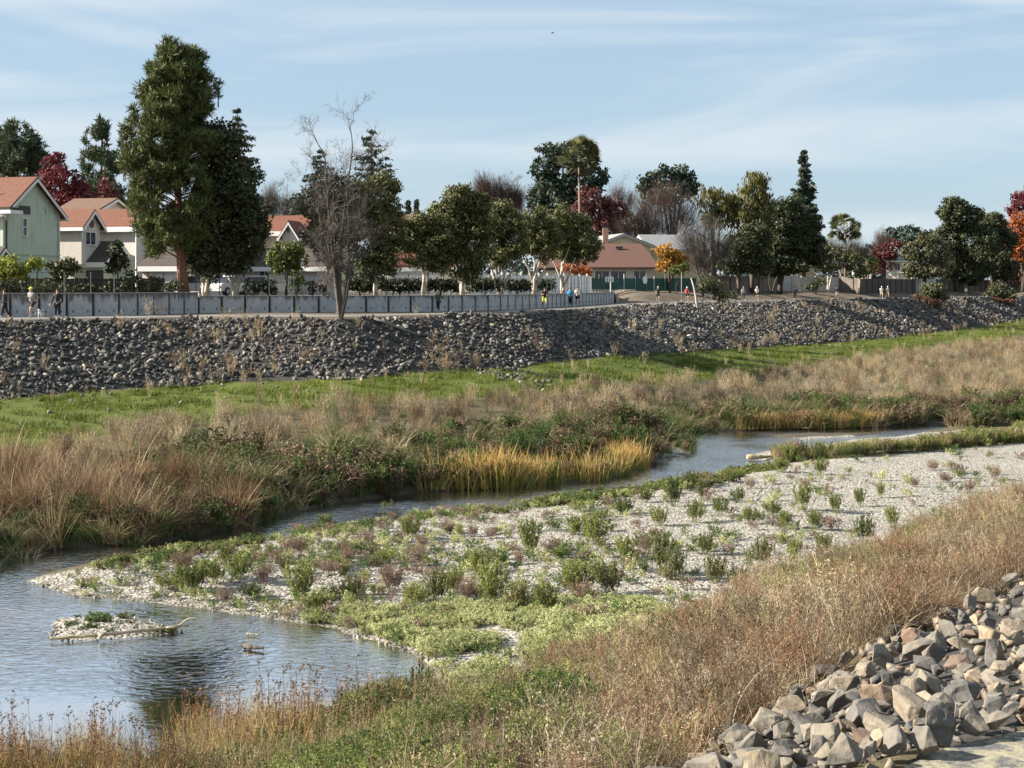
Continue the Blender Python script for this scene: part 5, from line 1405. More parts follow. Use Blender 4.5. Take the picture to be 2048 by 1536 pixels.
# leaning little tree on the stone bank
lp = hit(1398, 622)
lt = empty('leaning_tree', (lp.x, lp.y, lp.z), 'small leaning tree with pale forked stems on the stone bank', 'tree')
mb = MB()
mb.tube([lp - Vector((0, 0, .3)), at(1392, 595, lp.y), at(1388, 575, lp.y), at(1382, 556, lp.y)], [.17, .12, .09, .05], 7)
mb.tube([lp + Vector((.1, 0, -.2)), at(1404, 604, lp.y), at(1412, 592, lp.y), at(1425, 582, lp.y)], [.14, .11, .09, .05], 7)
mb.build('trunk', B_PAPER, lt, smooth=True)
Q, rn = lobe_leaves(px_lobes([(1420, 572, 24, 16), (1440, 578, 20, 16), (1412, 560, 18, 10), (1440, 595, 16, 10), (1400, 575, 10, 12)], lp.y), 30, .16, .4, .45)
leaf_part('crown', Q, rn, L_OLIVE, lt)

# --- palms
def fan_palm(name, label, px, Y, top, crown, w, base_py=None, nf=46, skirt=True):
    x = (px - CX) * Y / F; z = ground_z(x, Y); k = Y / F
    root = empty(name, (x, Y, z - .1), label, 'palm')
    C = at(px, crown, Y); mb = MB(); mb.tube([(x, Y, z - .2), (x + .12, Y, (z + C.z) / 2), C], [.26, .17, .15], 8)
    mb.build('trunk', B_PALM, root, smooth=True)
    Q, rn = [], []
    for i in range(nf):
        a = R.uniform(0, 6.283); e = math.asin(R.uniform(-.8, .97))
        d = np.array([math.cos(a) * math.cos(e), math.sin(a) * math.cos(e), math.sin(e)])
        L = w * k * .5 * R.uniform(.55, .75); p0 = np.array(C) + d * L * .15; hub = p0 + d * L * .75
        s = np.cross(d, [0, 0, 1.0]); s /= np.linalg.norm(s) + 1e-9; q_ = R.uniform(-1.3, 1.3); s = s * math.cos(q_) + np.cross(s, d) * math.sin(q_)
        Q.append(np.array([p0 - s * .02, p0 + s * .02, hub + s * .02, hub - s * .02])); rn.append(.3)
        for j in range(11):
            t = (j - 5) / 5 * 1.25
            bd = d * math.cos(t) + s * math.sin(t); tip = hub + bd * L * .62 + np.array([0, 0, -.05 * L - .08 * L * abs(t)])
            q = np.cross(bd, np.cross(d, s)); q = q / (np.linalg.norm(q) + 1e-9) * L * .055
            mid = hub + bd * L * .32
            Q.append(np.array([hub, mid - q, tip, mid + q])); rn.append(max(0, min(1, .25 + .4 * (e > 0) + R.gauss(0, .15))))
    leaf_part('fronds', np.array(Q), np.array(rn), L_PALM, root)
fan_palm('fan_palm', 'tall slender fan palm in front of the eucalyptus', 1158, 205, 285, 316, 92, None, 70)
fan_palm('fan_palm', 'short stout fan palm over the bare tangle', 1690, 244, 430, 458, 72, None, 60)

# --- shrubs, hedges and topiary
def bush(name, label, lobes, Y, mat, size=.13, dens_=34, clump=.32, shell=.55, group=None, cat='bush', stem=True, depth=None):
    LB = px_lobes(lobes, Y, depth); cx = sum(l_[0][0] for l_ in LB) / len(LB)
    z = ground_z(cx, Y); root = empty(name, (cx, Y, z - .02), label, cat, group)
    mb = MB(); top = Vector(LB[0][0])
    for i in range(3): mb.tube([(cx + R.gauss(0, .05), Y, z - .1), (cx + R.gauss(0, .15), Y + R.gauss(0, .1), (z + top.z) / 2), (top.x + R.gauss(0, .2), top.y, top.z)], [.05, .035, .015], 5)
    mb.build('stem', B_DARK, root)
    Q, rn = lobe_leaves(LB, dens_ * 1.5, size * .9, clump, shell, cover=1.5)
    leaf_part('foliage', Q, rn, mat, root)
    return root
bush('topiary_bush', 'egg shaped clipped bush with a reddish top', [(594, 568, 17, 20), (592, 555, 13, 12)], 113, L_BUSH)
bush('topiary_bush', 'round clipped bush beside the egg shaped one', [(540, 572, 17, 17), (532, 575, 14, 14)], 112, L_HEDGE)
bush('topiary_bush', 'dark round bush next to the leaning pale trunk', [(500, 574, 14, 16), (512, 577, 10, 12)], 112, L_HEDGE)
bush('topiary_bush', 'dark small bush right of the egg shaped one', [(624, 573, 13, 15)], 113, L_HEDGE)
bush('topiary_bush', 'low rusty bush left of the slim paperbark', [(648, 575, 13, 13)], 113, L_RUSTB)
bush('garden_shrub', 'dark tall shrub under the street lamp', [(262, 560, 14, 26), (276, 570, 10, 18), (254, 575, 10, 16)], 108, L_HEDGE)
bush('garden_shrub', 'dark ragged shrub left of the pine trunk', [(305, 568, 16, 18), (320, 572, 12, 14)], 108, L_HEDGE)
bush('garden_shrub', 'olive weedy shrub at the foot of the pine', [(340, 578, 16, 10), (355, 572, 10, 10)], 107, L_OLIVE)
bush('garden_shrub', 'broad leaved dark plant beside the white garage', [(232, 500, 14, 16), (238, 520, 18, 14), (225, 535, 14, 12)], 114, L_DARK, .22)
bush('garden_shrub', 'low dark shrub below the yellow green tree', [(20, 572, 26, 14), (50, 575, 20, 12), (-15, 575, 22, 14)], 101, L_HEDGE)
bush('garden_shrub', 'low dark shrub below the green house wall', [(85, 572, 20, 14), (110, 576, 16, 12)], 102, L_OLIVE)
bush('garden_shrub', 'low dark shrub by the iron gate', [(150, 576, 20, 12), (178, 578, 16, 10)], 104, L_HEDGE)
bush('garden_shrub', 'low dark shrub between gate and street lamp', [(210, 576, 18, 12), (232, 574, 12, 12)], 105, L_HEDGE)
for (a, b, yy, lab) in [(690, 752, 116, 'dark clipped hedge between the bare tree and the next paperbark'), (758, 842, 117, 'dark clipped hedge in front of the white garage door'), (848, 918, 119, 'dark clipped hedge left of the largest paperbark'),
                        (935, 1000, 122, 'dark clipped hedge between the largest and the V shaped paperbark'), (1008, 1056, 131, 'dark clipped hedge right of the V shaped paperbark'), (1072, 1108, 141, 'dark clipped hedge before the white vinyl fence')]:
    bush('hedge', lab, [(x_, 570, 11, 13) for x_ in range(a + 6, b, 8)], yy, L_HEDGE, .12, 60, .28, .6, 'hedges between the paperbarks', 'hedge', depth=.7)
bush('path_shrub', 'big mounded shrub with rusty skirts at the path edge', [(1868, 578, 26, 13), (1885, 590, 14, 16), (1855, 588, 18, 12), (1870, 595, 26, 12)], hit(1870, 603).y - 1.5, L_OLIVE, .2, 26, .5, .5)
bush('path_shrub', 'second mounded shrub further along the path edge', [(2000, 578, 24, 14), (1985, 588, 18, 12), (2015, 590, 20, 14), (2000, 596, 28, 10)], hit(2000, 599).y - 1.5, L_OLIVE, .22, 26, .5, .5)
bush('path_grass_skirt', 'rusty dead grass around the foot of the big mounded shrub', [(1845, 600, 22, 7), (1870, 607, 20, 8), (1830, 595, 12, 5)], hit(1860, 612).y, L_RUSTB, .16, 26, .35, .5)
bush('path_grass_skirt', 'rusty dead grass around the foot of the second mounded shrub', [(1985, 601, 20, 6), (2012, 603, 20, 6)], hit(2000, 606).y, L_RUSTB, .16, 26, .35, .5)
bush('slope_shrub', 'low olive bushes on the earth slope below the white sheds', [(1625, 573, 18, 9), (1640, 565, 14, 8)], 219, L_OLIVE, .18, 26, .45, .5)
bush('slope_shrub', 'trailing low bush beside the leaning little tree', [(1462, 590, 18, 8), (1448, 590, 14, 6)], 194, L_OLIVE, .16, 26, .4, .5)

# far woodland that closes the view between the houses
mb_l = []
for i in range(46):
    px = -80 + i * 50 + R.uniform(-20, 20); yy = R.uniform(300, 380)
    h = R.uniform(468, 505) if px > 500 else R.uniform(440, 480)
    if 1690 < px < 1800: h = R.uniform(500, 515)
    mb_l += px_lobes([(px, h + 26, R.uniform(24, 40), 28), (px + 12, h + 60, 40, 30)], yy)
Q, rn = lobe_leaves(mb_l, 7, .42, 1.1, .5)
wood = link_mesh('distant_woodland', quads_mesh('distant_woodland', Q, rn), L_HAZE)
tag(wood, 'hazy belt of far trees closing the view between the houses', None, None, 'stuff')
# ------------------------------------------------------------------ block wall
M_WALL = None
def wall_material():
    m, n, l, b = new_mat('grey_block_wall')
    g = n.new('ShaderNodeNewGeometry'); sx = n.new('ShaderNodeSeparateXYZ'); l.new(g.outputs['Position'], sx.inputs[0])
    x = noise(n, l, 3.0, 6, 'World', .65); st = noise(n, l, 2.2, 5, 'World', .6, (1.5, 1.5, .35))
    base = ramp(n, [(0.3, (.33, .33, .33)), (0.7, (.48, .48, .475))]); l.new(x.outputs['Fac'], base.inputs[0])
    # black water stains that hang from the top of the wall
    hz = n.new('ShaderNodeMapRange'); hz.inputs[1].default_value = ZP + .55; hz.inputs[2].default_value = ZP + 1.35; hz.inputs[3].default_value = -.14; hz.inputs[4].default_value = .28
    l.new(sx.outputs['Z'], hz.inputs[0])
    ad = n.new('ShaderNodeMath'); l.new(st.outputs['Fac'], ad.inputs[0]); l.new(hz.outputs[0], ad.inputs[1])
    k = ramp(n, [(0.55, (0, 0, 0)), (0.72, (1, 1, 1))]); l.new(ad.outputs[0], k.inputs[0])
    c = mixc(n, l, k.outputs[0], base.outputs[0], (.13, .115, .10))
    # block courses
    wv = n.new('ShaderNodeMath'); wv.operation = 'FRACT'
    mu = n.new('ShaderNodeMath'); mu.operation = 'MULTIPLY'; mu.inputs[1].default_value = 7.5; l.new(sx.outputs['Z'], mu.inputs[0]); l.new(mu.outputs[0], wv.inputs[0])
    cs = ramp(n, [(0.0, (0, 0, 0)), (0.10, (1, 1, 1))]); l.new(wv.outputs[0], cs.inputs[0])
    c2 = mixc(n, l, .3, c.outputs[0], cs.outputs[0], 'MULTIPLY')
    l.new(c2.outputs[0], b.inputs['Base Color']); b.inputs['Roughness'].default_value = .85
    bump(n, l, b, cs.outputs[0], .5, .012)
    return m
M_WALL = wall_material()
M_GAP = plain('dark_joint', (.055, .05, .048), .9, 4, .3, .1)
M_CONC = plain('weathered_concrete', (.30, .285, .26), .85, 5, .3, .2)
M_WEEP = plain('weep_hole', (.06, .055, .05), .9, 4, .2, 0)
wall = empty('retaining_wall', (WALL[4][0], WALL[4][1], ZP), 'long grey block retaining wall with pilasters and dark stains along the path', 'wall')
cum = [0.0]
for a, b in zip(WALL[:-1], WALL[1:]): cum.append(cum[-1] + math.hypot(b[0] - a[0], b[1] - a[1]))
def wall_at(s):
    return Vector((float(np.interp(s, cum, [p[0] for p in WALL])), float(np.interp(s, cum, [p[1] for p in WALL])), ZP))
PL = 1.72
npan = int(cum[-1] / PL)
POSTS = []
for i in range(npan):
    a, b = wall_at(i * PL), wall_at((i + 1) * PL); d = (b - a); L = d.length; d.normalize(); nrm = Vector((d.y, -d.x, 0)); up = Vector((0, 0, 1))
    spx = project(a.x, a.y, ZP)[0]
    h = (1.40 if spx < 370 else 1.14)
    mid = (a + b) / 2
    pm = MB(); pm.box(mid + up * (h / 2 - .1) - nrm * .10, (L - .20, .2, h + .2), (d, nrm, up))
    for s in (-.28, .28): pm.box(mid + d * (s * L) + up * .30 + nrm * .002, (.07, .02, .16), (d, nrm, up), 1)
    pm.build('panel', [M_WALL, M_WEEP], wall)
    pp = MB(); pp.box(a + up * (h / 2 - .1) - nrm * .13, (.10, .2, h + .2), (d, nrm, up)); pp.build('joint', M_GAP, wall)
    pp = MB(); pp.box(a + d * .0755 + up * (h / 2 - .09) - nrm * .055, (.05, .2, h + .22), (d, nrm, up)); pp.build('pilaster', M_CONC, wall)
    cp = MB(); cp.box(mid + up * (h + .025) - nrm * .10, (L - .01, .26, .05), (d, nrm, up)); cp.build('cap', M_CONC, wall)
    if i % 1 == 0: POSTS.append((a - nrm * .45, h, d))
eb = wall_at(npan * PL); nb_ = MB(); nb_.box(eb + Vector((.35, .9, .5)), (.22, 1.8, 1.2)); nb_.build('end_return', M_WALL, wall)

# wire fence on the terrace
M_POST = plain('dark_iron', (.035, .034, .033), .5, 8, .2, .05, .4)
M_GALV = plain('galvanised_post', (.30, .30, .29), .5, 8, .15, .05, .5)
fence = empty('wire_fence', (WALL[4][0], WALL[4][1], ZT), 'dark iron post fence standing on top of the block wall', 'fence')
for k, (p, h, d) in enumerate(POSTS):
    q = Vector((p.x, p.y, ZT - .1)); mb = MB(); mb.box(q + Vector((0, 0, .85)), (.05, .05, 1.75)); mb.build('post', M_GALV if (k * 7) % 10 in (2, 5, 9) else M_POST, fence)
for z_ in (.25, .95, 1.58):
    mb = MB(); mb.tube([Vector((p.x, p.y, ZT + z_)) for p, h, d in POSTS], .012, 4); mb.build('rail', M_POST, fence)

# ------------------------------------------------------------------ houses
def stucco(name, c, var=.12, streak=.25):
    m, n, l, b = new_mat(name)
    x = noise(n, l, 9, 6, 'World', .6); s = noise(n, l, 1.6, 5, 'World', .6, (2.5, 2.5, .3))
    r = ramp(n, [(0.3, tuple(k * (1 - var) for k in c)), (0.7, tuple(min(1, k * (1 + var)) for k in c))]); l.new(x.outputs['Fac'], r.inputs[0])
    k = ramp(n, [(0.5, (1, 1, 1)), (0.75, (1 - streak, 1 - streak, 1 - streak * .9))]); l.new(s.outputs['Fac'], k.inputs[0])
    c2 = mixc(n, l, 1.0, r.outputs[0], k.outputs[0], 'MULTIPLY'); l.new(c2.outputs[0], b.inputs['Base Color'])
    b.inputs['Roughness'].default_value = .9; bump(n, l, b, x.outputs['Fac'], .3, .02)
    return m
def tile_mat(name, c1, c2, rows=5.0):
    m, n, l, b = new_mat(name)
    g = n.new('ShaderNodeNewGeometry'); sx = n.new('ShaderNodeSeparateXYZ'); l.new(g.outputs['Position'], sx.inputs[0])
    mu = n.new('ShaderNodeMath'); mu.operation = 'MULTIPLY'; mu.inputs[1].default_value = rows; l.new(sx.outputs['Z'], mu.inputs[0])
    fr = n.new('ShaderNodeMath'); fr.operation = 'FRACT'; l.new(mu.outputs[0], fr.inputs[0])
    x = noise(n, l, 4.5, 5, 'World', .6); r = ramp(n, [(0.3, c1), (0.7, c2)]); l.new(x.outputs['Fac'], r.inputs[0])
    k = ramp(n, [(0.0, (.35, .33, .33)), (0.22, (1, 1, 1)), (1.0, (.9, .9, .9))]); l.new(fr.outputs[0], k.inputs[0])
    c = mixc(n, l, .8, r.outputs[0], k.outputs[0], 'MULTIPLY'); l.new(c.outputs[0], b.inputs['Base Color'])
    b.inputs['Roughness'].default_value = .8; bump(n, l, b, fr.outputs[0], .6, .05)
    return m
S_GREEN = stucco('pale_green_stucco', (.50, .56, .44), .1, .28)
S_WHITE = stucco('cream_stucco', (.70, .65, .56), .08, .1)
S_BEIGE = stucco('grey_beige_stucco', (.56, .51, .45), .08, .15)
S_CREAM = stucco('yellow_cream_stucco', (.62, .54, .36), .08, .1)
M_TRIM = plain('white_trim', (.74, .73, .70), .6, 6, .08, .05)
M_TRIMG = plain('grey_trim', (.42, .42, .40), .6, 6, .1, .05)
R_ORANGE = tile_mat('terracotta_tiles', (.115, .036, .017), (.18, .063, .030))
R_BROWN = tile_mat('brown_tiles', (.10, .052, .032), (.18, .105, .062))
R_DARK = tile_mat('dark_brown_tiles', (.035, .026, .022), (.085, .060, .048))
R_RED = tile_mat('red_brown_shingles', (.095, .045, .032), (.145, .072, .053), 6)
R_GREY = tile_mat('grey_shingles', (.19, .19, .19), (.30, .30, .295), 6)
R_BLUE = tile_mat('blue_grey_roof', (.16, .19, .24), (.26, .30, .36), 5)
M_GLASS = None
def glass():
    m, n, l, b = new_mat('window_glass')
    x = noise(n, l, .8, 2, 'World'); r = ramp(n, [(0.3, (.012, .015, .02)), (0.7, (.06, .07, .08))]); l.new(x.outputs['Fac'], r.inputs[0]); l.new(r.outputs[0], b.inputs['Base Color'])
    b.inputs['Roughness'].default_value = .06; b.inputs['IOR'].default_value = 1.5
    return m
M_GLASS = glass()
M_VENT = plain('dark_vent', (.045, .05, .045), .7, 20, .3, .2)
M_BRICK = None
def brick():
    m, n, l, b = new_mat('pink_brick')
    t = n.new('ShaderNodeTexBrick'); g = n.new('ShaderNodeNewGeometry'); mp_ = n.new('ShaderNodeMapping'); mp_.inputs['Rotation'].default_value = (math.radians(90), 0, 0)
    l.new(g.outputs['Position'], mp_.inputs[0]); l.new(mp_.outputs[0], t.inputs['Vector']); t.inputs['Scale'].default_value = 4.0
    t.inputs[1].default_value = (.44, .20, .14, 1); t.inputs[2].default_value = (.58, .31, .22, 1); t.inputs[3].default_value = (.5, .44, .38, 1)
    l.new(t.outputs['Color'], b.inputs['Base Color']); b.inputs['Roughness'].default_value = .9
    return m
M_BRICK = brick()
UP = Vector((0, 0, 1))

class House:
    """frame of a house: origin o at a front corner, u to the right along the gable front, v away"""
    def __init__(self, name, label, o, deg, root=None):
        self.o = Vector(o); t = math.radians(deg)
        self.u = Vector((math.cos(t), math.sin(t), 0)); self.v = Vector((-math.sin(t), math.cos(t), 0))
        self.ax = (self.u, self.v, UP)
        self.root = root or empty(name, self.o, label, 'house')
    def P(self, u, v, w): return self.o + self.u * u + self.v * v + UP * w
    def px_u(self, px, v=0):
        """u of the front plane shown at column px"""
        lo, hi = -60.0, 60.0
        for _ in range(60):
            m = (lo + hi) / 2; p = self.P(m, v, 0)
            if project(p.x, p.y, 0)[0] < px: lo = m
            else: hi = m
        return (lo + hi) / 2
    def w_of(self, u, v, py):
        p = self.P(u, v, 0); return ZC - (py - HY) * p.y / F - self.o.z
    def gable(self, u0, u1, v0, v1, w0, we, wr, wall, roof, ridge='v', oh=.45, trim=M_TRIM, th=.14, fas=.22, walls=True):
        """walled block with a gable roof; ridge along 'v' (gable to the front) or 'u' (eave to the front)"""
        P = self.P
        if ridge == 'v':
            um = (u0 + u1) / 2
            if walls:
                mb = MB(); mb.prism([P(u0, v0, w0), P(u1, v0, w0), P(u1, v0, we), P(um, v0, wr - .05), P(u0, v0, we)], self.v * (v1 - v0)); mb.build('wall', wall, self.root)
            sl = (wr - we) / (um - u0)
            for s in (-1, 1):
                ue = u0 - oh if s < 0 else u1 + oh; wl2 = we - oh * sl
                mb = MB(); a, b = P(um, v0 - oh, wr), P(ue, v0 - oh, wl2)
                mb.prism([a, b, b + UP * th, a + UP * th], self.v * (v1 - v0 + 2 * oh)); r_ = mb.build('roof', roof, self.root)
                fb = MB(); fb.prism([a - UP * .02, b - UP * .02, b - UP * (fas + .02), a - UP * (fas + .02)], self.v * -.06); fb.build('barge_board', trim, self.root)
                fb = MB(); e0, e1 = P(ue, v0 - oh, wl2), P(ue, v1 + oh, wl2); fb.prism([e0 - UP * (fas - .08), e0 + UP * .10, e1 + UP * .10, e1 - UP * (fas - .08)], self.u * (s * .06)); fb.build('fascia', trim, self.root)
        else:
            vm = (v0 + v1) / 2
            if walls:
                mb = MB(); mb.prism([P(u0, v0, w0), P(u0, v1, w0), P(u0, v1, we), P(u0, vm, wr - .05), P(u0, v0, we)], self.u * (u1 - u0)); mb.build('wall', wall, self.root)
            sl = (wr - we) / (vm - v0)
            for s in (-1, 1):
                ve = v0 - oh if s < 0 else v1 + oh; wl2 = we - oh * sl
                mb = MB(); a, b = P(u0 - oh, vm, wr), P(u0 - oh, ve, wl2)
                mb.prism([a, b, b + UP * th, a + UP * th], self.u * (u1 - u0 + 2 * oh)); mb.build('roof', roof, self.root)
                fb = MB(); e0, e1 = P(u0 - oh, ve, wl2), P(u1 + oh, ve, wl2); fb.prism([e0 - UP * (fas - .06), e0 + UP * .12, e1 + UP * .12, e1 - UP * (fas - .06)], self.v * (s * .06)); fb.build('fascia', trim, self.root)
                for uu, sg in ((u0 - oh, -1), (u1 + oh, 1)):
                    fb = MB(); a, b = P(uu, vm, wr), P(uu, ve, wl2); fb.prism([a, b, b - UP * fas, a - UP * fas], self.u * (sg * .05)); fb.build('barge_board', trim, self.root)
    def window(self, u0, u1, w0, w1, v=0, panes=2, horiz=False, oval=False):
        c = self.P((u0 + u1) / 2, v, (w0 + w1) / 2)
        if oval:
            mb = MB()
            def ring(s, off): return [c + self.u * (math.cos(t) * (u1 - u0) / 2 * s) + UP * (math.sin(t) * (w1 - w0) / 2 * s) - self.v * off for t in [i * math.pi / 9 for i in range(18)]]
            mb.prism(ring(1.25, .02), self.v * -.05); f_ = mb.build('window', M_TRIM, self.root)
            g = MB(); g.prism(ring(1.0, .075), self.v * -.01); g.build('pane', M_GLASS, f_); return
        fr = MB(); t = .07; W_, H_ = u1 - u0, w1 - w0
        for (a, b, s) in (((u0 + u1) / 2, w1 + t / 2, (W_ + 2 * t, .10, t)), ((u0 + u1) / 2, w0 - t / 2, (W_ + 2 * t, .14, t)), (u0 - t / 2, (w0 + w1) / 2, (t, .10, H_)), (u1 + t / 2, (w0 + w1) / 2, (t, .10, H_))):
            fr.box(self.P(a, v - .04, b), s, self.ax)
        f_ = fr.build('window', M_TRIM, self.root)
        for i in range(panes):
            g = MB()
            if horiz: g.box(self.P((u0 + u1) / 2, v - .012, w0 + H_ * (i + .5) / panes), (W_, .02, H_ / panes - .05), self.ax)
            else: g.box(self.P(u0 + W_ * (i + .5) / panes, v - .012, (w0 + w1) / 2), (W_ / panes - .05, .02, H_), self.ax)
            g.build('pane', M_GLASS, f_)
        if panes > 1:
            g = MB()
            if horiz: g.box(self.P((u0 + u1) / 2, v - .03, (w0 + w1) / 2), (W_, .06, .05), self.ax)
            else: g.box(self.P((u0 + u1) / 2, v - .03, (w0 + w1) / 2), (.05, .06, H_), self.ax)
            g.build('mullion', M_TRIM, f_)
    def part(self, name, mat, u, v, w, s):
        mb = MB(); mb.box(self.P(u, v, w), s, self.ax); return mb.build(name, mat, self.root)

# green house with the tall gable: the gable end faces right, the long roof slope left
o = at(6, 570, 113.5); o.z = ZT
H = House('green_house', 'pale green two storey house with a steep gable and orange tiled roof', o, 74)
ur = H.px_u(120); um_ = ur / 2; wpk = H.w_of(um_, 0, 357); we_ = H.w_of(ur, 0, 430)
H.gable(0, ur, 0, 12, -.2, we_, wpk, S_GREEN, R_ORANGE, 'v', .45)
H.part('eave_return', M_TRIM, .1, -.5, we_ - .12, (1.6, 1.2, .26)); H.part('return_roof', R_DARK, .1, -.5, we_ + .12, (1.5, 1.1, .2))
a, b = H.px_u(38), H.px_u(60); H.part('vent', M_VENT, (a + b) / 2, -.02, (H.w_of(a, 0, 411) + H.w_of(a, 0, 427)) / 2, (b - a, .06, .62))
a, b = H.px_u(44.5), H.px_u(52); H.window(a, b, H.w_of(a, 0, 471), H.w_of(a, 0, 437), 0, 2, True)
H.part('downpipe', S_GREEN, ur - .25, -.06, we_ / 2, (.16, .09, we_ - .3))
H.part('downpipe', M_VENT, H.px_u(12), -.05, we_ / 2 - .2, (.12, .05, we_ - 1))
H.part('wall_bracket', S_GREEN, H.px_u(92), -.05, H.w_of(0, 0, 412), (.2, .12, .6))
H.part('band', S_GREEN, um_, -.03, H.w_of(um_, 0, 509), (ur, .07, .1))
mb = MB(); p0 = H.P(1.6, 1.6, wpk - 1.7); mb.tube([p0, p0 + UP * .75], .05, 6); mb.box(p0 + UP * .12, (.5, .3, .08), H.ax); mb.build('roof_vent', R_ORANGE, H.root)
H.gable(-1.4, 0, -.4, 8, -.2, H.w_of(0, 0, 512), H.w_of(0, 0, 497), S_GREEN, R_DARK, 'v', .3)
# cream house with the oval window
o = at(200, 570, 128); o.z = ZT
H = House('cream_house', 'cream two storey house with an oval window in its dormer gable', o, -16)
a, b = H.px_u(120, 2), H.px_u(272, 2)
H.gable(a, b, 2, 9, -.2, H.w_of(0, 2, 453), H.w_of(0, 5.5, 421), S_WHITE, R_ORANGE, 'u', .4, M_TRIM, .14, .36)
H2 = House(None, None, at(163, 570, 125.5).xy.to_3d() + UP * ZT, 74, H.root)
b = H2.px_u(200)
H2.gable(0, b, 0, 3.2, 2.5, H2.w_of(0, 0, 449), H2.w_of(b / 2, 0, 421), S_BEIGE, R_ORANGE, 'v', .4, M_TRIM, .14, .26)
c_ = H2.px_u(181.5); H2.window(c_ - .42, c_ + .42, H2.w_of(c_, 0, 458), H2.w_of(c_, 0, 439), 0, 1, False, True)
H2.window(H2.px_u(170), H2.px_u(190), H2.w_of(c_, 0, 489), H2.w_of(c_, 0, 465), 0, 2)
a, b = H.px_u(112, 9), H.px_u(182, 9)
H.gable(a, b, 9.6, 16, 0, H.w_of(a, 9.6, 422), H.w_of(a, 12, 399), S_WHITE, R_BROWN, 'u', .5)
a, b = H.px_u(122, -1.6), H.px_u(206, -1.6)
H.gable(a, b, -1.6, 2.6, -.2, H.w_of(a, -1.6, 521), H.w_of(a, .5, 486), S_GREEN, R_DARK, 'u', .4, M_TRIM, .14, .34)
H.part('garage_door', M_VENT, H.px_u(190, -1.6), -1.64, 1.0, (1.6, .06, 2.0)); H.part('eave_block', M_TRIM, H.px_u(142, 1.4), 1.4, H.w_of(0, 1.4, 456), (1.6, .7, .3))
# low garage behind the pine
o = at(300, 570, 124); o.z = ZT
H = House('garage_house', 'low white garage with a dark tiled roof behind the pine', o, -14)
a, b = H.px_u(285), H.px_u(398)
H.gable(a, b, 0, 6, -.2, H.w_of(a, 0, 531), H.w_of(a, 3, 496), S_WHITE, R_DARK, 'u', .4, M_TRIM, .14, .34)
H.part('garage_door', M_TRIM, H.px_u(345), -.04, 1.05, (2.6, .06, 2.1)); H.window(H.px_u(333), H.px_u(341), 1.95, 2.15, -.03, 2)
a, b = H.px_u(255, 6), H.px_u(420, 6)
H.gable(a, b, 6.5, 13, 0, H.w_of(a, 6.5, 470), H.w_of(a, 9.5, 440), S_WHITE, R_ORANGE, 'u', .4, M_TRIM, .14, .36)
# lit tiled house
o = at(540, 570, 133); o.z = ZT
H = House('tiled_house', 'cream house with an orange tiled roof and small dark dormer gable', o, -12)
a, b = H.px_u(500, 3), H.px_u(640, 3)
H.gable(a, b, 3, 10, -.2, H.w_of(a, 3, 462), H.w_of(a, 6, 434), S_CREAM, R_ORANGE, 'u', .45, M_TRIM, .14, .36)
a, b = H.px_u(564, 2.2), H.px_u(594, 2.2); H.gable(a, b, 2.2, 5, 3.2, H.w_of(a, 2.2, 468), H.w_of(a, 2.2, 444), S_BEIGE, R_ORANGE, 'v', .3)
c_ = H.px_u(577, 2.2); H.window(c_ - .18, c_ + .18, H.w_of(c_, 2.2, 466), H.w_of(c_, 2.2, 455), 2.2, 1, False, True)
a, b = H.px_u(455, -1), H.px_u(650, -1); H.gable(a, b, -1, 3.4, -.2, H.w_of(a, -1, 531), H.w_of(a, 1, 500), S_WHITE, R_DARK, 'u', .4, M_TRIM, .14, .32)
H.part('garage_door', M_TRIMG, H.px_u(620, -1), -1.04, 1.05, (2.2, .06, 2.1)); H.window(H.px_u(520, -1), H.px_u(540, -1), 1.0, 2.0, -1, 2)
# white garage house behind the hedge
o = at(830, 570, 150); o.z = ZT
H = House('white_garage_house', 'white house with a red tiled lower roof behind the clipped hedge', o, -10)
a, b = H.px_u(770), H.px_u(905); H.gable(a, b, 0, 6, -.2, H.w_of(a, 0, 534), H.w_of(a, 3, 505), S_WHITE, R_ORANGE, 'u', .4, M_TRIM, .14, .3)
H.part('garage_door', M_TRIM, H.px_u(830), -.04, 1.05, (4.6, .06, 2.1))
a, b = H.px_u(782, 6), H.px_u(872, 6); H.gable(a, b, 6.4, 14, -.2, H.w_of(a, 6.4, 462), H.w_of(a, 10, 431), S_CREAM, R_BROWN, 'u', .4, M_TRIM, .14, .3)
# brown hipped roof
o = at(1172, 570, 194); o.z = ZP + 1.35
H = House('brown_roof_house', 'low beige house with a wide brown hipped roof and brick chimney', o, 0)
a, b = H.px_u(1120), H.px_u(1306); we_ = H.w_of(0, 0, 533); wr_ = H.w_of(0, 5, 487)
mb = MB(); mb.box(H.P((a + b) / 2, 5.05, (we_ - .3) / 2 - .1), (b - a, 10, we_ + .1), H.ax); mb.build('wall', S_BEIGE, H.root)
ue0, ue1 = H.px_u(1095, -.8), H.px_u(1320, -.8); ur0, ur1 = H.px_u(1195, 5), H.px_u(1282, 5)
P = H.P
mb = MB()
A, B_, C_, D_ = P(ue0, -.8, we_ - .1), P(ue1, -.8, we_ - .1), P(ue1, 10.8, we_ - .1), P(ue0, 10.8, we_ - .1); E_, G_ = P(ur0, 5, wr_), P(ur1, 5, wr_)
mb.add([A, B_, C_, D_, E_, G_], [(0, 1, 5, 4), (1, 2, 5), (2, 3, 4, 5), (3, 0, 4), (0, 3, 2, 1)]); mb.build('roof', R_RED, H.root)
H.part('fascia', plain('brown_fascia', (.10, .06, .045), .7), (ue0 + ue1) / 2, -.83, we_ - .2, (ue1 - ue0, .06, .22))
for (x0, x1) in ((1190, 1218), (1222, 1252), (1268, 1291)): H.window(H.px_u(x0), H.px_u(x1), .4, H.w_of(0, 0, 542), 0, 2)
H.part('roof_vent', M_VENT, H.px_u(1239, 3), 3.5, wr_ - .55, (.9, .4, .25))
c_ = H.px_u(1211, 7)
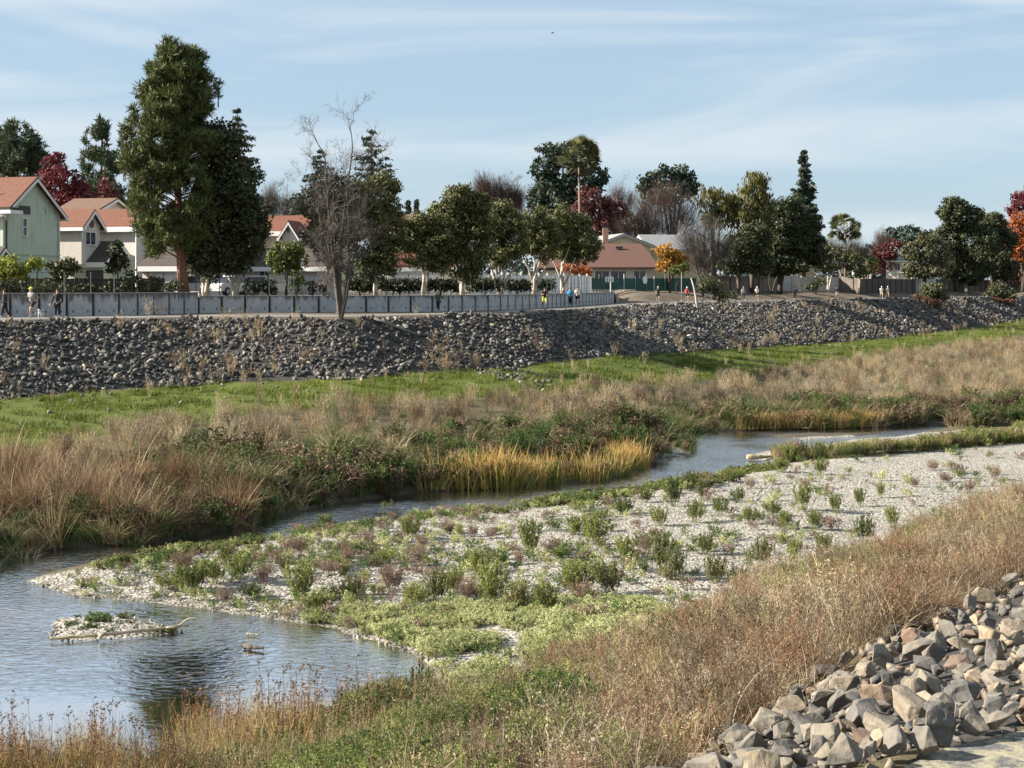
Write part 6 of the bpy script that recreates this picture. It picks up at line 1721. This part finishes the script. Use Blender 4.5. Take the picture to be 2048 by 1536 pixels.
mb = MB(); zt = H.w_of(c_, 7, 456); mb.box(P(c_, 7, (zt + wr_ - 1.5) / 2), (.72, .6, zt - wr_ + 1.5), H.ax); ch = mb.build('chimney', M_BRICK, H.root)
mb = MB(); mb.box(P(c_, 7, zt + .16), (.5, .5, .3), H.ax); mb.box(P(c_, 7, zt + .36), (.75, .7, .08), H.ax); mb.build('chimney_cap', M_VENT, ch)
a, b = H.px_u(1085, 1), H.px_u(1170, 1); H.gable(a, b, 1, 6, -.2, H.w_of(a, 1, 533), H.w_of(a, 3.5, 508), S_BEIGE, R_RED, 'u', .5, M_VENT)
# cream gable house behind it
o = at(1190, 570, 212); o.z = ZP + 1.35
H = House('cream_gable_house', 'cream house with a broad low gable and grey shingle roof behind the brown roof', o, 12)
a, b = H.px_u(1192), H.px_u(1302); H.gable(a, b, 0, 12, -.2, H.w_of(0, 0, 490), H.w_of(0, 0, 468), S_CREAM, R_GREY, 'v', .5, M_TRIMG)
H.gable(H.px_u(1300, 4), H.px_u(1420, 4), 4, 12, -.2, H.w_of(0, 4, 496), H.w_of(0, 8, 470), S_CREAM, R_GREY, 'u', .5, M_TRIMG)
# far houses on the right
o = at(1620, 570, 238); o.z = ZP + 1.35
H = House('pale_yellow_shed', 'pale yellow garden shed half hidden behind the dark oak', o, -20)
a, b = H.px_u(1595), H.px_u(1632); H.gable(a, b, 0, 4, -.2, H.w_of(0, 0, 545), H.w_of(0, 0, 532), S_CREAM, R_GREY, 'v', .3)
o = at(1760, 570, 262); o.z = ZP + 1.3
H = House('blue_roof_house', 'far house with blue grey roofs and white trim behind the red tree', o, -15)
a, b = H.px_u(1772), H.px_u(1830); H.gable(a, b, 0, 8, -.2, H.w_of(0, 0, 520), H.w_of(0, 4, 500), S_WHITE, R_BLUE, 'u', .5)
H.part('deck_rail', M_TRIM, H.px_u(1800), -.4, H.w_of(0, 0, 545), (4.0, .2, .25)); H.part('deck_post', M_TRIM, H.px_u(1795), -.4, H.w_of(0, 0, 556), (.2, .2, 2.4))
H.window(H.px_u(1790), H.px_u(1800), H.w_of(0, 0, 540), H.w_of(0, 0, 528), 0, 2)
o = at(1720, 570, 268); o.z = ZP + 1.3
H = House('white_gable_house', 'far small white gable house between the palm and the red tree', o, -10)
a, b = H.px_u(1708), H.px_u(1742); H.gable(a, b, 0, 8, -.2, H.w_of(0, 0, 524), H.w_of(0, 0, 514), S_BEIGE, R_GREY, 'v', .5)

# ------------------------------------------------------------------ fences
M_VINYL = plain('white_vinyl', (.76, .74, .69), .5, 5, .06, .03)
M_PLANK = bark('grey_planks', (.10, .082, .066), (.22, .185, .155), (7, 7, .6))
M_PLANKD = bark('dark_planks', (.035, .028, .024), (.085, .068, .056), (7, 7, .6))
M_PLANKL = bark('pale_planks', (.30, .28, .25), (.52, .50, .46), (7, 7, .6))
def plank_fence(name, label, p0, p1, h, mat, w=.3, top=.1, mat_post=None, group=None, caps=False, post_every=8):
    """boards side by side, each a piece of its own"""
    p0, p1 = Vector(p0), Vector(p1); d = (p1 - p0); L = d.length; d.normalize(); d2 = Vector((d.x, d.y, 0)).normalized(); nrm = Vector((d2.y, -d2.x, 0))
    root = empty(name, p0, label, 'fence', group); n = max(2, int(L / w))
    for i in range(n):
        c = p0.lerp(p1, (i + .5) / n); hh = h + R.uniform(-top, top) * .5
        mb = MB(); mb.box(c + UP * (hh / 2 - .1) + nrm * R.uniform(-.008, .008), (L / n - .02, .03, hh + .2), (d2, nrm, UP)); mb.build('board', mat, root)
    for i in range(0, n + 1, post_every):
        c = p0.lerp(p1, i / n); mb = MB(); mb.box(c + UP * ((h + .12) / 2 - .1) + nrm * .06, (.13, .13, h + .32), (d2, nrm, UP))
        if caps: mb.add([c + UP * (h + .12) + nrm * .06 + q for q in (Vector((-.1, -.1, 0)), Vector((.1, -.1, 0)), Vector((.1, .1, 0)), Vector((-.1, .1, 0)), Vector((0, 0, .16)))], [(0, 1, 4), (1, 2, 4), (2, 3, 4), (3, 0, 4), (3, 2, 1, 0)])
        mb.build('post', mat_post or mat, root)
    for z_ in (.3, h - .3):
        mb = MB(); mb.box((p0 + p1) / 2 + UP * z_ - nrm * .045, (L, .05, .1), (d, nrm, UP)); mb.build('rail', mat_post or mat, root)
    return root
def gp(px, Y):
    x = (px - CX) * Y / F; return Vector((x, Y, ground_z(x, Y)))
p0, p1 = at(940, 588, 140), at(1180, 588, 170); p0.z = p1.z = ZT - .05
plank_fence('vinyl_fence', 'white vinyl panel fence with capped posts behind the paperbarks', p0, p1, 1.85, M_VINYL, .6, 0, None, None, True, 4)
M_SCREEN = plain('green_screen_cloth', (.022, .082, .066), .8, 1.2, .35, .2)
sc_root = empty('screened_fence', gp(1290, 186), 'chain link fence covered with dark green screen cloth', 'fence')
pxs_ = [1182, 1198, 1222, 1248, 1271, 1293, 1308, 1330, 1360, 1392]
for i, (a, b) in enumerate(zip(pxs_[:-1], pxs_[1:])):
    Ya, Yb = 181 + i * 1.0, 182 + i * 1.0
    drop = 582 if a > 1265 else 579
    A, B2 = at(a, 556, Ya), at(b, 556, Yb); C2, D2 = at(b, drop, Yb), at(a, drop, Ya)
    mb = MB(); nseg = 6
    for j in range(nseg):
        t0, t1 = j / nseg, (j + 1) / nseg; o0, o1 = .08 * math.sin(t0 * 9 + i), .08 * math.sin(t1 * 9 + i)
        mb.prism([A.lerp(B2, t0) + Vector((0, o0, -.03 * math.sin(t0 * 3.14))), A.lerp(B2, t1) + Vector((0, o1, -.03 * math.sin(t1 * 3.14))), D2.lerp(C2, t1) + Vector((0, o1, 0)), D2.lerp(C2, t0) + Vector((0, o0, 0))], (0, .012, 0))
    mb.build('cloth_panel', M_SCREEN, sc_root)
    q = gp(a, Ya - .12); mb = MB(); mb.tube([q - UP * .2, Vector((q.x, q.y, at(a, 548 if i % 2 else 553, Ya).z))], .04, 6); mb.build('post', M_GALV if i % 3 else M_TRIM, sc_root)
mb = MB(); s0 = at(1290, 560, 185.3); mb.prism([s0 + Vector((math.cos(t) * .28, 0, math.sin(t) * .48)) for t in [i * math.pi / 8 for i in range(16)]], (0, -.02, 0))
tag(mb.build('oval_banner', M_TRIM), 'white oval banner hanging on the green screened fence', 'banner')
sg = empty('notice_board', at(1219, 556, 180.3), 'white notice board with dark stripes beside the fence gate', 'sign')
mb = MB(); mb.box(at(1219, 559, 180.3), (.95, .04, .62)); mb.build('board', M_TRIM, sg)
for k in range(3):
    mb = MB(); mb.box(at(1214 + k * 5, 560, 180.26), (.07, .02, .46)); mb.build('stripe', M_VENT, sg)
mb = MB(); q = gp(1221, 180.4); mb.tube([q - UP * .2, at(1221, 556, 180.4)], .05, 6); mb.build('post', M_TRIM, sg)
plank_fence('plank_fence', 'weathered grey plank fence panel with pale streaks by the olive tree', gp(1679, 231), gp(1716, 229), 2.3, M_PLANK, .28)
plank_fence('plank_fence', 'dark brown plank fence between the olive tree and the big mounded shrub', gp(1720, 230), gp(1832, 251), 2.3, M_PLANKD, .32)
plank_fence('plank_fence', 'pale weathered plank fence behind the yellowing tree', gp(1822, 253), gp(1872, 263), 2.2, M_PLANKL, .4)
plank_fence('plank_fence', 'shaded plank fence under the dark evergreens', gp(1872, 264), gp(2060, 320), 2.1, M_PLANKD, .5)
plank_fence('plank_fence', 'bright pale plank fence behind the trunk of the massive oak', gp(1560, 221), gp(1598, 225), 2.2, M_PLANKL, .4)
plank_fence('plank_fence', 'pale grey plank fence beside the yellow shed', gp(1602, 225), gp(1678, 231), 2.1, M_PLANKL, .4)
plank_fence('plank_fence', 'grey plank fence under the bare twigs and dark oak', gp(1398, 198), gp(1556, 220), 2.1, M_PLANK, .4)
plank_fence('iron_gate_fence', 'dark slatted garden fence below the cream house', at(-40, 580, 108).xy.to_3d() + UP * ZT, at(330, 580, 118).xy.to_3d() + UP * ZT, 1.3, M_PLANKD, .34)

# ------------------------------------------------------------------ lamp, poles, pipe, driftwood, cars
lampY = 112.0; lb = at(273, 570, lampY); lb.z = ZT
lr = empty('street_lamp', lb, 'pale street lamp pole with a square lamp head beside the pine', 'lamp')
mb = MB(); mb.tube([lb - UP * .1, at(273, 428, lampY)], [.09, .06], 8); mb.build('pole', M_TRIM, lr)
mb = MB(); mb.tube([at(273, 430, lampY), at(266, 431, lampY)], .03, 6); mb.build('arm', M_TRIMG, lr)
mb = MB(); c = at(261, 430, lampY); mb.box(c, (.40, .34, .26)); mb.box(c - UP * .14, (.32, .26, .03)); mb.build('lamp_head', plain('peach_lamp_housing', (.62, .40, .30), .5, 5, .1, .03), lr)
q = hit(1363, 606)
pr = empty('marker_pole', q, 'thin pole with two pale bands at the path edge', 'pole')
mb = MB(); mb.tube([q - UP * .2, at(1363, 545, q.y)], .03, 6); mb.build('shaft', M_TRIMG, pr)
for py_ in (592, 602):
    mb = MB(); c = at(1363, py_, q.y); mb.tube([c - UP * .1, c + UP * .1], .06, 8); mb.build('band', M_TRIM, pr)
q = gp(955 - 169, 118); ur = empty('utility_pole', (q.x, q.y, ZT), 'thin dark utility pole beside the tall paperbark', 'pole')
mb = MB(); mb.tube([q - UP * .2, at(786, 465, 118)], [.06, .05], 6); mb.build('shaft', M_POST, ur)
mb = MB(); mb.box(at(786, 520, 118), (.16, .14, .3)); mb.build('junction_box', M_POST, ur)
a, b = hit(748, 648), hit(840, 682)
pp_ = MB(); pts = [a.lerp(b, t) for t in (0, .25, .5, .75, 1)]
pts = [Vector((p.x, p.y, float(terr(np.array([p.x]), np.array([p.y]))[0]) + .3)) for p in pts]
pp_.tube(pts, .09, 10); tag(pp_.build('drain_pipe', plain('old_pipe', (.13, .12, .11), .8), None, True), 'grey concrete drain pipe running down the far stone bank', 'pipe')
M_WOOD = bark('bleached_driftwood', (.20, .15, .10), (.42, .35, .25), (3, 3, 3))
M_STRAW = bark('yellow_driftwood', (.22, .18, .09), (.38, .32, .19), (3, 3, 3))
def stick(px0, py0, px1, py1, r, label, mat=M_WOOD, z=None, name='driftwood', bendy=.05, branch=False, r2=None):
    n = 9; pts = []
    for i in range(n + 1):
        t = i / n; p = hit(px0 + (px1 - px0) * t, py0 + (py1 - py0) * t) if z is None else Vector((*on(px0 + (px1 - px0) * t, py0 + (py1 - py0) * t, z), z))
        p = Vector((p.x, p.y, max(p.z, -.02) + r * .5)) + Vector((R.gauss(0, bendy), R.gauss(0, bendy), abs(R.gauss(0, bendy * .4)))); pts.append(p)
    mb = MB(); mb.tube(pts, [r * (1 - (1 - (r2 or .5)) * i / n) * R.uniform(.85, 1.15) for i in range(n + 1)], 7)
    if branch:
        mb.tube([pts[-2], pts[-2] + Vector((.2, .1, .15)), pts[-2] + Vector((.5, .0, .2))], [r * .5, r * .35, r * .15], 5)
        mb.tube([pts[-3], pts[-3] + Vector((.1, -.2, .05)), pts[-3] + Vector((.3, -.35, .1))], [r * .5, r * .3, r * .12], 5)
    return tag(mb.build(name, mat, None, True), label, 'driftwood')
stick(98, 1279, 200, 1273, .04, 'yellow driftwood log at the water edge of the pebble islet', M_STRAW, .06, 'driftwood_log', .03, False, .8)
stick(195, 1274, 376, 1254, .05, 'long dark driftwood branch continuing the yellow log on the islet', M_WOOD, .10, 'driftwood_log', .04, True)
stick(490, 1296, 528, 1300, .06, 'dark soaked log stranded in the pool', bark('soaked_wood', (.04, .032, .024), (.13, .10, .075)), .03, 'stranded_log', .02)
stick(494, 1270, 520, 1271, .03, 'small pale log stranded in the pool', M_STRAW, .03, 'stranded_log', .02)
stick(1500, 918, 1545, 916, .12, 'pale driftwood on the point of the upstream bend', M_STRAW, .08, 'driftwood_log', .04)
for k, a in enumerate([(165, 735, 185, 755), (215, 715, 190, 700), (1130, 702, 1190, 716), (600, 720, 618, 728), (1080, 690, 1110, 700)]):
    stick(*a, .07, ['pale stick lying on the stones below the dog walker', 'bleached branch on the stones below the street lamp', 'grey branch at the foot of the stones near the drain', 'short pale stick on the stones left of the bare tree', 'thin stick on the shaded stones'][k], M_WOOD)
stick(1040, 1540, 1090, 1485, .022, 'grey dead branch poking out of the near weeds', M_WOOD, None, 'dead_branch', .02, True)
stick(1640, 1395, 1700, 1350, .022, 'pale dead branch lying along the upper stones', M_WOOD, None, 'dead_branch', .02, True)

M_CARW = plain('white_car_paint', (.62, .62, .62), .25, 2, .04, 0)
M_CARS = plain('silver_car_paint', (.34, .36, .38), .25, 2, .04, 0)
M_TYRE = plain('tyre_rubber', (.02, .02, .02), .8, 9, .2, .1)
M_RIM = plain('wheel_rim', (.4, .4, .4), .3, 9, .1, 0, .6)
def car(px, Y, rot, paint, label):
    x = (px - CX) * Y / F; base = Vector((x, Y, ZT)); root = empty('parked_car', base, label, 'car')
    t = math.radians(rot); ux = Vector((math.cos(t), math.sin(t), 0)); uy = Vector((-math.sin(t), math.cos(t), 0))
    def pt(a, b, c): return base + ux * a + uy * b + UP * c
    prof = [(-2.2, .35), (-2.2, .75), (-2.05, .92), (-1.2, .98), (1.9, .95), (2.2, .8), (2.25, .5), (2.2, .3)]
    mb = MB(); mb.prism([pt(a, -.88, c) for a, c in prof], uy * 1.76); mb.build('body', paint, root)
    roof = [(-1.25, .96), (-.55, 1.42), (.85, 1.45), (1.6, .95)]
    mb = MB(); mb.prism([pt(a, -.72, c) for a, c in roof], uy * 1.44); mb.build('window_glass', M_GLASS, root)
    mb = MB(); mb.prism([pt(a, -.76, c) for a, c in ((-.6, 1.42), (.9, 1.45), (.85, 1.52), (-.5, 1.50))], uy * 1.52); mb.build('roof', paint, root)
    for a in (-1.35, 1.35):
        for s in (-.86, .86):
            w = MB(); c = pt(a, s, .32); w.tube([c - uy * .1, c + uy * .1], .32, 14); ww = w.build('wheel', M_TYRE, root)
            w = MB(); w.tube([c - uy * .115, c + uy * .115], .19, 12); w.build('rim', M_RIM, ww)
    for s in (-.62, .62):
        w = MB(); w.box(pt(-2.2, s, .68), (.06, .36, .16), (ux, uy, UP)); w.build('headlight', M_TRIM, root)
car(372, 117, 10, M_CARS, 'silver car parked behind the pine trunk')
car(512, 120, 8, M_CARW, 'white car parked behind the dark round bush')
car(452, 116, 70, M_CARW, 'white car end seen between the pale trunks')

# ------------------------------------------------------------------ people
def cm(name, c, rough=.8): return plain(name, c, rough, 10, .15, .1, 0, 'Object')
SKIN = cm('skin', (.42, .25, .17), .5); HAIR = cm('dark_hair', (.03, .022, .018)); SHOE = cm('grey_shoe', (.30, .30, .30)); BLACK = cm('black_cloth', (.012, .012, .014)); GREYC = cm('grey_cloth', (.26, .25, .25))
WHITEC = cm('white_cloth', (.70, .70, .67)); REDC = cm('red_cloth', (.62, .05, .07)); BLUEC = cm('blue_cloth', (.03, .26, .50)); NEON = cm('neon_cloth', (.55, .72, .05)); YELLOW = cm('yellow_cap_cloth', (.72, .74, .06)); GREEN = cm('dark_green_cloth', (.02, .07, .045)); NAVY = cm('navy_cloth', (.03, .04, .07)); TANC = cm('tan_cloth', (.48, .40, .28))
def skin_obj(name, verts, edges, rad, mat, parent, sub=1):
    me = bpy.data.meshes.new(name); me.from_pydata([tuple(v) for v in verts], edges, [])
    o = link_mesh(name, me, mat, parent)
    md = o.modifiers.new('skin', 'SKIN')
    for i, r in enumerate(rad):
        d = me.skin_vertices[0].data[i]; d.radius = (r, r) if not isinstance(r, tuple) else r; d.use_root = (i == 0)
    md.use_smooth_shade = True
    s = o.modifiers.new('sub', 'SUBSURF'); s.levels = sub; s.render_levels = sub
    return o
def person(px, py, label, top, bottom, pose='run', face=0.0, height=1.72, cap=None, legs_long=False, group=None, base=None, bare_arms=False, lead=None):
    """figure built facing -Y (towards the camera) and turned by face degrees"""
    b = hit(px, py) if base is None else base
    root = empty('person', b, label, 'person', group); root.rotation_euler = (0, 0, math.radians(face)); s = height / 1.72; root.scale = (s, s, s)
    if pose == 'run':
        hipL, kneeL, ankL, toeL = (.09, 0, .90), (.10, -.30, .55), (.10, -.12, .16), (.10, -.30, .06)
        hipR, kneeR, ankR, toeR = (-.09, 0, .90), (-.10, .02, .50), (-.10, .36, .34), (-.10, .40, .18)
        ankL, toeL = (.10, -.24, .10), (.10, -.42, .04)
        elL, haL = (.26, .22, 1.16), (.20, .02, 1.02); elR, haR = (-.26, .02, 1.12), (-.14, -.24, 1.20)
        lean = -.08
    elif pose == 'walk':
        hipL, kneeL, ankL, toeL = (.09, 0, .88), (.09, -.14, .48), (.09, -.18, .09), (.09, -.36, .04)
        hipR, kneeR, ankR, toeR = (-.09, 0, .88), (-.09, .06, .47), (-.09, .24, .13), (-.09, .16, .03)
        elL, haL = (.27, .06, 1.12), (.27, -.04, .86); elR, haR = (-.27, .0, 1.12), (-.28, -.14, .88); lean = -.02
        if lead: haR = lead
    else:
        hipL, kneeL, ankL, toeL = (.10, 0, .88), (.11, -.02, .48), (.12, 0, .09), (.13, -.18, .04)
        hipR, kneeR, ankR, toeR = (-.10, 0, .88), (-.11, -.02, .48), (-.12, .02, .09), (-.13, -.16, .04)
        elL, haL = (.29, .02, 1.12), (.30, -.06, .86); elR, haR = (-.28, .0, 1.12), (-.36, -.16, .92); lean = 0
        if lead: haR = lead
    sh = 1.40; ch = (0, lean, 1.30); nk = (0, lean * 1.3, 1.47); hd = (0, lean * 1.6 - .02, 1.60); ht = (0, lean * 1.6, 1.67)
    shL, shR = (.19, lean, sh), (-.19, lean, sh)
    V = [(0, 0, .95), (0, lean * .5, 1.12), ch, nk, hd, ht, shL, elL, haL, shR, elR, haR, hipL, kneeL, ankL, toeL, hipR, kneeR, ankR, toeR]
    Ed = [(0, 1), (1, 2), (2, 3), (3, 4), (4, 5), (2, 6), (6, 7), (7, 8), (2, 9), (9, 10), (10, 11), (0, 12), (12, 13), (13, 14), (14, 15), (0, 16), (16, 17), (17, 18), (18, 19)]
    Rd = [.125, .12, .14, .055, .088, .07, .06, .042, .03, .06, .042, .03, .085, .056, .036, .034, .085, .056, .036, .034]
    for hand, elb in ((8, 7), (11, 10)):                    # palm and five fingers
        h0 = Vector(V[hand]); d = (h0 - Vector(V[elb])).normalized(); sd = d.cross(Vector((0, 1, .2))).normalized()
        V.append(tuple(h0 + d * .08)); Rd.append((.038, .02)); pi_ = len(V) - 1; Ed.append((hand, pi_))
        for k in range(4):
            V.append(tuple(h0 + d * (.16 - .012 * abs(k - 1.3)) + sd * (.02 * (k - 1.5)) + Vector((0, -.03, 0)))); Rd.append(.008); Ed.append((pi_, len(V) - 1))
        V.append(tuple(h0 + d * .07 + sd * -.055)); Rd.append(.009); Ed.append((hand, len(V) - 1))
    skin_obj('body', V, Ed, Rd, SKIN, root, 1)
    arm = .6 if bare_arms else 1.0
    def part_way(a, b_, t): return tuple(Vector(a).lerp(Vector(b_), t))
    TV = [(0, 0, .90), (0, lean * .5, 1.12), ch, (0, lean * 1.2, 1.42), shL, elL if not bare_arms else part_way(shL, elL, .7), shR, elR if not bare_arms else part_way(shR, elR, .7)]
    TE = [(0, 1), (1, 2), (2, 3), (2, 4), (4, 5), (2, 6), (6, 7)]; TR = [.165, .155, .175, .085, .085, .07, .085, .07]
    if not bare_arms:
        TV += [part_way(elL, haL, .9), part_way(elR, haR, .9)]; TE += [(5, 8), (7, 9)]; TR += [.045, .045]
    skin_obj('shirt', TV, TE, TR, top, root, 1)
    ex = 1.0 if legs_long else .78
    BV = [(0, 0, 1.02), hipL, kneeL if legs_long else part_way(hipL, kneeL, ex), hipR, kneeR if legs_long else part_way(hipR, kneeR, ex)]; BE = [(0, 1), (1, 2), (0, 3), (3, 4)]; BR = [.165, .125, .10, .125, .10]
    if legs_long: BV += [part_way(kneeL, ankL, .92), part_way(kneeR, ankR, .92)]; BE += [(2, 5), (4, 6)]; BR += [.065, .065]
    skin_obj('trousers' if legs_long else 'shorts', BV, BE, BR, bottom, root, 1)
    for a_, t_ in ((ankL, toeL), (ankR, toeR)):
        skin_obj('shoe', [part_way(a_, t_, -.25), part_way(a_, t_, .5), t_], [(0, 1), (1, 2)], [.05, .052, .036], SHOE, root, 1)
    h_ = MB(); c = Vector(ht) + Vector((0, .015, .015)); h_.ell(c, (.098, .11, .085), 12, 8)
    if cap: h_.box(c + Vector((0, -.12, -.01)), (.14, .12, .015))
    me = bpy.data.meshes.new('hat' if cap else 'hair'); me.from_pydata(h_.v, [], h_.f); link_mesh('hat' if cap else 'hair', me, cap or HAIR, root)
    f = MB(); hc = Vector(hd)                                  # nose, eyes, mouth, ears
    f.ell(hc + Vector((0, -.105, -.005)), (.014, .02, .022), 6, 4); f.ell(hc + Vector((.092, 0, 0)), (.012, .025, .032), 6, 4); f.ell(hc + Vector((-.092, 0, 0)), (.012, .025, .032), 6, 4)
    me = bpy.data.meshes.new('face'); me.from_pydata(f.v, [], f.f); link_mesh('face', me, SKIN, root)
    f = MB(); f.ell(hc + Vector((.033, -.088, .022)), (.011, .008, .007), 6, 4); f.ell(hc + Vector((-.033, -.088, .022)), (.011, .008, .007), 6, 4); f.box(hc + Vector((0, -.092, -.045)), (.04, .008, .008))
    me = bpy.data.meshes.new('eyes'); me.from_pydata(f.v, [], f.f); link_mesh('eyes', me, HAIR, root)
    return root
ppl = [
    (10, 636, 'runner in black shirt and black shorts beside the wall ahead of the yellow cap', BLACK, BLACK, 'walk', -90, 1.62, None, True),
    (65, 637, 'runner in yellow cap, grey shirt and black shorts', GREYC, BLACK, 'run', -25, 1.76, YELLOW, False),
    (677, 627, 'runner in black half hidden behind the bare tree trunk', BLACK, BLACK, 'run', -30, 1.6, BLACK, False),
    (877, 625, 'runner in dark green top and black leggings by the wall', GREEN, BLACK, 'run', -15, 1.5, GREYC, True),
    (1089, 617, 'runner in black top and neon yellow shorts', BLACK, NEON, 'run', 10, 1.68, None, False),
    (1141, 613, 'runner in bright blue jacket beside the one in white', BLUEC, BLACK, 'run', -10, 1.66, BLACK, True),
    (1155, 612, 'runner in white shirt and black shorts beside the blue jacket', WHITEC, BLACK, 'run', 5, 1.72, None, False),
    (1316, 604, 'runner in black and yellow vest on the open path', BLACK, BLACK, 'run', 0, 1.74, TANC, False),
    (1374, 601, 'runner in red jacket and white cap', REDC, BLACK, 'run', 0, 1.68, WHITEC, False),
    (1487, 600, 'walker in grey hooded top and dark trousers', GREYC, NAVY, 'walk', 0, 1.68, GREYC, True),
    (1514, 600, 'runner in white hooded top and dark leggings', WHITEC, BLACK, 'run', 0, 1.68, WHITEC, False),
    (1590, 598, 'dark clothed walker in the shadow of the massive oak', NAVY, BLACK, 'walk', 180, 1.66, None, True),
    (1674, 596.5, 'runner in pale shorts and dark top beyond the oak shadow', NAVY, WHITEC, 'run', 0, 1.7, BLACK, False),
    (1763, 596.5, 'runner in white shirt, first of the pair by the dark plank fence', WHITEC, TANC, 'run', 0, 1.7, WHITEC, False),
    (1775, 596.5, 'runner in cream shirt, second of the pair by the dark plank fence', TANC, TANC, 'run', 4, 1.7, WHITEC, False),
    (1932, 594, 'runner in white shirt and red cap between the two mounded shrubs', WHITEC, BLACK, 'run', 0, 1.5, REDC, False),
]
for a in ppl:
    Y = F * (ZC - ZP - .02) / (a[1] - HY); X = (a[0] - CX) * Y / F
    while Y > float(lin(F0, X)) - 1.2:                       # keep every runner on the path
        Y -= .5; X = (a[0] - CX) * Y / F
    while Y < float(lin(F1, X)) + 1.2:
        Y += .5; X = (a[0] - CX) * Y / F
    person(a[0], a[1], a[2], a[3], a[4], a[5], a[6], a[7], a[8], a[9], None, Vector((X, Y, ZP + .02)), a[3] in (WHITEC, GREYC, BLACK) and not a[9])
# dog walker, lead and dog
Yw = F * (ZC - ZP - .02) / (635 - HY); wb_ = Vector(((115 - CX) * Yw / F, Yw, ZP + .02))
person(0, 0, 'dog walker dressed in black with trousers and hat', BLACK, BLACK, 'stand', 0, 1.66, BLACK, True, None, wb_, False, (-.42, -.10, .80))
dg = empty('dog', wb_ + Vector((-.98, -.02, 0)), 'small black and white dog on a lead', 'dog')
skin_obj('body', [(0, .22, .30), (0, 0, .29), (0, -.2, .31), (0, -.28, .42), (0, -.36, .46), (0, -.45, .43), (.06, -.2, .16), (.06, -.21, .02), (-.06, -.2, .16), (-.06, -.21, .02), (.06, .22, .18), (.06, .27, .10), (.06, .25, .02), (-.06, .22, .18), (-.06, .27, .10), (-.06, .25, .02), (0, .32, .38), (0, .40, .46)],
         [(0, 1), (1, 2), (2, 3), (3, 4), (4, 5), (2, 6), (6, 7), (2, 8), (8, 9), (0, 10), (10, 11), (11, 12), (0, 13), (13, 14), (14, 15), (0, 16), (16, 17)], [.09, .10, .115, .07, .075, .035, .04, .028, .04, .028, .05, .03, .026, .05, .03, .026, .025, .02], WHITEC, dg, 1)
skin_obj('coat_patch', [(0, .2, .33), (0, 0, .32), (0, -.1, .33)], [(0, 1), (1, 2)], [.11, .13, .12], BLACK, dg, 1)
for s_ in (-1, 1):
    mb = MB(); mb.v = []; mb.prism([Vector((s_ * .05, -.34, .50)), Vector((s_ * .08, -.32, .52)), Vector((s_ * .075, -.36, .58))], (0, .03, 0)); me = bpy.data.meshes.new('ear'); me.from_pydata(mb.v, [], mb.f); link_mesh('ear', me, BLACK, dg)
mb = MB(); mb.tube([wb_ + Vector((-.42, -.10, .76)), wb_ + Vector((-.70, -.2, .52)), wb_ + Vector((-.98, -.28, .40))], .012, 5)
tag(mb.build('dog_lead', BLACK), 'thin dark lead between the dog walker and the dog', 'lead')
# bird far up
c = at(1105, 66, 260); br = empty('bird', c, 'tiny dark bird gliding high in the sky', 'bird')
mb = MB(); mb.tube([c + Vector((-.3, 0, 0)), c, c + Vector((.35, 0, .02))], [.03, .07, .02], 6); mb.build('body', BLACK, br)
for s_ in (-1, 1):
    mb = MB(); mb.prism([c + Vector((-.06, 0, .02)), c + Vector((.12, 0, .02)), c + Vector((.03, s_ * .5, .12)), c + Vector((-.03, s_ * .5, .12))], (0, 0, .02)); mb.build('wing', BLACK, br)
